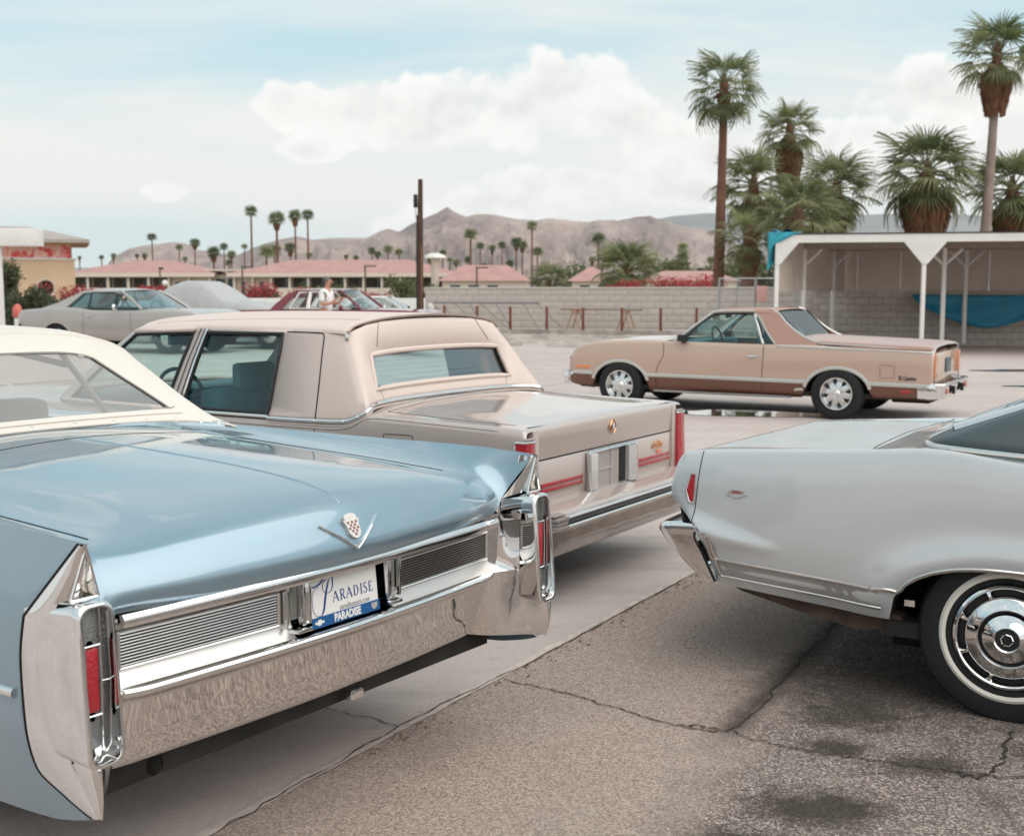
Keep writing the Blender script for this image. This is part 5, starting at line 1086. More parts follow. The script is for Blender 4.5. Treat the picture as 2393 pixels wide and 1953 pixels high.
# ------------------------------------------------------------------ silver coupe, near right
SILVER = mat('silver_metallic', (.57, .585, .60), .32, .30, coat=1., coat_rough=.03, cior=1.7, var=.02, vscale=2)
SLATE = mat('slate_vinyl', (.050, .066, .072), .42, bump=.10, bscale=600, var=.05)
car4 = empty('coupe_car', (1.133, 5.842, -.024), R(-29.84)); car4.rotation_euler = (R(-1.5), 0, R(-29.84))     # leans with the crossfall
tag(car4, 'silver coupe with dark vinyl top and whitewall tyre on cracked asphalt', 'car')
def silver():
    car = car4
    def S_(X, z0, k3, k4, k5, z6, z7, y1=.94): return [(X, .895, z0), (X, y1, z0 + .10), (X, .953, .62), (X, k3[0], k3[1]), (X, k4[0], k4[1]), (X, k5[0], k5[1]), (X, .42, z6), (X, 0, z7)]
    st = [[(.200, .890, .400), (.170, .925, .52), (.115, .945, .645), (.000, .930, .79), (.035, .902, .926), (.07, .80, .936), (.06, .42, .935), (.05, 0, .935)],
          [(.215, .893, .398), (.190, .934, .51), (.140, .950, .64), (.030, .942, .795), (.055, .910, .945), (.085, .80, .95), (.075, .42, .948), (.07, 0, .948)],
          [(.25, .895, .394), (.235, .938, .50), (.21, .952, .63), (.14, .948, .80), (.14, .916, .962), (.16, .80, .963), (.15, .42, .962), (.15, 0, .962)],
          S_(.50, .372, (.950, .81), (.922, .988), (.80, .982), .982, .985), S_(.85, .346, (.952, .82), (.928, 1.012), (.80, 1.000), 1.004, 1.010), S_(1.06, .335, (.953, .83), (.932, 1.026), (.82, 1.028), 1.040, 1.045),
          S_(1.40, .33, (.957, .82), (.940, .990), (.85, 1.00), 1.02, 1.03), S_(1.9, .33, (.957, .80), (.944, .965), (.88, .975), .98, .985), S_(2.6, .33, (.95, .79), (.935, .945), (.87, .955), .96, .965), S_(3.4, .33, (.95, .79), (.935, .945), (.85, .955), .98, .99),
          S_(4.3, .35, (.945, .78), (.92, .935), (.83, .945), .96, .97), S_(4.95, .40, (.93, .75), (.90, .88), (.80, .89), .90, .90), S_(5.10, .45, (.92, .66), (.89, .76), (.80, .76), .76, .76)]
    nv = 8; G = surf(st, 9, nv, sv=(7,))
    # the spear: a soft wedge standing proud just ahead of the bumper
    X, Z = G[..., 0], G[..., 2]; t = np.clip((X - .10) / .40, 0, 1); w = .030 * (1 - t) ** .8 + 1e-4
    zc = .625 - .060 * t; d = (Z - zc) / (.045 * (1 - t) + .012); sel = (G[..., 1] > .85) & (X < .5)
    G[..., 1] += np.where(sel, w * np.exp(-d * d), 0)
    # flared lip above the wheel
    rr = np.sqrt(((X - 1.35) / .62) ** 2 + ((Z - .36) / .34) ** 2); G[..., 1] += np.where((G[..., 1] > .85) & (Z < .75), .018 * np.exp(-((rr - .80) / .16) ** 2), 0)
    def arch_z(x):
        q = abs(x - 1.36) / .44
        return .36 + .225 * (1 - q ** 2.6) ** .5 if q < 1 else 0
    for i in range(G.shape[0]):
        row = G[i, :3 * nv]; x = row[nv, 0]
        for za in (arch_z(x), arch_z(x - 2.95 + .0)):
            k = np.where(row[:, 2] < za)[0]
            if len(k) and k[-1] + 1 < len(row):
                a, b = row[k[-1]].copy(), row[k[-1] + 1]; f = (za - a[2]) / max(b[2] - a[2], 1e-9); row[k] = a + (b - a) * f
    S = Surf(G, mirror_pts(G))
    is_lid = lambda c, i, j: j >= 5 * nv and .12 < c[0] < .83
    is_open = lambda c, i, j: j >= 5 * nv and 1.50 < c[0] < 3.3
    is_door = lambda c, i, j: j < 5 * nv and 1.90 < c[0] < 3.3
    for nm, f in (('body', lambda c, i, j: not (is_lid(c, i, j) or is_open(c, i, j) or is_door(c, i, j))), ('trunk_lid', is_lid)):
        m = M()
        for A in (G, mirror_pts(G)): sub_mesh(m, A, grid_faces_where(A, f))
        m.objs(nm, SILVER if nm == 'body' else mat('dusty_silver', (.55, .56, .57), .45, .1, coat=.35, coat_rough=.12, var=.06, vscale=4), car, angle=35)  # lid made more diffuse; its tone stands in for the bright lot's reflection
    trim_m = mat('bright_trim', (.70, .68, .66), .14, 1.0)
    for s in (1, -1):
        A = G if s > 0 else mirror_pts(G); d = sub_mesh(M(), A, grid_faces_where(A, is_door)).obj('door', SILVER, car, angle=35); M().box(2.05, 2.2, s * .965 - .01, s * .965 + .015, .80, .825, .006).obj('handle', CHROME_F, d)
        seam_line(S, car, [(.105, s * 1.4, .652), (.118, s * 1.4, .72), (.125, s * 1.4, .82), (.14, s * 1.4, .957)], (0, -s, 0), .0035)
        # lower mouldings
        P, Q = lay(S, [(.160, s * 1.4, .512), (.50, s * 1.4, .489), (.85, s * 1.4, .466)], (0, -s, 0), 10); strip(M(), P, Q, .013, .008).obj('side_moulding', trim_m, car)
        P, Q = lay(S, [(.192, s * 1.4, .440), (.55, s * 1.4, .414), (.893, s * 1.4, .389)], (0, -s, 0), 10); strip(M(), P, Q, .013, .008).obj('side_moulding', trim_m, car)
        # brighter band between the mouldings
        top, Qt = lay(S, [(.170, s * 1.4, .503), (.50, s * 1.4, .480), (.885, s * 1.4, .455)], (0, -s, 0), 8, lift=.002); bot, Qb = lay(S, [(.190, s * 1.4, .447), (.55, s * 1.4, .421), (.893, s * 1.4, .397)], (0, -s, 0), 8, lift=.002)
        M().grid(np.stack([top, bot], 1)).obj('sill_band', mat('satin_band', (.40, .41, .41), .34, .7), car)
        # arch moulding
        a = np.linspace(0, 1, 30); xs = .905 + .91 * a; pts = []
        for x in np.concatenate([[.86], np.linspace(.925, 1.80, 30)]):
            z = arch_z(x); pts.append((x, s * 1.4, (z + .006) if z > 0 else .466))
        pts[1] = (.925, s * 1.4, .470); P, Q = lay(S, pts, (0, -s, 0), 2); strip(M(), P, Q, .018, .012).obj('arch_moulding', trim_m, car)
        for x0 in (1.36, 4.31):
            Gw = np.array([[(x0 + .45 * math.cos(q), s * y, .33 + .30 * math.sin(q)) for q in np.linspace(0, np.pi, 16)] for y in (.90, .52)]); M().grid(Gw).obj('wheel_well', DARK, car)
            M().add([(x0 - .5, s * .54, .15), (x0 + .5, s * .54, .15), (x0 + .5, s * .54, .75), (x0 - .5, s * .54, .75)], [(0, 1, 2, 3)]).obj('wheel_well', DARK, car)
        # rear marker lamp
        poly = [(.092, .858), (.116, .858), (.113, .742), (.110, .738), (.090, .742), (.074, .79)]
        P = [S.hit((x, s * 1.4, z), (0, -s, 0))[0] for x, z in poly]; V = [tuple(p + np.array([0, s * .004, 0])) for p in P] + [tuple(p - np.array([0, s * .01, 0])) for p in P]; n = 6
        mk = M().add(V, [tuple(range(n))] + [(i, (i + 1) % n, n + (i + 1) % n, n + i) for i in range(n)]).obj('marker_lamp', RED_L, car, False)
        M().tube([tuple(p + np.array([0, s * .003, 0])) for p in P], .0035, 6, closed=True).obj('lamp_bezel', ALU, mk)
        # badge
        c0 = S.hit((.295, s * 1.4, .782), (0, -s, 0))[0]; e = Vector((-s, 0, 0))
        b = M(); b.prism([(-.048, .006), (0, -.012), (.048, .006), (.040, .006), (0, -.006), (-.040, .006)], .004, Vector(c0) + Vector((0, -s * .001, 0)), e, (0, 0, 1), (0, s, 0)); b.prism([(-.034, .010), (.030, .010), (.034, .022), (-.030, .022)], .003, Vector(c0) + Vector((0, -s * .001, 0)), e, (0, 0, 1), (0, s, 0)); bd = b.obj('fender_badge', trim_m, car, False)
        text_obj('badge_number', '990', .017, mat('badge_red', (.3, .05, .05), .4), bd, (c0[0], c0[1] + s * .0035, c0[2] + .016), (-s, 0, 0), (0, 0, 1), bold=.0006, xs=1.5)
        # bumper end wrapping the corner
        net = np.array([[(.135, s * .93, .660), (.02, s * .935, .650), (-.04, s * .90, .640), (-.055, s * .5, .645), (-.06, 0, .645)],
                        [(.128, s * .965, .640), (.0, s * .965, .630), (-.058, s * .915, .620), (-.075, s * .5, .625), (-.08, 0, .625)],
                        [(.120, s * .960, .612), (.0, s * .960, .606), (-.050, s * .91, .596), (-.066, s * .5, .60), (-.07, 0, .60)],
                        [(.150, s * .948, .53), (.06, s * .945, .52), (.015, s * .895, .51), (.0, s * .5, .51), (-.005, 0, .51)],
                        [(.205, s * .930, .412), (.14, s * .925, .425), (.10, s * .87, .43), (.085, s * .5, .43), (.08, 0, .43)],
                        [(.21, s * .88, .412), (.16, s * .88, .42), (.12, s * .84, .43), (.11, s * .5, .43), (.11, 0, .43)]])
        M().grid(surf(net, 5, 6, su=(2, 4))).obj('rear_bumper', CHROME, car, angle=50)
        P = spline(np.array([(.128, s * .958, .640), (.118, s * .955, .605), (.150, s * .944, .53), (.205, s * .926, .41)]), 8); M().tube([tuple(p) for p in P], .006, 6).obj('bumper_gap', SEAM, car)
        M().box(.96, 1.0, s * .80, s * .83, .385, .41).obj('frame_bolt', ALU, car); M().box(1.05, 1.09, s * .80, s * .83, .38, .405).obj('frame_bolt', ALU, car)
    M().grid(np.array([[(.06, y, .94), (.03, y, .80), (.06, y, .60)] for y in np.linspace(-.93, .93, 9)])).obj('rear_panel', SILVER, car)
    m = M(); m.prism([(.22, .40), (.95, .345), (.97, .30), (.80, .27), (.55, .31), (.30, .365)], 1.7, (0, -.85, 0), (1, 0, 0), (0, 0, 1), (0, 1, 0)); m.obj('underbody', mat('rusty_underside', (.085, .055, .04), .85, var=.4, vscale=9), car)
    M().box(.9, 5.0, -.88, .88, .27, .33).obj('floor_pan', DARK, car)
    # wheels with vented covers
    for xw in (1.36, 4.31):
        for s in (1, -1):
            y = s * .80; o, c = tyre_wheel(car, xw, y, .338, s, .22, .195, (.226, .254))
            cov = M().lathe([(.200, s * .102), (.199, s * .118), (.190, s * .124), (.184, s * .120), (.181, s * .112)], 64, 'Y', c).obj('wheel_cover', CHROME, o)
            M().lathe([(.186, s * .098), (.150, s * .098)], 48, 'Y', c).obj('cover_shadow', BLACK, cov)
            M().lathe([(.158, s * .112), (.155, s * .122), (.148, s * .128), (.110, s * .142), (.106, s * .138), (.104, s * .128)], 64, 'Y', c).obj('cover_cone', CHROME, cov)
            M().lathe([(.106, s * .122), (.092, s * .122)], 48, 'Y', c).obj('cover_ring', BLACK, cov)
            M().lathe([(.095, s * .126), (.090, s * .140), (.060, s * .152), (.052, s * .160), (.046, s * .162), (.041, s * .157)], 64, 'Y', c).obj('cover_dome', CHROME, cov)
            M().lathe([(.042, s * .156), (.0, s * .158)], 32, 'Y', c).obj('centre_disc', BLACK, cov)
            sh = M(); 
            for q in (0, 2.1, 4.2): sh.tube([(c[0] + .022 * math.cos(q + k * .9), c[1] + s * .160, c[2] + .022 * math.sin(q + k * .9)) for k in range(3)], .003, 5)
            sh.obj('centre_crest', ALU, cov)
            for k in range(8):
                a0 = R(25 + 45 * k); mm = M(); V = []
                for rad, hw, yy in ((.150, .013, .124), (.168, .010, .128), (.186, .015, .120)):
                    for e in (-1, -.5, .5, 1): V.append((c[0] + rad * math.cos(a0) - e * hw * math.sin(a0), c[1] + s * (yy - (.010 if abs(e) == 1 else 0)), c[2] + rad * math.sin(a0) + e * hw * math.cos(a0)))
                mm.add(V, [(i * 4 + j, i * 4 + j + 1, i * 4 + j + 5, i * 4 + j + 4) for i in range(2) for j in range(3)]); mm.obj('spoke', CHROME, cov)
    # ---- vinyl top: tail of the roof, rear window, pillars
    seam_line(S, car, [(.83, s_ * y, 2) for s_, y in ((1, .90), (1, .87))] + [(.81, .80, 2), (.79, .6, 2), (.78, 0, 2), (.79, -.6, 2), (.81, -.80, 2), (.83, -.87, 2), (.85, -.90, 2)], (0, 0, -1), .005, off=0)
    cols = [((1.00, 0, 1.050), (1.86, 0, 1.372)), ((1.00, .40, 1.048), (1.85, .34, 1.366)), ((1.00, .64, 1.046), (1.83, .52, 1.356)), ((1.005, .72, 1.046), (1.80, .585, 1.350)), ((1.03, .84, 1.044), (1.78, .640, 1.338)), ((1.07, .895, 1.040), (1.80, .665, 1.325)), ((1.25, .915, 1.030), (1.95, .680, 1.322)), ((1.95, .915, 1.000), (2.12, .685, 1.322)),
            ((2.02, .912, .995), (2.15, .690, 1.322)), ((3.30, .90, .965), (2.72, .690, 1.310)), ((3.38, .88, .975), (2.80, .66, 1.315)), ((3.55, .40, .99), (2.92, .36, 1.345)), ((3.58, 0, 1.0), (2.95, 0, 1.35))]
    rows = [0, .10, .13, .93, 1.0]; GG = tower(cols, rows, .012); V = GG.shape[1]
    gl = {(2, 0), (2, 1), (2, 2)}; sg = {(2, 8)}; wsg = {(2, 10), (2, 11)}; m = M(); g1 = M(); g3 = M()
    for A in (GG, mirror_pts(GG)):
        a = cell_mesh(A, [(i, j) for i in range(4) for j in range(V - 1) if (i, j) not in gl | sg | wsg]); m.add(a.V, a.F)
        a = cell_mesh(A, list(gl)); g1.add([(v[0] + .01, v[1], v[2] - .012) for v in a.V], a.F); a = cell_mesh(A, list(wsg)); g3.add(a.V, a.F)
        cell_mesh(A, list(sg)).obj('side_window', MAT['clear_pane'], car)
    top = m.obj('vinyl_top', SLATE, car, angle=40); sm = top.modifiers.new('thick', 'SOLIDIFY'); sm.thickness = .02; sm.offset = -1
    g1.obj('rear_window', glass('smoke_pane', (.55, .58, .55), 1.6), car); g3.obj('windscreen', MAT['clear_pane'], car)
    ring = [GG[2, 3], GG[2, 2], GG[2, 0], mirror_pts(GG[2, 2]), mirror_pts(GG[2, 3]), mirror_pts(GG[3, 3]), mirror_pts(GG[3, 2]), GG[3, 0], GG[3, 2], GG[3, 3]]
    P = spline(np.array(ring + [ring[0]]), 5, (0, 4, 5, 9))[:-1]; M().tube([tuple(p) for p in P + np.array([-.004, 0, .008])], .017, 8, closed=True, flat=.7).obj('window_trim', mat('brushed_trim', (.62, .64, .66), .28, 1.0), car)
    half = [(.70, 1.300), (.690, 1.325), (.64, 1.348), (.35, 1.372), (0, 1.380)]
    M().grid(roof_net([(1.84, -.012, -.04, .97), (1.90, 0, -.02, 1), (2.2, .004, 0, 1), (2.6, -.006, .04, 1), (2.80, -.022, .10, 1)], half)).obj('roof', SLATE, car)
    base = np.array([c[0] for c in cols[:9]]); base = np.concatenate([base[::-1], mirror_pts(base)[1:]]); C = spline(base, 6)
    Nn = np.zeros_like(C); Nn[:, 0] = -.8; Nn[:, 2] = .6; sd = np.abs(C[:, 1]) > .87; Nn[sd] = np.array([0, 1, .15]); Nn[sd, 1] *= np.sign(C[sd, 1])
    for _ in range(6): Nn[1:-1] = (Nn[:-2] + 2 * Nn[1:-1] + Nn[2:]) / 4
    Nn /= np.linalg.norm(Nn, axis=1, keepdims=True); strip(M(), C - np.array([0, 0, .006]), Nn, .022, .012).obj('top_moulding', trim_m, car)
    M().box(1.1, 3.4, -.85, .85, .40, .44).obj('cabin_floor', DARK, car)
    m = M(); m.box(1.45, 1.62, -.7, .7, .5, 1.0, .05); m.box(1.55, 2.0, -.7, .7, .45, .62, .05); m.obj('seat', INT_GREY, car); M().box(1.05, 1.5, -.75, .75, .97, 1.0).obj('parcel_shelf', INT_GREY, car)
    for y0, y1 in ((-.66, -.05), (.05, .66)): m = M(); m.box(2.25, 2.4, y0, y1, .5, 1.02, .05); m.obj('seat', INT_GREY, car)
silver()
# ------------------------------------------------------------------ walls, carport, buildings behind the lot
from mathutils import noise as mnoise
def obj_random_mat(name, c0, c1, rough=.85, bump=.3, bscale=40):
    m = bpy.data.materials.new(name); m.use_nodes = True; nt = m.node_tree; b = nt.nodes['Principled BSDF']
    oi = N(nt, 'ShaderNodeObjectInfo'); tc = N(nt, 'ShaderNodeTexCoord'); n = N(nt, 'ShaderNodeTexNoise', Scale=9., Detail=6.); L(nt, tc.outputs['Object'], n.inputs['Vector'])
    f = math_n(nt, 'ADD', math_n(nt, 'MULTIPLY', oi.outputs['Random'], .6), math_n(nt, 'MULTIPLY', n.outputs[0], .4)); L(nt, ramp(nt, f, [(.1, c0), (.9, c1)]), b.inputs['Base Color']); b.inputs['Roughness'].default_value = rough
    n2 = N(nt, 'ShaderNodeTexNoise', Scale=bscale, Detail=3.); L(nt, tc.outputs['Object'], n2.inputs['Vector']); bp = N(nt, 'ShaderNodeBump', Strength=bump, Distance=.01); L(nt, n2.outputs[0], bp.inputs['Height']); L(nt, bp.outputs[0], b.inputs['Normal'])
    MAT[name] = m; return m
BLOCK = obj_random_mat('concrete_block', (.485, .425, .385), (.535, .475, .43))
MORTAR = mat('mortar', (.42, .37, .335), .95, var=.15)
def block_wall(name, label, A, B, z0, courses, ch, bl, thick, mblock, cap=True, mortar=None):
    A, B = Vector((*A, 0)), Vector((*B, 0)); Lw = (B - A).length; T = (B - A).normalized(); rz = math.atan2(T.y, T.x)
    root = M().box(0, Lw, .012, thick - .012, 0, courses * ch).obj(name, mortar or MORTAR, None); root.location = (A.x, A.y, z0); root.rotation_euler = (0, 0, rz); tag(root, label, 'wall')
    ob = M().box(0, bl - .011, 0, thick, 0, ch - .011, .004).obj('block', mblock, root); me = ob.data; n = 0
    for c in range(courses):
        x = -(bl / 2 if c % 2 else 0)
        while x < Lw - .02:
            o = ob if n == 0 else bpy.data.objects.new('block', me)
            if n: link(o, root)
            a = max(x, 0); o.location = (a, rng.normal(0, .0025), c * ch + .0055); w = min(x + bl, Lw) - a; o.scale = (w / bl, 1, 1); n += 1; x += bl
    if cap: M().box(-.02, Lw + .02, -.025, thick + .025, courses * ch, courses * ch + .055, .01).obj('cap', mat('wall_cap', (.56, .51, .47), .85, var=.08), root)
    return root
block_wall('block_wall', 'low pale concrete block wall with a flat cap behind the rusty posts', (-2.9, 40.3), (9.7, 36.03), .41, 6, .208, .42, .2, BLOCK)
# raised ledge with crumbling face
CONC = mat('old_concrete', (.42, .375, .34), .9, var=.16, vscale=3, bump=.3, bscale=30)
A, B = np.array((-4.6, 39.3)), np.array((9.4, 34.7)); T = (B - A) / np.linalg.norm(B - A);
Nn = np.array([-T[1], T[0]]) * -1          # towards the camera
rows = []
for k in range(60):
    p = A + (B - A) * k / 59; j = lambda s: rng.normal(0, s)
    rows.append([(*(p - Nn * 3.0), .41), (*(p + Nn * j(.01)), .41), (*(p + Nn * (.02 + j(.01))), .40), (*(p + Nn * (.03 + j(.01))), .27 + j(.008)), (*(p + Nn * (.30 + j(.05))), .22 + j(.03)), (*(p + Nn * (.62 + j(.06))), .12 + j(.03)), (*(p + Nn * (.95 + j(.08))), -.01)])
led = M().grid(np.array(rows)).obj('ledge', mat('weathered_ledge', (.36, .315, .28), .92, var=.35, vscale=2.2, bump=.5, bscale=14), None, angle=25); led['kind'] = 'structure'
RUST = mat('rusty_brown_post', (.17, .060, .038), .8, var=.25, vscale=8)
pl = ['rusty brown post left of the utility pole', 'rusty brown post just right of the utility pole', 'rusty brown post before the left end of the grey rail frame', 'rusty brown post at the middle of the grey rail frame', 'rusty brown post at the right end of the grey rail frame', 'rusty brown post in front of the left sawhorse', 'rusty brown post in front of the right sawhorse', 'rusty brown post standing alone right of the sawhorses', 'rusty brown post nearest the pickup windscreen']
for (x, y, zt), lb in zip([(-3.30, 38.55, 1.11), (-2.13, 37.95, 1.12), (-1.09, 37.60, 1.12), (-.05, 37.25, 1.12), (1.07, 36.90, 1.12), (2.16, 36.55, 1.09), (3.31, 36.18, 1.09), (4.43, 35.82, 1.09), (5.45, 35.5, 1.10)], pl):
    o = M().box(-.036, .036, -.036, .036, 0, zt - .405, .006).obj('bollard_post', RUST); o.location = (x, y, .405); o.rotation_euler = (0, 0, R(-18 + rng.normal(0, 4))); tag(o, lb, 'post', 'rusty posts along the ledge')
# grey rail frame leaning against the wall
fr = empty('rail_frame', (-2.55, 38.95, .41), R(-18.6)); tag(fr, 'grey metal rail frame with slanting legs against the block wall', 'frame'); gm = mat('grey_steel', (.22, .215, .21), .5, .4)
M().tube([(0, 0, .80), (3.6, 0, .80)], .028, 8).obj('rail', gm, fr)
for x in (.35, 1.25, 2.15, 3.05): M().tube([(x, 0, .80), (x + .72, -.55, 0)], .020, 6).obj('leg', gm, fr)
for x in (-.05, .75, 1.65, 3.50): M().tube([(x, .0, .78), (x + .75, .42, 0)], .012, 6).obj('brace', gm, fr)
# sawhorses with planks
WOOD = mat('weathered_timber', (.36, .22, .15), .8, var=.25, vscale=10)
for k, (x, y, lb) in enumerate(((2.0, 37.55, 'wooden sawhorse under the left end of the planks'), (3.52, 37.05, 'wooden sawhorse under the right end of the planks'))):
    s_ = empty('sawhorse', (x, y, .41), R(-18)); tag(s_, lb, 'sawhorse', 'sawhorses by the wall'); M().box(-.05, .05, -.40, .40, .52, .58, .006).obj('beam', WOOD, s_)
    for a in (-1, 1):
        for b in (-1, 1): M().tube([(a * .03, b * .30, .54), (a * .20, b * .36, 0)], .024, 4).obj('leg', WOOD, s_)
o = M().box(0, 1.2, -.09, .09, 0, .035, .004).obj('plank', mat('rusty_plank', (.22, .085, .05), .85, var=.3), None); o.location = (1.55, 37.7, .992); o.rotation_euler = (0, 0, R(-18)); tag(o, 'short rust-brown plank lying across the left sawhorse', 'plank')
o = M().box(0, 1.35, -.06, .06, 0, .035, .004).obj('plank', mat('grey_plank', (.16, .13, .115), .85, var=.3), None); o.location = (2.72, 37.33, .992); o.rotation_euler = (0, 0, R(-18)); tag(o, 'dark grey plank lying across the right sawhorse', 'plank')
for k, (x, y, rz, lb) in enumerate(((-.55, 35.3, -16, 'pale concrete wheel stop at the foot of the ledge'), (1.9, 34.2, -20, 'worn concrete wheel stop just ahead of the pickup bonnet'))):
    m = M(); m.prism([(-.11, 0), (.11, 0), (.085, .09), (.06, .12), (-.06, .12), (-.085, .09)], 1.8, (0, 0, 0), (0, 1, 0), (0, 0, 1), (1, 0, 0)); o = m.obj('wheel_stop', CONC, None, angle=30); o.location = (x - .9, y + .25, 0.0); o.rotation_euler = (0, 0, R(rz)); tag(o, lb, 'wheel stop', 'wheel stops along the ledge')
# utility pole stub with box and conduit
po = empty('utility_pole', (-3.08, 40.5, 0)); tag(po, 'dark brown utility pole cut off short with a small box near its top', 'pole')
M().tube([(0, 0, 0), (.0, 0, 2.6), (.03, 0, 5.28)], [.115, .105, .078], 14).obj('shaft', mat('creosote_timber', (.070, .036, .022), .75, var=.4, vscale=4, bump=.4, bscale=30), po)
M().tube([(-.11, -.03, 0), (-.10, -.03, 2.9), (-.08, -.03, 4.1)], .032, 8).obj('conduit', mat('dark_conduit', (.03, .028, .026), .6), po); M().tube([(.05, -.10, 0), (.05, -.10, 3.05)], .028, 6).obj('ground_strip', mat('pale_timber_strip', (.20, .10, .065), .8), po)
M().box(-.20, -.07, -.10, .04, 4.35, 4.78, .015).obj('meter_box', BLACK, po); M().tube([(-.13, -.03, 4.0), (-.13, -.03, 4.35)], .02, 6).obj('cable_drop', mat('pale_insulator', (.5, .5, .5), .4), po)
b = empty('gas_meter', (-2.70, 40.1, .41)); tag(b, 'small pale grey meter on a bent pipe beside the pole', 'meter'); M().lathe([(.0, .16), (.08, .15), (.12, .09), (.12, -.05), (.08, -.12), (0, -.13)], 16, 'Z', (0, 0, .62)).obj('dome', mat('pale_meter', (.62, .61, .60), .4), b); M().tube([(0, 0, .5), (-.03, 0, .3), (-.12, 0, .1), (-.15, 0, 0)], .035, 8).obj('pipe', MAT['pale_meter'], b)

# ---- carport (skewed bays; u along the fascia, v along the rows of posts)
WHITE = mat('white_paint', (.72, .70, .67), .5, var=.05, vscale=2, dirt=.12)
EU, EV = Vector((.979, -.2016, 0)), Vector((.559, .829, 0)); CO = Vector((6.8, 31.0, 0))
cp = empty('carport', CO); tag(cp, 'open white carport with gusseted posts and a blue tarp inside', 'carport')
def uv(u, v, z=0): p = EU * u + EV * v; return Vector((p.x, p.y, z))
def uvbox(m, u0, u1, v0, v1, z0, z1):
    V = [uv(u, v, z) for u in (u0, u1) for v in (v0, v1) for z in (z0, z1)]; return m.add(V, [(0, 1, 3, 2), (4, 6, 7, 5), (0, 4, 5, 1), (2, 3, 7, 6), (0, 2, 6, 4), (1, 5, 7, 3)])
ROOF_Z = 3.02
uvbox(M(), -.12, 11.2, -.06, .06, ROOF_Z - .20, ROOF_Z).obj('fascia', WHITE, cp, False)
uvbox(M(), -.10, 11.2, .07, 5.9, ROOF_Z - .10, ROOF_Z - .06).obj('roof_deck', mat('roof_underside', (.44, .38, .33), .8, var=.15), cp, False)
uvbox(M(), -.12, 11.2, -.08, 5.95, ROOF_Z + .003, ROOF_Z + .035).obj('roof_felt', mat('roof_felt', (.05, .055, .06), .85), cp, False)
for v in (1.95, 3.9, 5.6): uvbox(M(), -.05, 11.2, v - .05, v + .05, ROOF_Z - .30, ROOF_Z - .105).obj('beam', mat('dim_timber', (.30, .25, .21), .8, var=.1), cp, False)
for u in np.arange(.9, 11, .9): uvbox(M(), u - .025, u + .025, .10, 5.6, ROOF_Z - .19, ROOF_Z - .105).obj('joist', MAT['dim_timber'], cp, False)
for u in (0, 3.6, 7.2, 10.8):
    for v in (0, 1.95, 4.3):
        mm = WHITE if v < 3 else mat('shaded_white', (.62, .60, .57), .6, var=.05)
        zt = ROOF_Z - (.20 if v == 0 else .30); zb = .12 if v > 4 else 0
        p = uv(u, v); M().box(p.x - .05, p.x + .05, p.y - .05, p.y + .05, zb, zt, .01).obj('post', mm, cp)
        if v == 0:      # solid gusset plates of the front row
            hw = .52; pts = [(-hw if u > 0 else 0, 0), (hw, 0), (.06, -.56), (-.06, -.56)] if u > 0 else [(-.06, 0), (hw, 0), (.06, -.56), (-.06, -.56)]
            M().prism(pts, .04, p + Vector((0, -.075, ROOF_Z - .195)), EU, (0, 0, 1), (EV - EU * EV.dot(EU)).normalized()).obj('gusset', WHITE, cp, False)
        else:
            for sx in (-1, 1):
                if u == 0 and sx < 0: continue
                q = uv(u + sx * .45, v, zt - .01); M().tube([(p.x, p.y, zt - .45), tuple(q)], .04, 4).obj('brace', mm, cp)
# rear panelling above the block wall, side panelling
PANEL = mat('beige_panel', (.52, .445, .39), .8, var=.10, vscale=1.5, bump=.1, bscale=12)
for k in range(9): uvbox(M(), -.9 + 1.22 * k, -.9 + 1.22 * (k + 1) - .018, 5.42, 5.46, 1.60, ROOF_Z - .11).obj('wall_panel', PANEL, cp, False)
for k in range(4): uvbox(M(), -.03, .0, .15 + 1.3 * k, .15 + 1.3 * (k + 1) - .02, 1.60, ROOF_Z - .12).obj('side_panel', PANEL, cp, False)
pA = CO + EU * -.95 + EV * 5.5; pB = CO + EU * 9.6 + EV * 5.5
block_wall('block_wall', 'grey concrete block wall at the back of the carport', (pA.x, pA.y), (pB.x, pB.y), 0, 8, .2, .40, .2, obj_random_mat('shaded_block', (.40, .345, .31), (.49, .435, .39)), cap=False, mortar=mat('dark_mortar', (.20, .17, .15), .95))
# hanging blue tarp: swag between two corners
TARP = mat('blue_tarp', (.012, .185, .300), .45, var=.10, vscale=3, wave=.35, wscale=5)
G = []
for i in range(41):
    t = i / 40; u = 2.05 + 4.1 * t; dep = .88 * math.sin(math.pi * t) ** .75 + .02; G.append([tuple(CO + uv(u, 4.9 - .10 * s - .05 * math.sin(7 * s + 9 * t) * s, 1.50 - .03 * math.sin(math.pi * t) - dep * s + .02 * math.sin(14 * t + 4 * s) * s)) for s in np.linspace(0, 1, 13)])
o = M().grid(np.array(G)).obj('tarp', TARP, None); sm = o.modifiers.new('thick', 'SOLIDIFY'); sm.thickness = .006; tag(o, 'blue tarp hanging in a swag along the back of the carport', 'tarp')
# torn teal tarp wrapped over the left corner of the roof
TT = mat('teal_tarp', (.030, .30, .38), .5, var=.15, vscale=5, wave=.4, wscale=8)
tp = empty('torn_tarp', CO); tag(tp, 'torn turquoise tarp wrapped over the left corner of the carport roof', 'tarp')
G = np.array([[tuple(uv(-.17 - .02 * math.sin(9 * s), -.02 + .9 * t, ROOF_Z + .07 - .92 * s * (1 - .35 * t) + .03 * math.sin(5 * t))) for t in np.linspace(-.15, 1, 9)] for s in np.linspace(0, 1, 12)]); M().grid(G).obj('side_drape', TT, tp)
G = np.array([[tuple(uv(-.17 + .75 * t * (1 - .65 * s), -.115 - .015 * math.sin(8 * t + 5 * s), ROOF_Z + .07 - (.26 + .55 * (1 - t) ** 3) * s)) for t in np.linspace(0, 1, 11)] for s in np.linspace(0, 1, 9)]); M().grid(G).obj('front_drape', TT, tp)
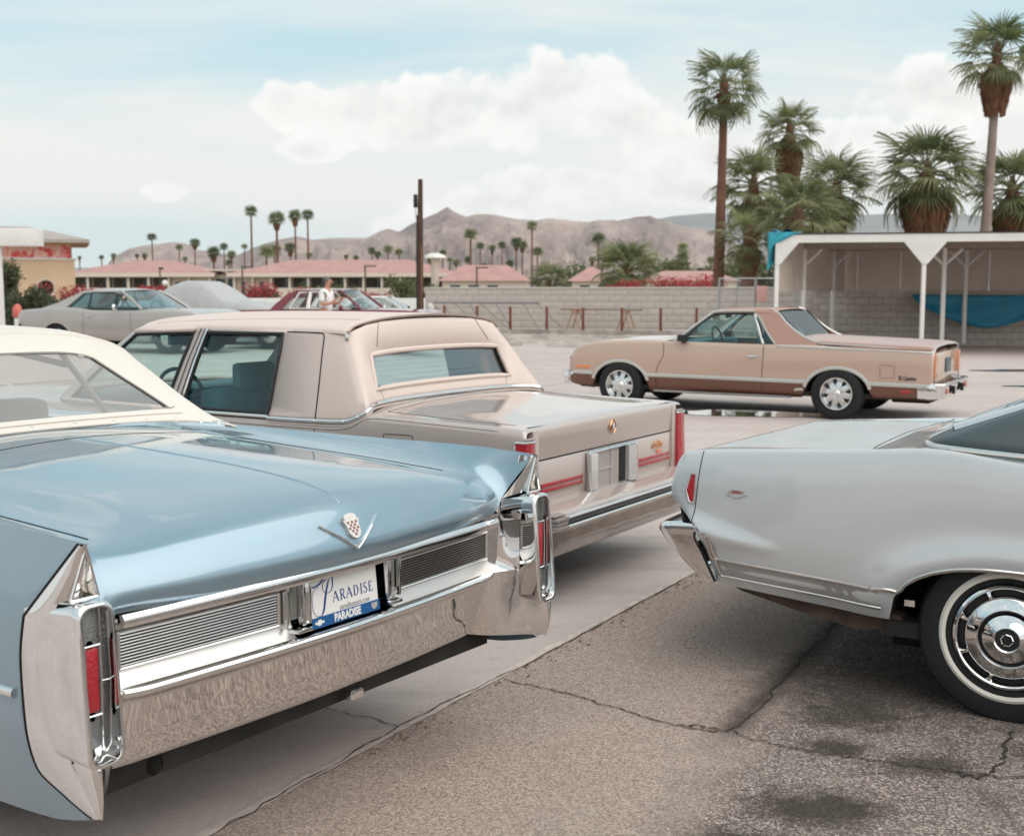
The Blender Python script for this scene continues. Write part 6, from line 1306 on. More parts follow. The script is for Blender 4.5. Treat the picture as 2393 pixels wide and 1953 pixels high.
G = np.array([[tuple(uv(-.17 + .55 * t, -.10 + .9 * s, ROOF_Z + .06 + .05 * math.sin(3 * t * math.pi) * (1 - s) + .05 * math.sin(6 * s + 2 * t))) for t in np.linspace(0, 1, 9)] for s in np.linspace(0, 1, 9)]); M().grid(G).obj('top_drape', mat('blue_tarp_dark', (.012, .14, .27), .5, wave=.4, wscale=8), tp)
# chain-link gate
gt = empty('chain_link_gate', (6.12, 35.6, 0), R(-14)); tag(gt, 'chain-link gate between the block wall and the carport', 'gate'); GALV = mat('galvanised', (.42, .43, .43), .4, .8)
for x in (0, .52, 1.05, 1.62, 2.2): M().tube([(x, 0, 0), (x, 0, 1.98)], .022 if x not in (0, 1.05) else .03, 8).obj('upright', GALV, gt)
for z in (.15, 1.05, 1.96): M().tube([(0, 0, z), (2.2, 0, z)], .018, 6).obj('rail', GALV, gt)
m = M()
for k in range(-20, 24):
    for d in (1, -1):
        x0 = k * .1; a = max(0, x0 if d > 0 else x0); pts = [(x0 + d * t * 1.0, t * 1.0) for t in (0, 1.8)]
        (xa, za), (xb, zb) = pts
        if d > 0: t0, t1 = max(0, -xa / (xb - xa)), min(1, (2.2 - xa) / (xb - xa))
        else: t0, t1 = max(0, (2.2 - xa) / (xb - xa)) if xa > 2.2 else 0, min(1, (0 - xa) / (xb - xa))
        if t1 > t0: m.tube([(xa + (xb - xa) * t0, 0, .15 + za + (zb - za) * t0), (xa + (xb - xa) * t1, 0, .15 + za + (zb - za) * t1)], .003, 3, cap=False)
o = m.obj('wire_mesh', GALV, gt); o['kind'] = 'stuff'
o = M().box(-.15, .15, -.012, .012, -.24, .24, .004).obj('notice_sign', mat('faded_pink', (.62, .34, .31), .6, var=.12, vscale=9)); o.location = (7.30, 35.22, 1.50); o.rotation_euler = (0, 0, R(-14)); tag(o, 'small faded pink notice sign wired to the chain-link gate', 'sign')

# ---- white canopy at the left edge
cn = empty('canopy', (-17.5, 32, 0)); tag(cn, 'flat white canopy roof on a thin post at the left edge', 'canopy')
M().box(-4, 5.03, -.3, .25, 2.77, 3.23, .02).obj('fascia', WHITE, cn); M().box(3.92, 4.04, -.2, -.08, .2, 2.77, .01).obj('post', WHITE, cn); M().box(-3.5, -3.38, -.2, -.08, .2, 2.77, .01).obj('post', WHITE, cn)
o = empty('bollard', (-12.42, 30.2, .20)); tag(o, 'white bollard with a round red top at the left edge', 'bollard'); M().lathe([(.085, 0), (.085, .72), (.06, .74)], 18, 'Z').obj('shaft', WHITE, o); M().lathe([(.10, .74), (.125, .80), (.12, .92), (.09, 1.02), (.04, 1.07), (0, 1.08)], 18, 'Z').obj('cap', mat('faded_red', (.55, .13, .10), .5), o)

# ---- cream restaurant with red banner
CREAM_W = mat('cream_stucco', (.60, .44, .30), .85, var=.06, vscale=.6)
rs = empty('restaurant', (-27.37, 69.26, 0), R(20)); tag(rs, 'cream stucco building with arches, hip roof and a red banner', 'building')
def arch_wall(m, x0, x1, z1, arches, y, th):
    """Wall in the plane y with arched openings (cx, half width, springing z)."""
    pts = [(x0, 0)]
    for cx, hw, zs in arches:
        pts += [(cx - hw, 0), (cx - hw, zs)] + [(cx - hw * math.cos(a), zs + hw * math.sin(a)) for a in np.linspace(0, math.pi, 11)[1:-1]] + [(cx + hw, zs), (cx + hw, 0)]
    pts += [(x1, 0), (x1, z1), (x0, z1)]; return m.prism(pts, th, (0, y, 0), (1, 0, 0), (0, 0, 1), (0, 1, 0))
arch_wall(M(), -6, 2.15, 3.30, [(-3.6, .42, 1.75), (-1.55, .42, 1.75), (.55, .42, 1.75)], 0, .4).obj('wall', CREAM_W, rs, False)
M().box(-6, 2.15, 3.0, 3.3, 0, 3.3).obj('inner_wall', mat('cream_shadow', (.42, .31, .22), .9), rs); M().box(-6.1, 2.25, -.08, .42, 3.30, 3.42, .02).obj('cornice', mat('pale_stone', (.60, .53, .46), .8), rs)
for cx in (-3.6, -1.55, .55): M().box(cx - .30, cx + .30, 2.9, 2.95, .9, 2.1).obj('window', mat('dark_window', (.03, .035, .04), .15), rs); M().lathe([(.46, -.03), (.56, -.05), (.56, .0)], 24, 'Y', (cx, 0, 1.75)).obj('arch_moulding', MAT['pale_stone'], rs)
for x in (-5.5, -2.6, 1.9): M().box(x - .12, x + .12, .3, .54, 3.42, 4.5).obj('roof_post', MAT['pale_stone'], rs)
M().box(-6, 2.0, .6, 3.2, 3.40, 3.44).obj('terrace', MAT['pale_stone'], rs)
ban = mat('red_banner', (.60, .10, .08), .6, var=.0)
def banner_mat():
    m = bpy.data.materials.new('banner_print'); m.use_nodes = True; nt = m.node_tree; b = nt.nodes['Principled BSDF']; tc = N(nt, 'ShaderNodeTexCoord'); n = N(nt, 'ShaderNodeTexNoise', Scale=1.1, Detail=2., Distortion=1.2); L(nt, tc.outputs['Object'], n.inputs['Vector'])
    L(nt, ramp(nt, n.outputs[0], [(.30, (.80, .30, .18)), (.40, (.72, .06, .07)), (.46, (.82, .34, .30)), (.56, (.88, .66, .60)), (.66, (.84, .30, .22)), (.75, (.75, .08, .07))]), b.inputs['Base Color']); b.inputs['Roughness'].default_value = .6; return m
o = M().box(-3.6, 1.95, .12, .16, 3.45, 4.42).obj('banner', banner_mat(), None); o.location = (-27.37, 69.26, 0); o.rotation_euler = (0, 0, R(20)); tag(o, 'red and pink printed banner above the cream building', 'banner')
m = M(); e, zz = 3.0, 4.48; V = [(-8, -1.2, zz), (e, -1.2, zz), (e, 5, zz), (-8, 5, zz), (-3.0, 1.9, 5.30), (-.3, 1.9, 5.30)]; V2 = [(v[0], v[1], v[2] - .20) for v in V[:4]]
m.add(V + V2, [(0, 1, 5, 4), (1, 2, 5), (2, 3, 4, 5), (3, 0, 4), (0, 1, 7, 6), (1, 2, 8, 7), (2, 3, 9, 8), (3, 0, 6, 9), (6, 7, 8, 9)]); m.obj('roof', mat('grey_brown_roof', (.36, .32, .29), .9, var=.1), rs, False); M().box(-7.9, 2.9, -1.1, 4.9, 4.20, 4.27).obj('soffit', mat('ochre_soffit', (.30, .17, .08), .8), rs)

# ---- hotel with pink tile roofs
PINK = mat('pink_roof_tile', (.41, .235, .215), .85, var=.12, vscale=.8, bump=.6, bscale=3)
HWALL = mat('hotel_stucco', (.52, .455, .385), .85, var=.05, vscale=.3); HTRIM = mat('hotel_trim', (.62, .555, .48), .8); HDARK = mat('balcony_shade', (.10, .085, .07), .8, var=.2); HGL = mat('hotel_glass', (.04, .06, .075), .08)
def hip_roof(m, x0, x1, y0, y1, z, h, inset, ov=.8):
    x0 -= ov; x1 += ov; y0 -= ov; y1 += ov; ym = (y0 + y1) / 2; V = [(x0, y0, z), (x1, y0, z), (x1, y1, z), (x0, y1, z), (x0 + inset, ym, z + h), (x1 - inset, ym, z + h)]
    return m.add(V, [(0, 1, 5, 4), (1, 2, 5), (2, 3, 4, 5), (3, 0, 4), (0, 3, 2, 1)])
def hotel_wing(label, x0, x1, d, rise, inset, bays, solid=()):
    w = empty('hotel_wing', (x0, d, 0)); tag(w, label, 'building', 'hotel wings with pink roofs'); Lw = x1 - x0
    M().box(0, Lw, 1.6, 12, 0, 3.5).obj('wall', HWALL, w); hip_roof(M(), 0, Lw, 0, 12, 3.62, rise, inset).obj('roof', PINK, w, False); M().box(-.8, Lw + .8, -.85, -.6, 3.22, 3.64).obj('fascia', HTRIM, w)
    M().box(0, Lw, -.5, 1.6, 3.15, 3.22).obj('soffit', HTRIM, w); bw = Lw / bays
    for k in range(bays + 1): M().box(k * bw - .14, k * bw + .14, -.35, .0, 0, 3.18).obj('column', HTRIM, w)
    for k in range(bays):
        a, b = k * bw + .15, (k + 1) * bw - .15
        if k in solid: M().box(a, b, .3, .5, 0, 3.18).obj('wall_bay', HWALL, w); M().box(a + .6, b - .9, .24, .32, .4, 2.6).obj('window', HGL, w); continue
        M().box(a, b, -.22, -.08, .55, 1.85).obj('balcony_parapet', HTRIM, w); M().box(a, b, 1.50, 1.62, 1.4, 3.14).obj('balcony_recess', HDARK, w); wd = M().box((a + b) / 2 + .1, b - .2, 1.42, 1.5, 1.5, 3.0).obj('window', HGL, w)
        M().box((a + b) / 2 + (b - a) * .22, (a + b) / 2 + (b - a) * .24, 1.38, 1.43, 1.5, 3.0).obj('window_mullion', HTRIM, wd)
        M().box(a, b, -.2, -.06, -.3, .35).obj('ground_parapet', HWALL, w)
    return w
hotel_wing('left hotel wing with long pink roof and dark balconies', -55.2, -37.6, 150, 1.75, 7, 7, (5, 6)); hotel_wing('middle hotel wing with pink hip roof behind the maroon car', -34.5, -7.0, 150, 1.85, 7, 12, (0, 1))
lk = empty('hotel_link', (-39.0, 152, 0)); tag(lk, 'flat-roofed entrance link between the two hotel wings', 'building'); M().box(0, 4.6, 0, 6, 0, 3.55).obj('wall', HWALL, lk); M().box(-.4, 5, -.8, 6, 3.95, 4.15).obj('roof_slab', HTRIM, lk)
for k in range(3): M().box(.3 + k * 1.45, 1.4 + k * 1.45, -.06, .02, 1.0, 3.0).obj('window', HGL, lk)
for lb, x0, x1, d, rise in (('small pink hip-roofed building just right of the utility pole', -7.4, 1.6, 128, 1.75), ('small pink hip-roofed building between the two bushy palms', 6.6, 11.4, 132, 1.6), ('low pink-roofed building behind the right end of the wall', 14.2, 23.5, 126, 1.1)):
    w = empty('hotel_cottage', (x0, d, 0)); tag(w, lb, 'building', 'pink-roofed cottages'); M().box(0, x1 - x0, 0, 8, 0, 2.55).obj('wall', HTRIM, w); hip_roof(M(), 0, x1 - x0, 0, 8, 2.55, rise, 2.6, .5).obj('roof', PINK, w, False)
    for k in range(3): M().box(.8 + k * 2, 1.9 + k * 2, -.06, .02, .9, 2.1).obj('window', HGL, w)
ho = empty('roof_hood', (-8.6, 135, 0)); tag(ho, 'white mushroom-shaped roof vent above the hotel near the pole', 'vent'); M().lathe([(.45, 0), (.45, 5.0), (.5, 5.1)], 14, 'Z').obj('stack', HTRIM, ho); M().lathe([(.5, 5.1), (1.25, 5.15), (1.1, 5.45), (.5, 5.65), (0, 5.7)], 18, 'Z').obj('hood', WHITE, ho)
o = M().box(0, 7.2, 0, .25, 0, 1.22, .02).obj('white_wall', WHITE); o.location = (-10.0, 44.5, .10); tag(o, 'low white wall behind the maroon car', 'wall')
# lamp posts round the hotel
LP = mat('lamp_post_dark', (.05, .045, .04), .6)
for k, (x, y, zt, kind, lb) in enumerate(((-35.3, 121, 3.75, 'globe', 'dark lamp post with white globe before the left hotel wing'), (-26.6, 119, 3.85, 'arm', 'dark lamp post before the link between the hotel wings'), (-14.6, 120, 3.95, 'arm', 'dark lamp post before the middle hotel wing'), (-3.35, 115, 3.7, 'arm', 'double-arm lamp post right of the utility pole'), (8.55, 115, 3.95, 'globe', 'grey lamp post between the two bushy palms'), (-46.5, 122, 2.35, 'stub', 'short sign post before the left hotel wing'))):
    t = empty('lamp_post', (x, y, 0)); tag(t, lb, 'lamp post', 'lamp posts around the hotel'); M().tube([(0, 0, 0), (0, 0, zt)], [.10, .07], 8).obj('pole', LP, t)
    if kind == 'arm': M().box(-.1, 1.1, -.1, .1, zt - .05, zt + .08, .02).obj('lamp_head', LP, t)
    elif kind == 'globe': M().lathe([(0, -.3), (.2, -.24), (.3, 0), (.2, .24), (0, .3)], 14, 'Z', (.45, 0, zt - 1.45)).obj('globe', WHITE, t); M().tube([(0, 0, zt - 1.1), (.45, 0, zt - 1.15)], .04, 6).obj('arm', LP, t); M().box(-.1, .35, -.1, .1, zt - .1, zt + .12, .02).obj('lamp_head', LP, t)
    else: M().box(-.55, .55, -.05, .05, zt - .45, zt, .02).obj('panel', mat('bronze_sign', (.14, .12, .09), .5), t)

# ---- mountains
def ridge_mesh(name, prof, d_ridge, d_foot, m, seed, nx=420, ny=90, rough=1.15, back=1.35):
    px = np.array([p[0] for p in prof], float); pz = np.array([p[1] for p in prof], float); xs = np.linspace(px[0], px[-1], nx); hz = np.interp(xs, px, pz); V = []
    for j in range(ny):
        t = j / (ny - 1)
        for i in range(nx):
            a = xs[i] / d_ridge
            if t <= .72: q = t / .72; d = d_foot + (d_ridge - d_foot) * q; h = hz[i] * (.06 + .94 * q ** 1.15)
            else: q = (t - .72) / .28; d = d_ridge * (1 + (back - 1) * q); h = hz[i] * (1 - .75 * q)
            x = a * d; s = d_ridge / 20.; n = mnoise.ridged_multi_fractal(Vector((x / s + seed, d / s * .8, seed)), 1.0, 2.1, 6, 1.0, 2.0) - 1.1
            f = mnoise.fractal(Vector((x / s * 3, d / s * 3, seed + 3)), 1.0, 2.0, 4)
            amp = math.sin(math.pi * min(1, max(0, q))) if t <= .72 else 0
            V.append((x, d, max(-2, h - hz[i] * rough * (max(0, .95 - n) * .42 + .30 * abs(f)) * (amp * .92 + .08 * (t <= .72)))))
    o = M().add(V, grid_f(ny, nx)).obj(name, m, None, angle=80); o['kind'] = 'structure'; return o
def rock_mat(name, c0, c1, c2, sc_):
    m = bpy.data.materials.new(name); m.use_nodes = True; nt = m.node_tree; b = nt.nodes['Principled BSDF']; tc = N(nt, 'ShaderNodeTexCoord'); n = N(nt, 'ShaderNodeTexNoise', Scale=sc_, Detail=7., Roughness=.65); L(nt, tc.outputs['Object'], n.inputs['Vector'])
    L(nt, ramp(nt, n.outputs[0], [(.35, c0), (.52, c1), (.68, c2)]), b.inputs['Base Color']); b.inputs['Roughness'].default_value = .95
    bp = N(nt, 'ShaderNodeBump', Strength=1.0, Distance=70.); n2 = N(nt, 'ShaderNodeTexNoise', Scale=sc_ * 2.5, Detail=6.); L(nt, tc.outputs['Object'], n2.inputs['Vector']); L(nt, n2.outputs[0], bp.inputs['Height']); L(nt, bp.outputs[0], b.inputs['Normal']); return m
RIDGE = [(-1775, 60), (-1720, 145), (-1645, 185), (-1553, 200), (-1458, 213), (-1404, 208), (-1348, 178), (-1255, 163), (-1181, 156), (-1070, 204), (-995, 226), (-921, 239), (-856, 223), (-773, 232), (-624, 232), (-568, 262), (-529, 273), (-485, 258), (-438, 289), (-396, 310), (-345, 332), (-308, 349), (-279, 360), (-253, 349), (-197, 325), (-150, 338), (-85, 336), (7, 317), (100, 308), (156, 319), (193, 315), (249, 302), (314, 297), (379, 308), (453, 302), (527, 321), (583, 325), (657, 310), (713, 288), (843, 265), (936, 219), (1047, 163), (1215, 117), (1493, 89), (1865, 40)]
ridge_mesh('mountains', RIDGE, 5200, 2900, rock_mat('desert_rock', (.19, .145, .135), (.30, .228, .205), (.42, .325, .285), .0032), 3.3)
FAR = [(-8980, 187), (-6980, 227), (-5480, 247), (-3480, 287), (20, 587), (1420, 777), (1840, 857), (2270, 897), (2520, 882), (3270, 917), (4020, 872), (4770, 902), (5520, 857), (6520, 887), (8520, 812), (11020, 687)]
ridge_mesh('far_mountains', FAR, 14000, 10500, rock_mat('far_rock', (.10, .10, .11), (.15, .145, .14), (.2, .19, .18), .001), 7.7, 160, 30, .10)
# ------------------------------------------------------------------ palms, shrubs
def leaf_mat(name, c0, c1, rough=.5, trans=.25):
    m = bpy.data.materials.new(name); m.use_nodes = True; nt = m.node_tree; b = nt.nodes['Principled BSDF']; tc = N(nt, 'ShaderNodeTexCoord'); n = N(nt, 'ShaderNodeTexNoise', Scale=2.2, Detail=3.); L(nt, tc.outputs['Object'], n.inputs['Vector']); oi = N(nt, 'ShaderNodeObjectInfo')
    f = math_n(nt, 'ADD', math_n(nt, 'MULTIPLY', n.outputs[0], .65), math_n(nt, 'MULTIPLY', oi.outputs['Random'], .35)); cc = ramp(nt, f, [(.3, c0), (.75, c1)]); L(nt, cc, b.inputs['Base Color']); b.inputs['Roughness'].default_value = rough; tl = N(nt, 'ShaderNodeBsdfTranslucent'); L(nt, cc, tl.inputs[0]); mx = N(nt, 'ShaderNodeMixShader'); mx.inputs[0].default_value = .45; L(nt, b.outputs[0], mx.inputs[1]); L(nt, tl.outputs[0], mx.inputs[2]); L(nt, mx.outputs[0], nt.nodes['Material Output'].inputs[0]); MAT[name] = m; return m
FROND = leaf_mat('palm_leaf', (.115, .150, .062), (.38, .385, .20)); FROND_Y = leaf_mat('palm_leaf_yellowing', (.07, .085, .03), (.20, .17, .075)); DEAD = leaf_mat('dead_palm_thatch', (.16, .070, .034), (.36, .19, .10), .85); BARK = mat('palm_bark', (.155, .075, .050), .9, var=.3, vscale=3, bump=.6, bscale=18); BARK_G = mat('palm_bark_grey', (.26, .20, .17), .9, var=.25, vscale=3, bump=.6, bscale=18)
def fan_frond(seed, pet=.85, rad=.95, nseg=19, droop=.55, fold=.30, split=.45):
    """One fan leaf along +x: petiole, then folded segments that split and hang at the tips."""
    g = np.random.default_rng(seed); m = M(); m.tube([(0, 0, 0), (pet * .5, 0, .03), (pet, 0, 0)], [.030, .020, .014], 4); sp = R(205)
    for k in range(nseg):
        a = -sp / 2 + sp * (k + .5) / nseg + g.normal(0, .02); da = sp / nseg * .5; r = rad * (.80 + .20 * math.cos(a * .6)) * (1 + g.normal(0, .06)); c, s = math.cos(a), math.sin(a)
        rows = []
        for t, w in ((.02, .95), (split, .82), (.72, .42), (1.0, .05)):
            rr = r * t; dz = -droop * max(0, t - .40) ** 1.6 * (1.1 + g.normal(0, .15)) * rad - .10 * abs(a) * t; lift = fold * .10 * (1 if k % 2 else -1) * t * (1 - .6 * t); hw = math.tan(da) * r * min(t, split) * w if t > split else math.tan(da) * rr * w
            cx, cy = pet + rr * c * (1 - .12 * max(0, t - .5)), rr * s * (1 - .12 * max(0, t - .5)); rows.append([(cx + s * hw, cy - c * hw, dz + lift), (cx, cy, dz - lift * .6 + .012), (cx - s * hw, cy + c * hw, dz + lift)])
        m.grid(np.array(rows))
    return m
def frond_mesh(name, seed, mm, **k):
    o = fan_frond(seed, **k); return mesh_data(name, o.V, o.F, mm, False)
FR = [frond_mesh('fan_leaf', 10 + i, FROND, droop=.35 + .2 * i) for i in range(4)]; FRY = [frond_mesh('fan_leaf_old', 20 + i, FROND_Y, droop=.9) for i in range(2)]
def thatch(name, parent, r0, r1, r2, ztop, zmid, zbot, n, mm, seed):
    g = np.random.default_rng(seed); m = M()
    for k in range(n):
        a = g.random() * 6.283; z = ztop - (ztop - zbot) * .75 * g.random(); ln = .5 + .5 * g.random()
        def rad(zz):
            return np.interp(-zz, [-ztop, -zmid, -zbot], [r0, r1, r2])
        zb = max(zbot - .1, z - ln); w = .05 + .05 * g.random(); pts = []
        for t in (0, .5, 1):
            zz = z + (zb - z) * t; r = rad(zz) * (1 + .10 * g.normal() * t) + .03 * t; aa = a + g.normal(0, .05); pts.append([(r * math.cos(aa - w / r * (1 - .6 * t)), r * math.sin(aa - w / r * (1 - .6 * t)), zz), (r * math.cos(aa + w / r * (1 - .6 * t)), r * math.sin(aa + w / r * (1 - .6 * t)), zz)])
        m.grid(np.array(pts))
    core = [(rad(z) * .86, z) for z in np.linspace(zbot + .1, ztop, 6)]; m.lathe(core, 12, 'Z'); return m.obj(name, mm, parent, False, fix=False)
def fan_palm(label, x, y, h, crown, nf, skirt, lean=(0, 0), trunk_r=.24, bark=None, seed=0, elo=-62, base=0.0, young=False):
    """h: height of the crown's heart. skirt: (length, radius)."""
    g = np.random.default_rng(seed); p = empty('fan_palm', (x, y, base)); tag(p, label, 'palm tree', 'fan palms behind the carport')
    zs = np.linspace(0, h, 60); P = [(lean[0] * ((1 - t) ** 1.5), lean[1] * (1 - t), z) for z, t in zip(zs, zs / h)]
    rr = [trunk_r * (1.25 - .45 * min(1, z / h * 1.3)) * (1 + .035 * math.sin(z * 22) + .02 * g.normal()) for z in zs]; rr[0] *= 1.25
    M().tube(P, rr, 14).obj('trunk', bark or BARK, p)
    if skirt: thatch('thatch_skirt', p, .20, skirt[1], skirt[1] * .55, h - .25, h - skirt[0] * .45, h - skirt[0], int(130 * skirt[0] + 60), DEAD, seed + 1)
    M().tube([(0, 0, h - .35), (0, 0, h + .1), (0, 0, h + .5)], [.16, .18, .05], 10).obj('crown_heart', BARK, p)
    nf = int(nf * .82)
    for k in range(nf):
        t = (k + .5) / nf; el = R(86 - (86 - elo) * t ** .92 + g.normal(0, 6)); az = k * 2.39996 + g.normal(0, .15)
        old = t > .86; o = bpy.data.objects.new('frond', (FRY if old and g.random() < .5 else FR)[g.integers(0, 2 if old else 4)] if not old else (FRY if g.random() < .45 else FR[2:])[g.integers(0, 2)]); link(o, p)
        s = crown / 1.75 * (1 + g.normal(0, .08)) * (.82 if t < .12 else 1); o.scale = (s, s, s); o.location = (.06 * math.cos(az), .06 * math.sin(az), h + .12 - .30 * t); o.rotation_euler = (g.normal(0, .25), -el, az)
    return p
fan_palm('tallest slim fan palm rising behind the right end of the block wall', 8.30, 48, 9.55, 1.62, 42, (.7, .34), (-.12, 0), .20, BARK, 1, -70)
fan_palm('fan palm with long brown skirt second in height beside the tallest', 11.81, 52, 8.35, 1.45, 44, (2.4, .62), (.1, 0), .22, BARK, 2, -40)
fan_palm('leaning fan palm with grey trunk and hanging skirt at the right edge', 17.75, 45, 10.15, 1.65, 40, (2.1, .58), (-.32, 0), .19, BARK_G, 3, -42)
fan_palm('bushy fan palm at the left of the clump behind the carport', 9.93, 50, 5.9, 1.75, 48, (2.2, .55), (0, 0), .26, BARK, 4, -60)
fan_palm('low bright green fan palm nearest the carport corner', 10.25, 43.5, 4.35, 1.6, 44, None, (0, 0), .28, BARK, 5, -55)
fan_palm('bushy fan palm in the middle of the clump behind the carport', 12.81, 48, 5.6, 1.75, 48, (1.8, .6), (0, 0), .28, BARK, 6, -58)
fan_palm('broad fan palm with thick brown skirt behind the carport gusset', 15.67, 46, 6.05, 2.05, 54, (2.8, .95), (0, 0), .34, BARK, 7, -60)
fan_palm('fan palm behind the leaning trunk at the right edge', 19.75, 48, 5.6, 1.95, 50, (2.2, .75), (0, 0), .3, BARK, 8, -60)
fan_palm('low fan palm crown filling the gap behind the carport roof', 11.3, 45.5, 4.0, 1.6, 40, None, (0, 0), .3, BARK, 9, -55)
fan_palm('small fan palm crown showing left of the low green one', 9.1, 46.5, 3.6, 1.35, 36, (1.2, .5), (0, 0), .28, BARK, 11, -60)
# distant palms: shared trunk, crown and skirt meshes
FROND_FAR = leaf_mat('far_palm_leaf', (.13, .17, .095), (.34, .36, .20))
def far_crown(seed):
    g = np.random.default_rng(seed); m = M()
    for k in range(26):
        t = (k + .5) / 26; el = R(82 - 122 * t + g.normal(0, 8)); az = k * 2.39996 + g.normal(0, .2); mt = Matrix.Rotation(az, 3, 'Z') @ Matrix.Rotation(-el, 3, 'Y') @ Matrix.Rotation(g.normal(0, .3), 3, 'X'); pet, rad = .22, 1.0
        for q in range(7):
            a = R(-85 + 170 * (q + .5) / 7); c, s = math.cos(a), math.sin(a); w = .075; V = [(pet * .7, 0, 0), (pet + rad * .55 * c + s * w, rad * .55 * s - c * w, -.04), (pet + rad * c, rad * s, -.22), (pet + rad * .55 * c - s * w, rad * .55 * s + c * w, -.04)]; m.add([tuple(mt @ Vector(v)) for v in V], [(0, 1, 2, 3)])
    return mesh_data('palm_crown', m.V, m.F, FROND_FAR, False)
CR = [far_crown(40 + i) for i in range(4)]; mt_ = M().tube([(0, 0, 0), (0, 0, .5), (0, 0, 1)], [.24, .18, .15], 8); TRK = mesh_data('palm_trunk', mt_.V, mt_.F, BARK); _s = thatch('skirt_source', None, .22, .55, .30, .05, -.7, -1.6, 70, DEAD, 77); SKM = _s.data; bpy.data.objects.remove(_s)
FARP = [(-93.7, 315.0, 15.17, 1.0), (-102.3, 330, 10.76, 0.61), (-100.3, 330, 10.85, 0.7), (-86.7, 315.0, 12.51, 1.0), (-70.8, 270.0, 11.97, 1.0), (-89.3, 330, 9.92, 0.65), (-108.8, 330, 10.76, 0.65), (-112.1, 330, 10.33, 0.61), (-118.1, 330, 10.33, 0.48), (-54.9, 222.4, 8.37, 1.0), (-78.6, 330, 13.18, 0.96), (-76.6, 330, 11.16, 0.96), (-77.3, 330, 8.84, 0.96), (-42.8, 198.9, 14.35, 1.0), (-31.9, 164.3, 11.14, 1.0), (-39.8, 222.4, 15.01, 1.0), (-35.4, 210.0, 14.47, 1.0), (-38.4, 189.0, 7.41, 1.0), (-43.7, 222.4, 8.74, 1.0), (-46.2, 252.0, 10.28, 1.0), (-73.0, 330, 13.27, 0.87), (-55.4, 330, 11.01, 0.79), (-45.3, 330, 10.57, 0.65), (-42.6, 330, 10.26, 0.79), (-38.3, 330, 12.18, 0.87), (-36.7, 330, 11.19, 0.87), (-29.8, 290.8, 11.2, 1.0), (-27.2, 290.8, 10.52, 1.0), (-18.9, 330, 11.56, 0.83), (-22.3, 330, 9.39, 0.83), (-17.0, 330, 9.7, 0.7), (-6.8, 198.9, 10.57, 1.0), (-8.6, 328.7, 13.34, 1.0), (-5.4, 330, 12.97, 0.96), (-2.7, 330, 13.59, 0.96), (0.9, 252.0, 11.39, 1.0), (2.5, 290.8, 12.24, 1.0), (3.9, 236.3, 13.92, 1.0), (5.7, 270.0, 9.97, 1.0), (15.9, 222.4, 10.85, 1.0), (21.9, 330, 9.77, 0.87), (19.3, 330, 7.44, 0.87), (38.1, 270.0, 10.81, 1.0), (29.7, 210.0, 7.2, 1.0), (39.4, 252.0, 5.34, 1.0), (48.0, 290.8, 8.55, 1.0), (-0.6, 315.0, 8.42, 1.0), (-12.1, 330, 9.77, 0.87), (-15.3, 330, 8.95, 0.87), (-7.6, 330, 7.93, 0.87), (-4.7, 330, 7.44, 0.87), (17.2, 330, 7.19, 0.61), (60.1, 330, 7.52, 0.79), (39.3, 330, 6.49, 0.96), (41.8, 330, 6.9, 0.87)]
FARP.sort(key=lambda q: q[0] / q[1])
ORD = 'first second third fourth fifth sixth seventh eighth ninth tenth eleventh twelfth thirteenth fourteenth fifteenth sixteenth seventeenth eighteenth nineteenth twentieth'.split()
TENS = ['', '', 'twenty', 'thirty', 'forty', 'fifty']
def ordinal(n): return ORD[n - 1] if n <= 20 else (TENS[n // 10] + '-' + ORD[n % 10 - 1] if n % 10 else {30: 'thirtieth', 40: 'fortieth', 50: 'fiftieth'}[n])
for i, (x, y, h, s) in enumerate(FARP):
    g = np.random.default_rng(100 + i); p = empty('distant_palm', (x, y, 0), g.random() * 6.28); hz = 'tall slim' if h > 11.5 else ('short bushy' if h < 8.6 else 'slender')
    tag(p, f'{hz} distant fan palm, {ordinal(i + 1)} of the far palms counted from the left', 'palm tree', 'distant palms in front of the mountains')
    t = bpy.data.objects.new('trunk', TRK); link(t, p); t.scale = (1, 1, h - .1); c = bpy.data.objects.new('crown', CR[i % 4]); link(c, p); k = s * g.uniform(1.15, 1.4); c.scale = (k, k, k * g.uniform(.85, 1.05)); c.location = (0, 0, h)
    if g.random() < .4: sk = bpy.data.objects.new('thatch_skirt', SKM); link(sk, p); sk.scale = (k * .8, k * .8, k * g.uniform(.45, .9)); sk.location = (0, 0, h - .2)
# two bushy palms behind the wall
fan_palm('round bushy palm rising just behind the block wall left of the bigger one', 4.2, 136, 2.6, 2.6, 60, None, (0, 0), .35, BARK, 31, -75)['group'] = 'bushy palms behind the wall'
fan_palm('big feathery palm rising behind the middle of the block wall', 9.6, 100.8, 3.3, 3.1, 70, (1.5, .8), (0, 0), .4, BARK, 32, -72)['group'] = 'bushy palms behind the wall'
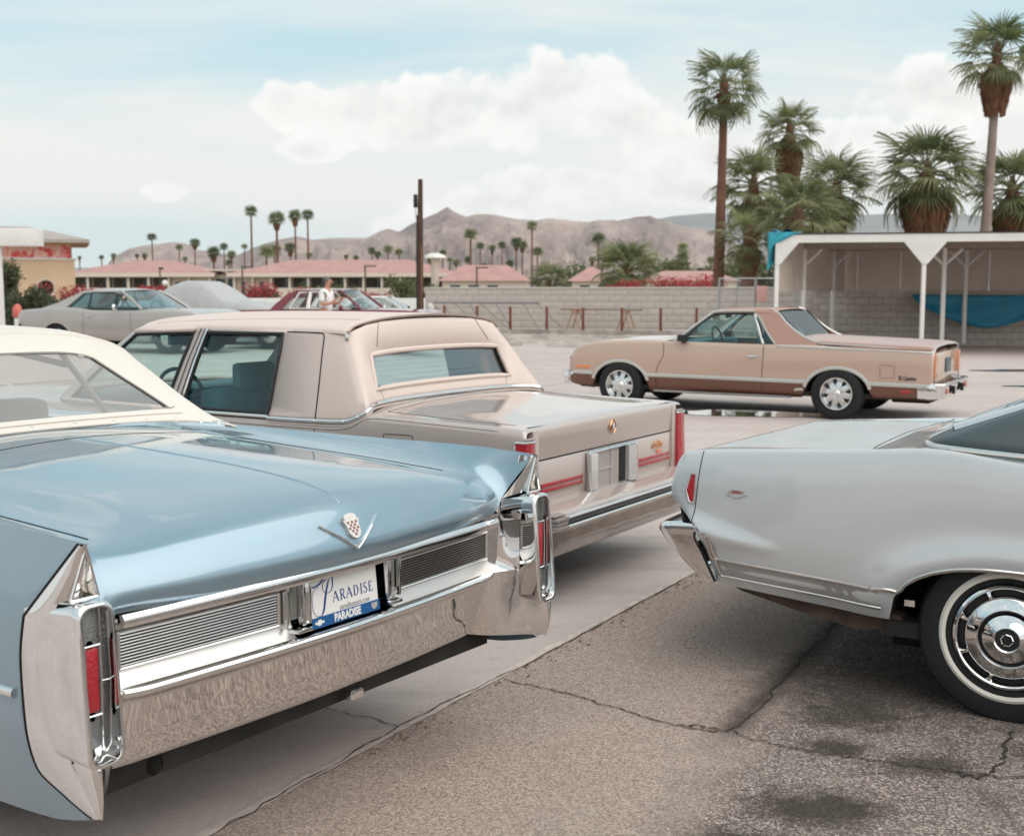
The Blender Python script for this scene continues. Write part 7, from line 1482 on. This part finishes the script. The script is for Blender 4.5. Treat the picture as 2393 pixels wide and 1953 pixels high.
# shrubs
SHR = leaf_mat('shrub_leaf', (.075, .092, .040), (.20, .21, .10)); SHD = leaf_mat('dark_shrub_leaf', (.050, .066, .034), (.135, .150, .075)); BOU = leaf_mat('bougainvillea_bract', (.38, .030, .050), (.58, .10, .11), .6); STEM = mat('shrub_stem', (.10, .07, .05), .9)
def shrub(label, x, y, rx, ry, h, mats, n, leaf, seed, name='shrub', cat='shrub', group=None, base=0.0, hard=.35):
    g = np.random.default_rng(seed); p = empty(name, (x, y, base)); tag(p, label, cat, group); m = M()
    for k in range(7): a = k * .9; m.tube([(0, 0, 0), (.25 * rx * math.cos(a), .25 * ry * math.sin(a), h * .4), (.6 * rx * math.cos(a), .6 * ry * math.sin(a), h * .75)], [.06, .04, .015], 5)
    m.obj('stem', STEM, p); cl = [(g.normal(0, .45), g.normal(0, .45), g.uniform(.25, .95), g.uniform(.25, .5)) for _ in range(26)]
    for mm, frac, nm in mats:
        q = M(); V = []; F = []
        for k in range(int(n * frac)):
            cx, cy, cz, r = cl[g.integers(0, 26)]; d = g.normal(0, 1, 3); d /= np.linalg.norm(d); rr = r * (g.random() ** hard); X = np.array([(cx + d[0] * rr) * rx, (cy + d[1] * rr) * ry, min(1.1, max(.03, cz * .9 + d[2] * rr * .6)) * h])
            if nm == 'blossom': X[2] = min(h * 1.08, X[2] + h * .12)
            u = g.normal(0, 1, 3); u /= np.linalg.norm(u); w = np.cross(u, g.normal(0, 1, 3)); w /= np.linalg.norm(w); l = leaf * g.uniform(.6, 1.3); o = len(V); V += [tuple(X), tuple(X + u * l * .5 + w * l * .28), tuple(X + u * l), tuple(X + u * l * .5 - w * l * .28)]; F.append((o, o + 1, o + 2, o + 3))
        link(bpy.data.objects.new(nm, mesh_data(nm, V, F, mm, False)), p)
    return p
G_, B_ = (SHR, 1.0, 'foliage'), None
shrub('tall olive green shrub behind the canopy post', -19.5, 46, 1.0, .9, 2.9, [(SHR, 1, 'foliage')], 5200, .16, 1, group='shrubs by the cream building'); shrub('mid-height dark shrub between two others by the cream building', -17.8, 44.5, .9, .8, 1.7, [(SHD, 1, 'foliage')], 3200, .14, 2, group='shrubs by the cream building'); shrub('rounded dark shrub nearest the grey coupe', -16.6, 44, .8, .75, 1.35, [(SHD, 1, 'foliage')], 3000, .13, 3, group='shrubs by the cream building'); shrub('dense low shrub at the far left edge', -19.3, 42, 1.3, 1.0, 2.3, [(SHD, 1, 'foliage')], 3000, .15, 4, group='shrubs by the cream building')
bl = lambda f: [(SHR, 1 - f, 'foliage'), (BOU, f, 'blossom')]
shrub('large red bougainvillea mound behind the low white wall', -10.5, 50, 1.15, .8, 1.75, bl(.5), 5200, .12, 11, 'bougainvillea', 'bougainvillea', 'bougainvillea bushes'); shrub('small red bougainvillea right behind the maroon roof', -9.05, 51, .75, .6, 1.55, bl(.55), 2400, .12, 12, 'bougainvillea', 'bougainvillea', 'bougainvillea bushes')
shrub('red bougainvillea seen through above the maroon bonnet', -6.9, 58, 1.15, .8, 1.35, bl(.6), 2600, .12, 13, 'bougainvillea', 'bougainvillea', 'bougainvillea bushes'); shrub('green leafy shrub between the maroon car and the utility pole', -5.6, 62, 1.0, .8, 2.2, [(SHR, 1, 'foliage')], 2600, .16, 14, group='hedges before the hotel'); shrub('green shrub just right of the utility pole', -4.35, 60, .7, .6, 1.9, [(SHR, 1, 'foliage')], 1800, .15, 15, group='hedges before the hotel')
shrub('round green shrub above the maroon roof beside the man', -13.6, 90, 2.1, 1.2, 2.0, [(SHR, 1, 'foliage')], 2000, .22, 16, group='hedges before the hotel'); shrub('red bougainvillea along the roof line of the grey coupe', -22.2, 62, 1.7, .8, 1.75, bl(.7), 2600, .14, 17, 'bougainvillea', 'bougainvillea', 'bougainvillea bushes'); shrub('thin red bougainvillea before the left hotel wing', -29.2, 100, 2.2, 1.0, 1.8, bl(.7), 2200, .2, 18, 'bougainvillea', 'bougainvillea', 'bougainvillea bushes')
shrub('long coral bougainvillea on top of the block wall by the gate', 9.6, 62, 2.1, .8, 2.15, bl(.75), 4200, .14, 19, 'bougainvillea', 'bougainvillea', 'bougainvillea bushes'); shrub('red bougainvillea at the foot of the big feathery palm', 6.2, 66, 1.7, .8, 1.95, bl(.7), 3200, .14, 20, 'bougainvillea', 'bougainvillea', 'bougainvillea bushes')
for k, (x, y, rx, h, lb) in enumerate(((20.5, 150, 4, 5.5, 'rounded tree crowns between the feathery palm and the tall palm trunk'), (27.5, 160, 5, 5.2, 'green treetops left of the tall palm trunk'), (35, 170, 6, 5.6, 'green treetops right of the tall palm trunk'), (-16, 200, 5, 4.8, 'small green treetop above the middle hotel roof'), (13, 220, 6, 6.5, 'hazy green treetops behind the small pink cottages'))): shrub(lb, x, y, rx, 3, h, [(SHR, 1, 'foliage')], 1800, .6, 50 + k, 'tree', 'tree', 'treetops behind the wall')
# ------------------------------------------------------------------ parked cars further back
def parked_car(name, label, cat, loc, rz, paint, st, arches, gh, wheel_r=.32, glassm=None, tilt=0, scale=1.0, chrome=True, chk=None, inner=None):
    """st: stations (x, z0, z_mid, z_shoulder, z_top, z_centre, half width). gh: glasshouse dict."""
    car = empty(name, loc, rz); tag(car, label, cat); car.scale = (scale,) * 3; glassm = glassm or MAT['clear_pane']; inner = inner or INT_GREY
    net = [[(x, w - .06, z0), (x, w - .01, z0 + .14), (x, w, zm), (x, w - .02, zs), (x, w - .07, zt), (x, w * .5, zc - .012), (x, 0, zc)] for x, z0, zm, zs, zt, zc, w in st]
    nv = 5; G = surf(net, 7, nv); arch_clip(G, arches, 0, 3 * nv); S = Surf(G, mirror_pts(G)); d0, d1 = gh['door']; o0, o1 = gh['open']
    isd = lambda c, i, j: j < 4 * nv and d0 < c[0] < d1
    iso = lambda c, i, j: j >= 4 * nv and o0 < c[0] < o1
    ish = lambda c, i, j: j >= 4 * nv and c[0] >= o1
    for nm, f in (('body', lambda c, i, j: not (isd(c, i, j) or iso(c, i, j) or ish(c, i, j))), ('bonnet', ish)):
        m = M()
        for A in (G, mirror_pts(G)): sub_mesh(m, A, grid_faces_where(A, f))
        m.objs(nm, paint, car, angle=40)
    yb, zb, zr, yr = gh['yb'], gh['zb'], gh['zr'], gh['yr']; yf = lambda x, z: yb - (z - zb) / (zr - zb) * (yb - yr); a0, a1, c1, c0 = gh['prof']      # windscreen foot, top, roof end, tail foot
    for s in (1, -1):
        A = G if s > 0 else mirror_pts(G); d = sub_mesh(M(), A, grid_faces_where(A, isd)).obj('door', paint, car, angle=40); M().box(d0 + .1, d0 + .24, s * (st[4][6] + .0) - .01, s * (st[4][6]) + .02, zb - .14, zb - .115, .006).obj('handle', CHROME_F, d)
        for X in (d0, d1): seam_line(S, car, [(X, s * 1.4, .30), (X, s * 1.4, .6), (X, s * 1.4, zb - .02)], (0, -s, 0), .008)
        for k, poly in enumerate(gh['panes']):
            w = side_poly(M(), poly, yf, s, 0, -.012).obj('side_window', glassm, car, False); m = M(); side_path(m, poly + [poly[0]], yf, s, gh.get('fr', .014), 1); m.obj('window_frame', gh.get('frm', CHROME_F), w)
        m = M(); side_poly(m, gh['quarter'], yf, s, .05); m.obj('roof_pillar', gh.get('rm', paint), car, angle=30); m = M(); side_path(m, [(a0, zb + .01), ((a0 + a1) / 2, (zb + zr) / 2 + .02), (a1, zr - .01)], yf, s, .030, off=-.01); m.obj('windscreen_pillar', gh.get('pm', paint), car)
        for xw, zc, rx, rz_ in arches:
            Gw = np.array([[(xw + rx * math.cos(q), s * y, zc + rz_ * math.sin(q)) for q in np.linspace(0, np.pi, 16)] for y in (st[4][6] - .03, .5)]); M().grid(Gw).obj('wheel_well', DARK, car); M().add([(xw - rx, s * .55, .15), (xw + rx, s * .55, .15), (xw + rx, s * .55, .7), (xw - rx, s * .55, .7)], [(0, 1, 2, 3)]).obj('wheel_well', DARK, car)
            a = np.linspace(R(8), R(172), 21); P, Q = lay(S, [(xw + (rx + .012) * math.cos(q), s * 1.4, zc + (rz_ + .012) * math.sin(q)) for q in a], (0, -s, 0), 1); strip(M(), P, Q, .03, .012).obj('arch_moulding', gh.get('am', paint), car); o, c = tyre_wheel(car, xw, s * (st[4][6] - .14), wheel_r, s, .20, .19); M().lathe([(0, s * .11), (.1, s * .11), (.18, s * .08), (.195, s * .06)], 28, 'Y', c).obj('hubcap', ALU, o)
    half = [(yr + .012, zr - .045), (yr, zr - .012), (yr - .08, zr + .006), (yr * .5, zr + .026), (0, zr + .032)]
    GR = roof_net([(c1 - .03, -.03, -.02, .98), (c1 + .05, -.004, -.02, 1), ((c1 + a1) / 2, .006, 0, 1), (a1 - .12, .0, .04, 1), (a1 + .02, -.022, .08, 1)], half); M().grid(GR).obj('roof', gh.get('rm', paint), car)
    M().grid(np.array([[(a0 + .10 * (1 - y * y), y * (yb - .04), zb), ((a0 + a1) / 2 + .10 * (1 - y * y), y * (yb + yr) / 2 * .965, (zb + zr) / 2), (a1 + .09 * (1 - y * y), y * (yr - .03), zr - .005)] for y in np.linspace(-1, 1, 9)])).obj('windscreen', glassm, car)
    M().grid(np.array([[(c0 - .08 * (1 - y * y), y * (yb - .10), zb + .01), (c1 - .06 * (1 - y * y), y * (yr - .06), zr - .02)] for y in np.linspace(-1, 1, 9)])).obj('rear_window', glassm, car)
    x0, x1 = st[0][0], st[-1][0]; M().box(x0 + .2, x1 - .2, -.8, .8, .28, .34).obj('underbody', DARK, car); M().box(o0, o1, -.78, .78, .40, .44).obj('cabin_floor', inner, car)
    for X in ((a1 + c1) / 2 + .15, c1 + .05): m = M(); m.box(X - .16, X, -.68, .68, .5, zb + .04, .05); m.box(X - .1, X + .40, -.68, .68, .42, .6, .05); m.obj('seat', inner, car)
    M().box(a0 - .45, a0 - .1, -.78, .78, .7, zb - .01, .04).obj('dashboard', inner, car); a = np.linspace(0, 2 * np.pi, 20, endpoint=False); M().tube([(a0 - .55, .38 + .18 * math.cos(q), zb + .02 + .17 * math.sin(q)) for q in a], .012, 5, closed=True).obj('steering_wheel', BLACK, car)
    for X, sg, nm in ((x0, -1, 'rear_bumper'), (x1, 1, 'front_bumper')):
        ys = np.linspace(-.92, .92, 17); Gb = [spline(np.array([(X + sg * (.02 - .14 * max(0, abs(y) - .7) / .22), y, .60), (X + sg * (.09 - .16 * max(0, abs(y) - .7) / .22), y, .57), (X + sg * (.09 - .16 * max(0, abs(y) - .7) / .22), y, .47), (X + sg * (.03 - .14 * max(0, abs(y) - .7) / .22), y, .42)]), 3) for y in ys]; M().grid(np.array(Gb)).obj(nm, CHROME_F, car)
    for s in (1, -1):
        M().lathe([(0, .02), (.07, .012), (.085, 0)], 16, 'X', (x1 + .005, s * .68, .66)).obj('headlight', CLEAR_L, car); M().box(x0 - .012, x0 + .02, s * .62 - .18, s * .62 + .18, .66, .76, .008).obj('tail_light', RED_L, car)
        mr = M(); mx = gh.get('mirror', a0 - .42); mr.lathe([(0, .05), (.05, .04), (.07, .0), (.05, -.03)], 14, 'X', (mx, s * (st[4][6] + .07), zb + .06)); mr.tube([(mx, s * (st[4][6] - .05), zb - .02), (mx, s * (st[4][6] + .05), zb + .03)], .012, 6); mr.obj('door_mirror', gh.get('mm', CHROME_F), car)
    M().box(x1 - .02, x1 + .012, -.55, .55, .56, .72, .006).obj('grille', BLACK, car)
    return car
GREYP = mat('grey_primer_paint', (.39, .36, .335), .36, .20, coat=1., coat_rough=.06, cior=1.6, var=.05, vscale=1.5); MAROON = mat('maroon_paint', (.165, .012, .026), .28, .1, coat=1., coat_rough=.05); OFFW = mat('white_car_paint', (.70, .70, .68), .35, coat=1.); TEALG = glass('blue_tint_pane', (.50, .74, .78), 1.3)
CSTAT = [(-1.10, .36, .62, .78, .84, .85, .84), (-1.02, .34, .64, .82, .88, .89, .87), (-.6, .30, .66, .86, .92, .93, .90), (0, .28, .66, .89, .955, .96, .925), (.45, .27, .64, .87, .95, .96, .925), (1.0, .26, .62, .84, .90, .92, .915), (1.9, .26, .62, .85, .90, .93, .91), (2.3, .26, .62, .86, .915, .95, .91), (2.9, .27, .62, .86, .92, .945, .905), (3.4, .30, .62, .84, .89, .90, .88), (3.62, .36, .60, .76, .80, .81, .84), (3.68, .42, .56, .66, .70, .70, .82)]
CG = dict(door=(.72, 1.95), open=(.2, 2.3), yb=.845, zb=.905, zr=1.315, yr=.66, prof=(2.18, 1.52, .62, -.45), panes=[[(.28, .925), (.62, 1.235), (.78, 1.26), (.80, .925)], [(.82, .925), (.80, 1.262), (1.38, 1.272), (1.44, 1.26), (1.47, .925)], [(1.50, .925), (1.49, 1.24), (1.97, .925)]], quarter=[(.16, .90), (.56, 1.25), (.72, 1.285), (1.50, 1.29), (1.50, 1.318), (.60, 1.318), (.30, 1.20), (-.05, 1.05), (-.45, .935), (-.45, .90)], frm=BLACK, fr=.012, mirror=1.62)
g = parked_car('grey_coupe', 'matt grey coupe with sloping roof parked facing right', 'car', (-10.05, 28.3, .22), R(-21), GREYP, CSTAT, [(0, .33, .36, .29), (2.82, .33, .36, .29)], CG, .32, TEALG, scale=1.06, inner=TEAL)
MSTAT = [(-1.30, .36, .60, .80, .85, .86, .84), (-1.24, .33, .62, .86, .91, .92, .87), (-.6, .29, .64, .89, .935, .945, .91), (0, .27, .64, .90, .945, .96, .925), (.5, .26, .64, .90, .945, .965, .93), (1.2, .26, .64, .90, .94, .96, .93), (2.1, .26, .64, .90, .945, .975, .925), (2.45, .27, .64, .90, .95, .985, .92), (3.3, .28, .64, .89, .94, .96, .90), (3.75, .32, .62, .85, .89, .90, .87), (3.85, .38, .58, .76, .80, .80, .85)]
MG = dict(door=(.95, 2.1), open=(.25, 2.4), yb=.86, zb=.945, zr=1.40, yr=.68, prof=(2.28, 1.72, .62, .02), panes=[[(.52, .965), (.72, 1.335), (.98, 1.35), (.95, .965)], [(1.0, .965), (1.02, 1.352), (1.62, 1.348), (2.05, .965)]], quarter=[(.30, .94), (.62, 1.30), (.70, 1.36), (1.66, 1.365), (1.70, 1.40), (.62, 1.40), (.40, 1.30), (.15, 1.08), (.02, .94)], frm=mat('pale_trim', (.70, .66, .64), .3, .5), fr=.026, mm=MAROON, mirror=1.85)
parked_car('maroon_coupe', 'maroon coupe parked beside the man in the white shirt', 'car', (-5.55, 29.25, .22), R(-13), MAROON, MSTAT, [(0, .33, .38, .30), (2.95, .33, .38, .30)], MG, .33)
W_ = parked_car('white_coupe', 'white coupe mostly hidden between the maroon bonnet and the pole', 'car', (-5.9, 43.0, .06), R(-8), OFFW, CSTAT, [(0, .33, .36, .29), (2.82, .33, .36, .29)], CG, .32)
parked_car('silver_sedan', 'silver car at the left edge with only its front corner showing', 'car', (-14.35, 23.6, .20), R(-4), SILVER, MSTAT, [(0, .33, .38, .30), (2.95, .33, .38, .30)], MG, .33, scale=.86)
# car under a grey cover
COVER = mat('grey_car_cover', (.40, .40, .40), .75, var=.06, vscale=2, bump=.25, bscale=25, wave=1.0, wscale=4.5)
prof = [(-1.25, .70), (-1.05, .93), (-.4, .99), (.15, 1.02), (.75, 1.36), (1.1, 1.47), (1.6, 1.46), (2.0, 1.30), (2.45, 1.03), (3.2, .96), (3.65, .86), (3.8, .60)]
X = np.linspace(-1.3, 3.85, 90); Z = pchip([p[0] for p in prof], np.array([[p[1]] for p in prof]), X)[:, 0]; G = []
for i, (x, z) in enumerate(zip(X, Z)):
    e = min(1, (x + 1.32) / .4, (3.87 - x) / .4); w = .95 * (.80 + .20 * math.sin(max(0, e) * math.pi / 2)); hi = max(0, z - .98) / .45; row = []
    for t in np.linspace(-1, 1, 61):
        a = abs(t)
        if a < .42: y = a / .42 * (w * (.84 - .20 * hi)); zz = z - .035 * (a / .42) ** 3
        elif a < .62: q = (a - .42) / .20; y = w * ((.84 - .20 * hi) + (.16 + .20 * hi) * q ** .8); zz = z - .035 - (max(0, z - .90) * .97 + .05) * q ** 1.15
        else: q = (a - .62) / .38; z1 = min(z, .93) - .10; y = w * (1 + .03 * q); zz = z1 + (.08 - z1) * q
        fold = .045 * math.sin(x * 9 + 2.2 * math.sin(x * 2.1) + t * 2) * max(0, a - .30) + .028 * math.sin(x * 17 + t * 5) * max(0, a - .4); row.append((x, math.copysign(y + fold, t), zz + .022 * math.sin(x * 7 + abs(t) * 11) * hi * abs(t)))
    G.append(row)
o = M().grid(np.array(G)).obj('covered_car', COVER, None, angle=80); o.location = (-9.55, 32.4, .22); o.rotation_euler = (0, 0, R(-14)); o.scale = (1.0, 1.0, 1.12); tag(o, 'car under a draped grey cloth cover behind the grey coupe', 'covered car')
# ------------------------------------------------------------------ man in a white shirt
def skin_mesh(name, verts, edges, radii, m, parent, root=0, sub=2):
    me = bpy.data.meshes.new(name); me.from_pydata(verts, edges, []); me.update(); o = bpy.data.objects.new(name, me); COL.objects.link(o)
    sk = o.modifiers.new('skin', 'SKIN'); sk.use_smooth_shade = True; sv = me.skin_vertices[0].data
    for i, r in enumerate(radii): sv[i].radius = r if isinstance(r, tuple) else (r, r)
    for i in range(len(verts)): sv[i].use_root = (i == root)
    sb = o.modifiers.new('sub', 'SUBSURF'); sb.levels = sub; sb.render_levels = sub
    dg = bpy.context.evaluated_depsgraph_get(); me2 = bpy.data.meshes.new_from_object(o.evaluated_get(dg)); bpy.data.objects.remove(o); me2.name = name; me2.materials.clear(); me2.materials.append(m); me2.polygons.foreach_set('use_smooth', [True] * len(me2.polygons)); return link(bpy.data.objects.new(name, me2), parent)
def chain(V, E, Rr, start, pts, rad):
    prev = start
    for p, r in zip(pts, rad):
        V.append(p); Rr.append(r); n = len(V) - 1
        if prev is not None: E.append((prev, n))
        prev = n
    return prev
SKIN = mat('skin', (.46, .23, .16), .5, var=.08); SHIRT = mat('white_shirt', (.74, .73, .71), .8, wave=.3, wscale=14); TROUS = mat('navy_trousers', (.012, .022, .045), .8); HAIR = mat('grey_hair', (.13, .11, .10), .8, bump=.5, bscale=120); SHOE = mat('dark_shoe', (.03, .025, .02), .5)
pr = empty('person', (-4.12, 26.6, .20), R(-20)); tag(pr, 'man in white shirt and dark trousers standing beside the maroon car', 'person')     # faces +x
V, E, Rr = [], [], []; pel = chain(V, E, Rr, None, [(0, 0, .93)], [(.15, .11)]); ch = chain(V, E, Rr, pel, [(.0, 0, 1.08), (.015, 0, 1.25), (.03, 0, 1.38)], [(.14, .105), (.155, .115), (.13, .10)])
nk = chain(V, E, Rr, ch, [(.045, 0, 1.47), (.065, 0, 1.53), (.075, 0, 1.60), (.08, 0, 1.675)], [.055, .062, .082, .068])
for s in (1, -1):
    hp = chain(V, E, Rr, pel, [(.0, s * .09, .84), (.02, s * .10, .47), (-.01, s * .105, .10), (.12, s * .11, .04)], [.085, .055, .042, .035])
    el = chain(V, E, Rr, ch, [(.02, s * .17, 1.37), (.03, s * .225, 1.10), (.24, s * .17, 1.14), (.30, s * .14, 1.20)], [.055, .042, .034, .028])
    hb = chain(V, E, Rr, el, [(.34, s * .125, 1.225)], [.030])
    for k, (dy, dz, ln) in enumerate(((.024, .012, .060), (.010, .020, .070), (-.006, .020, .066), (-.020, .012, .052))): chain(V, E, Rr, hb, [(.36 + ln * .4, s * .125 + dy, 1.24 + dz), (.36 + ln, s * .115 + dy, 1.225 + dz)], [.010, .008])
    chain(V, E, Rr, hb, [(.345, s * .125 - s * .035, 1.245), (.37, s * .125 - s * .05, 1.265)], [.011, .009])
body = skin_mesh('body', V, E, Rr, SKIN, pr)
f = M(); f.prism([(.0, 0), (.045, -.01), (.030, .035), (.0, .06)], .022, (.145, -.011, 1.585), (1, 0, 0), (0, 0, 1), (0, 1, 0)); f.obj('nose', SKIN, body)
for s in (1, -1): M().lathe([(0, .012), (.012, .008), (.013, 0)], 10, 'X', (.138, s * .032, 1.635)).obj('eye', BLACK, body); M().lathe([(0, .02), (.022, .014), (.03, 0)], 10, 'Y', (.07, s * .075, 1.605)).obj('ear', SKIN, body)
M().box(.138, .148, -.025, .025, 1.562, 1.570, .003).obj('mouth', mat('lips', (.32, .12, .10), .5), body)
V, E, Rr = [], [], []; a = chain(V, E, Rr, None, [(0, 0, .92)], [(.175, .125)]); c = chain(V, E, Rr, a, [(0, 0, 1.08), (.012, 0, 1.25), (.028, 0, 1.40), (.04, 0, 1.455)], [(.165, .125), (.172, .13), (.14, .105), (.07, .07)])
for s in (1, -1): chain(V, E, Rr, 3, [(.02, s * .185, 1.385), (.026, s * .222, 1.25), (.03, s * .235, 1.15)], [.072, .065, .066])
skin_mesh('shirt', V, E, Rr, SHIRT, pr)
V, E, Rr = [], [], []; a = chain(V, E, Rr, None, [(0, 0, .93)], [(.162, .12)])
for s in (1, -1): chain(V, E, Rr, a, [(.0, s * .09, .83), (.02, s * .10, .48), (-.01, s * .105, .10)], [.095, .07, .062])
skin_mesh('trousers', V, E, Rr, TROUS, pr)
for s in (1, -1): skin_mesh('shoe', [(-.05, s * .108, .05), (.06, s * .11, .05), (.17, s * .112, .04)], [(0, 1), (1, 2)], [.05, .05, .042], SHOE, pr)
skin_mesh('hair', [(.02, 0, 1.585), (.045, 0, 1.66), (.085, 0, 1.70)], [(0, 1), (1, 2)], [(.085, .092), (.108, .10), (.088, .075)], HAIR, pr)
# ------------------------------------------------------------------ desert haze
hm = bpy.data.materials.new('haze_air'); hm.use_nodes = True; nt = hm.node_tree; nt.nodes.clear(); out = N(nt, 'ShaderNodeOutputMaterial'); pv = N(nt, 'ShaderNodeVolumePrincipled'); pv.inputs['Color'].default_value = (.88, .93, 1.0, 1); pv.inputs['Density'].default_value = 2.6e-5; pv.inputs['Anisotropy'].default_value = .2; L(nt, pv.outputs[0], out.inputs['Volume'])
hz = M().box(-20000, 20000, -3500, 23000, -3, 1010).obj('haze', hm, None, False); hz['kind'] = 'stuff'; hz['label'] = 'thin bluish haze in front of the distant mountains'
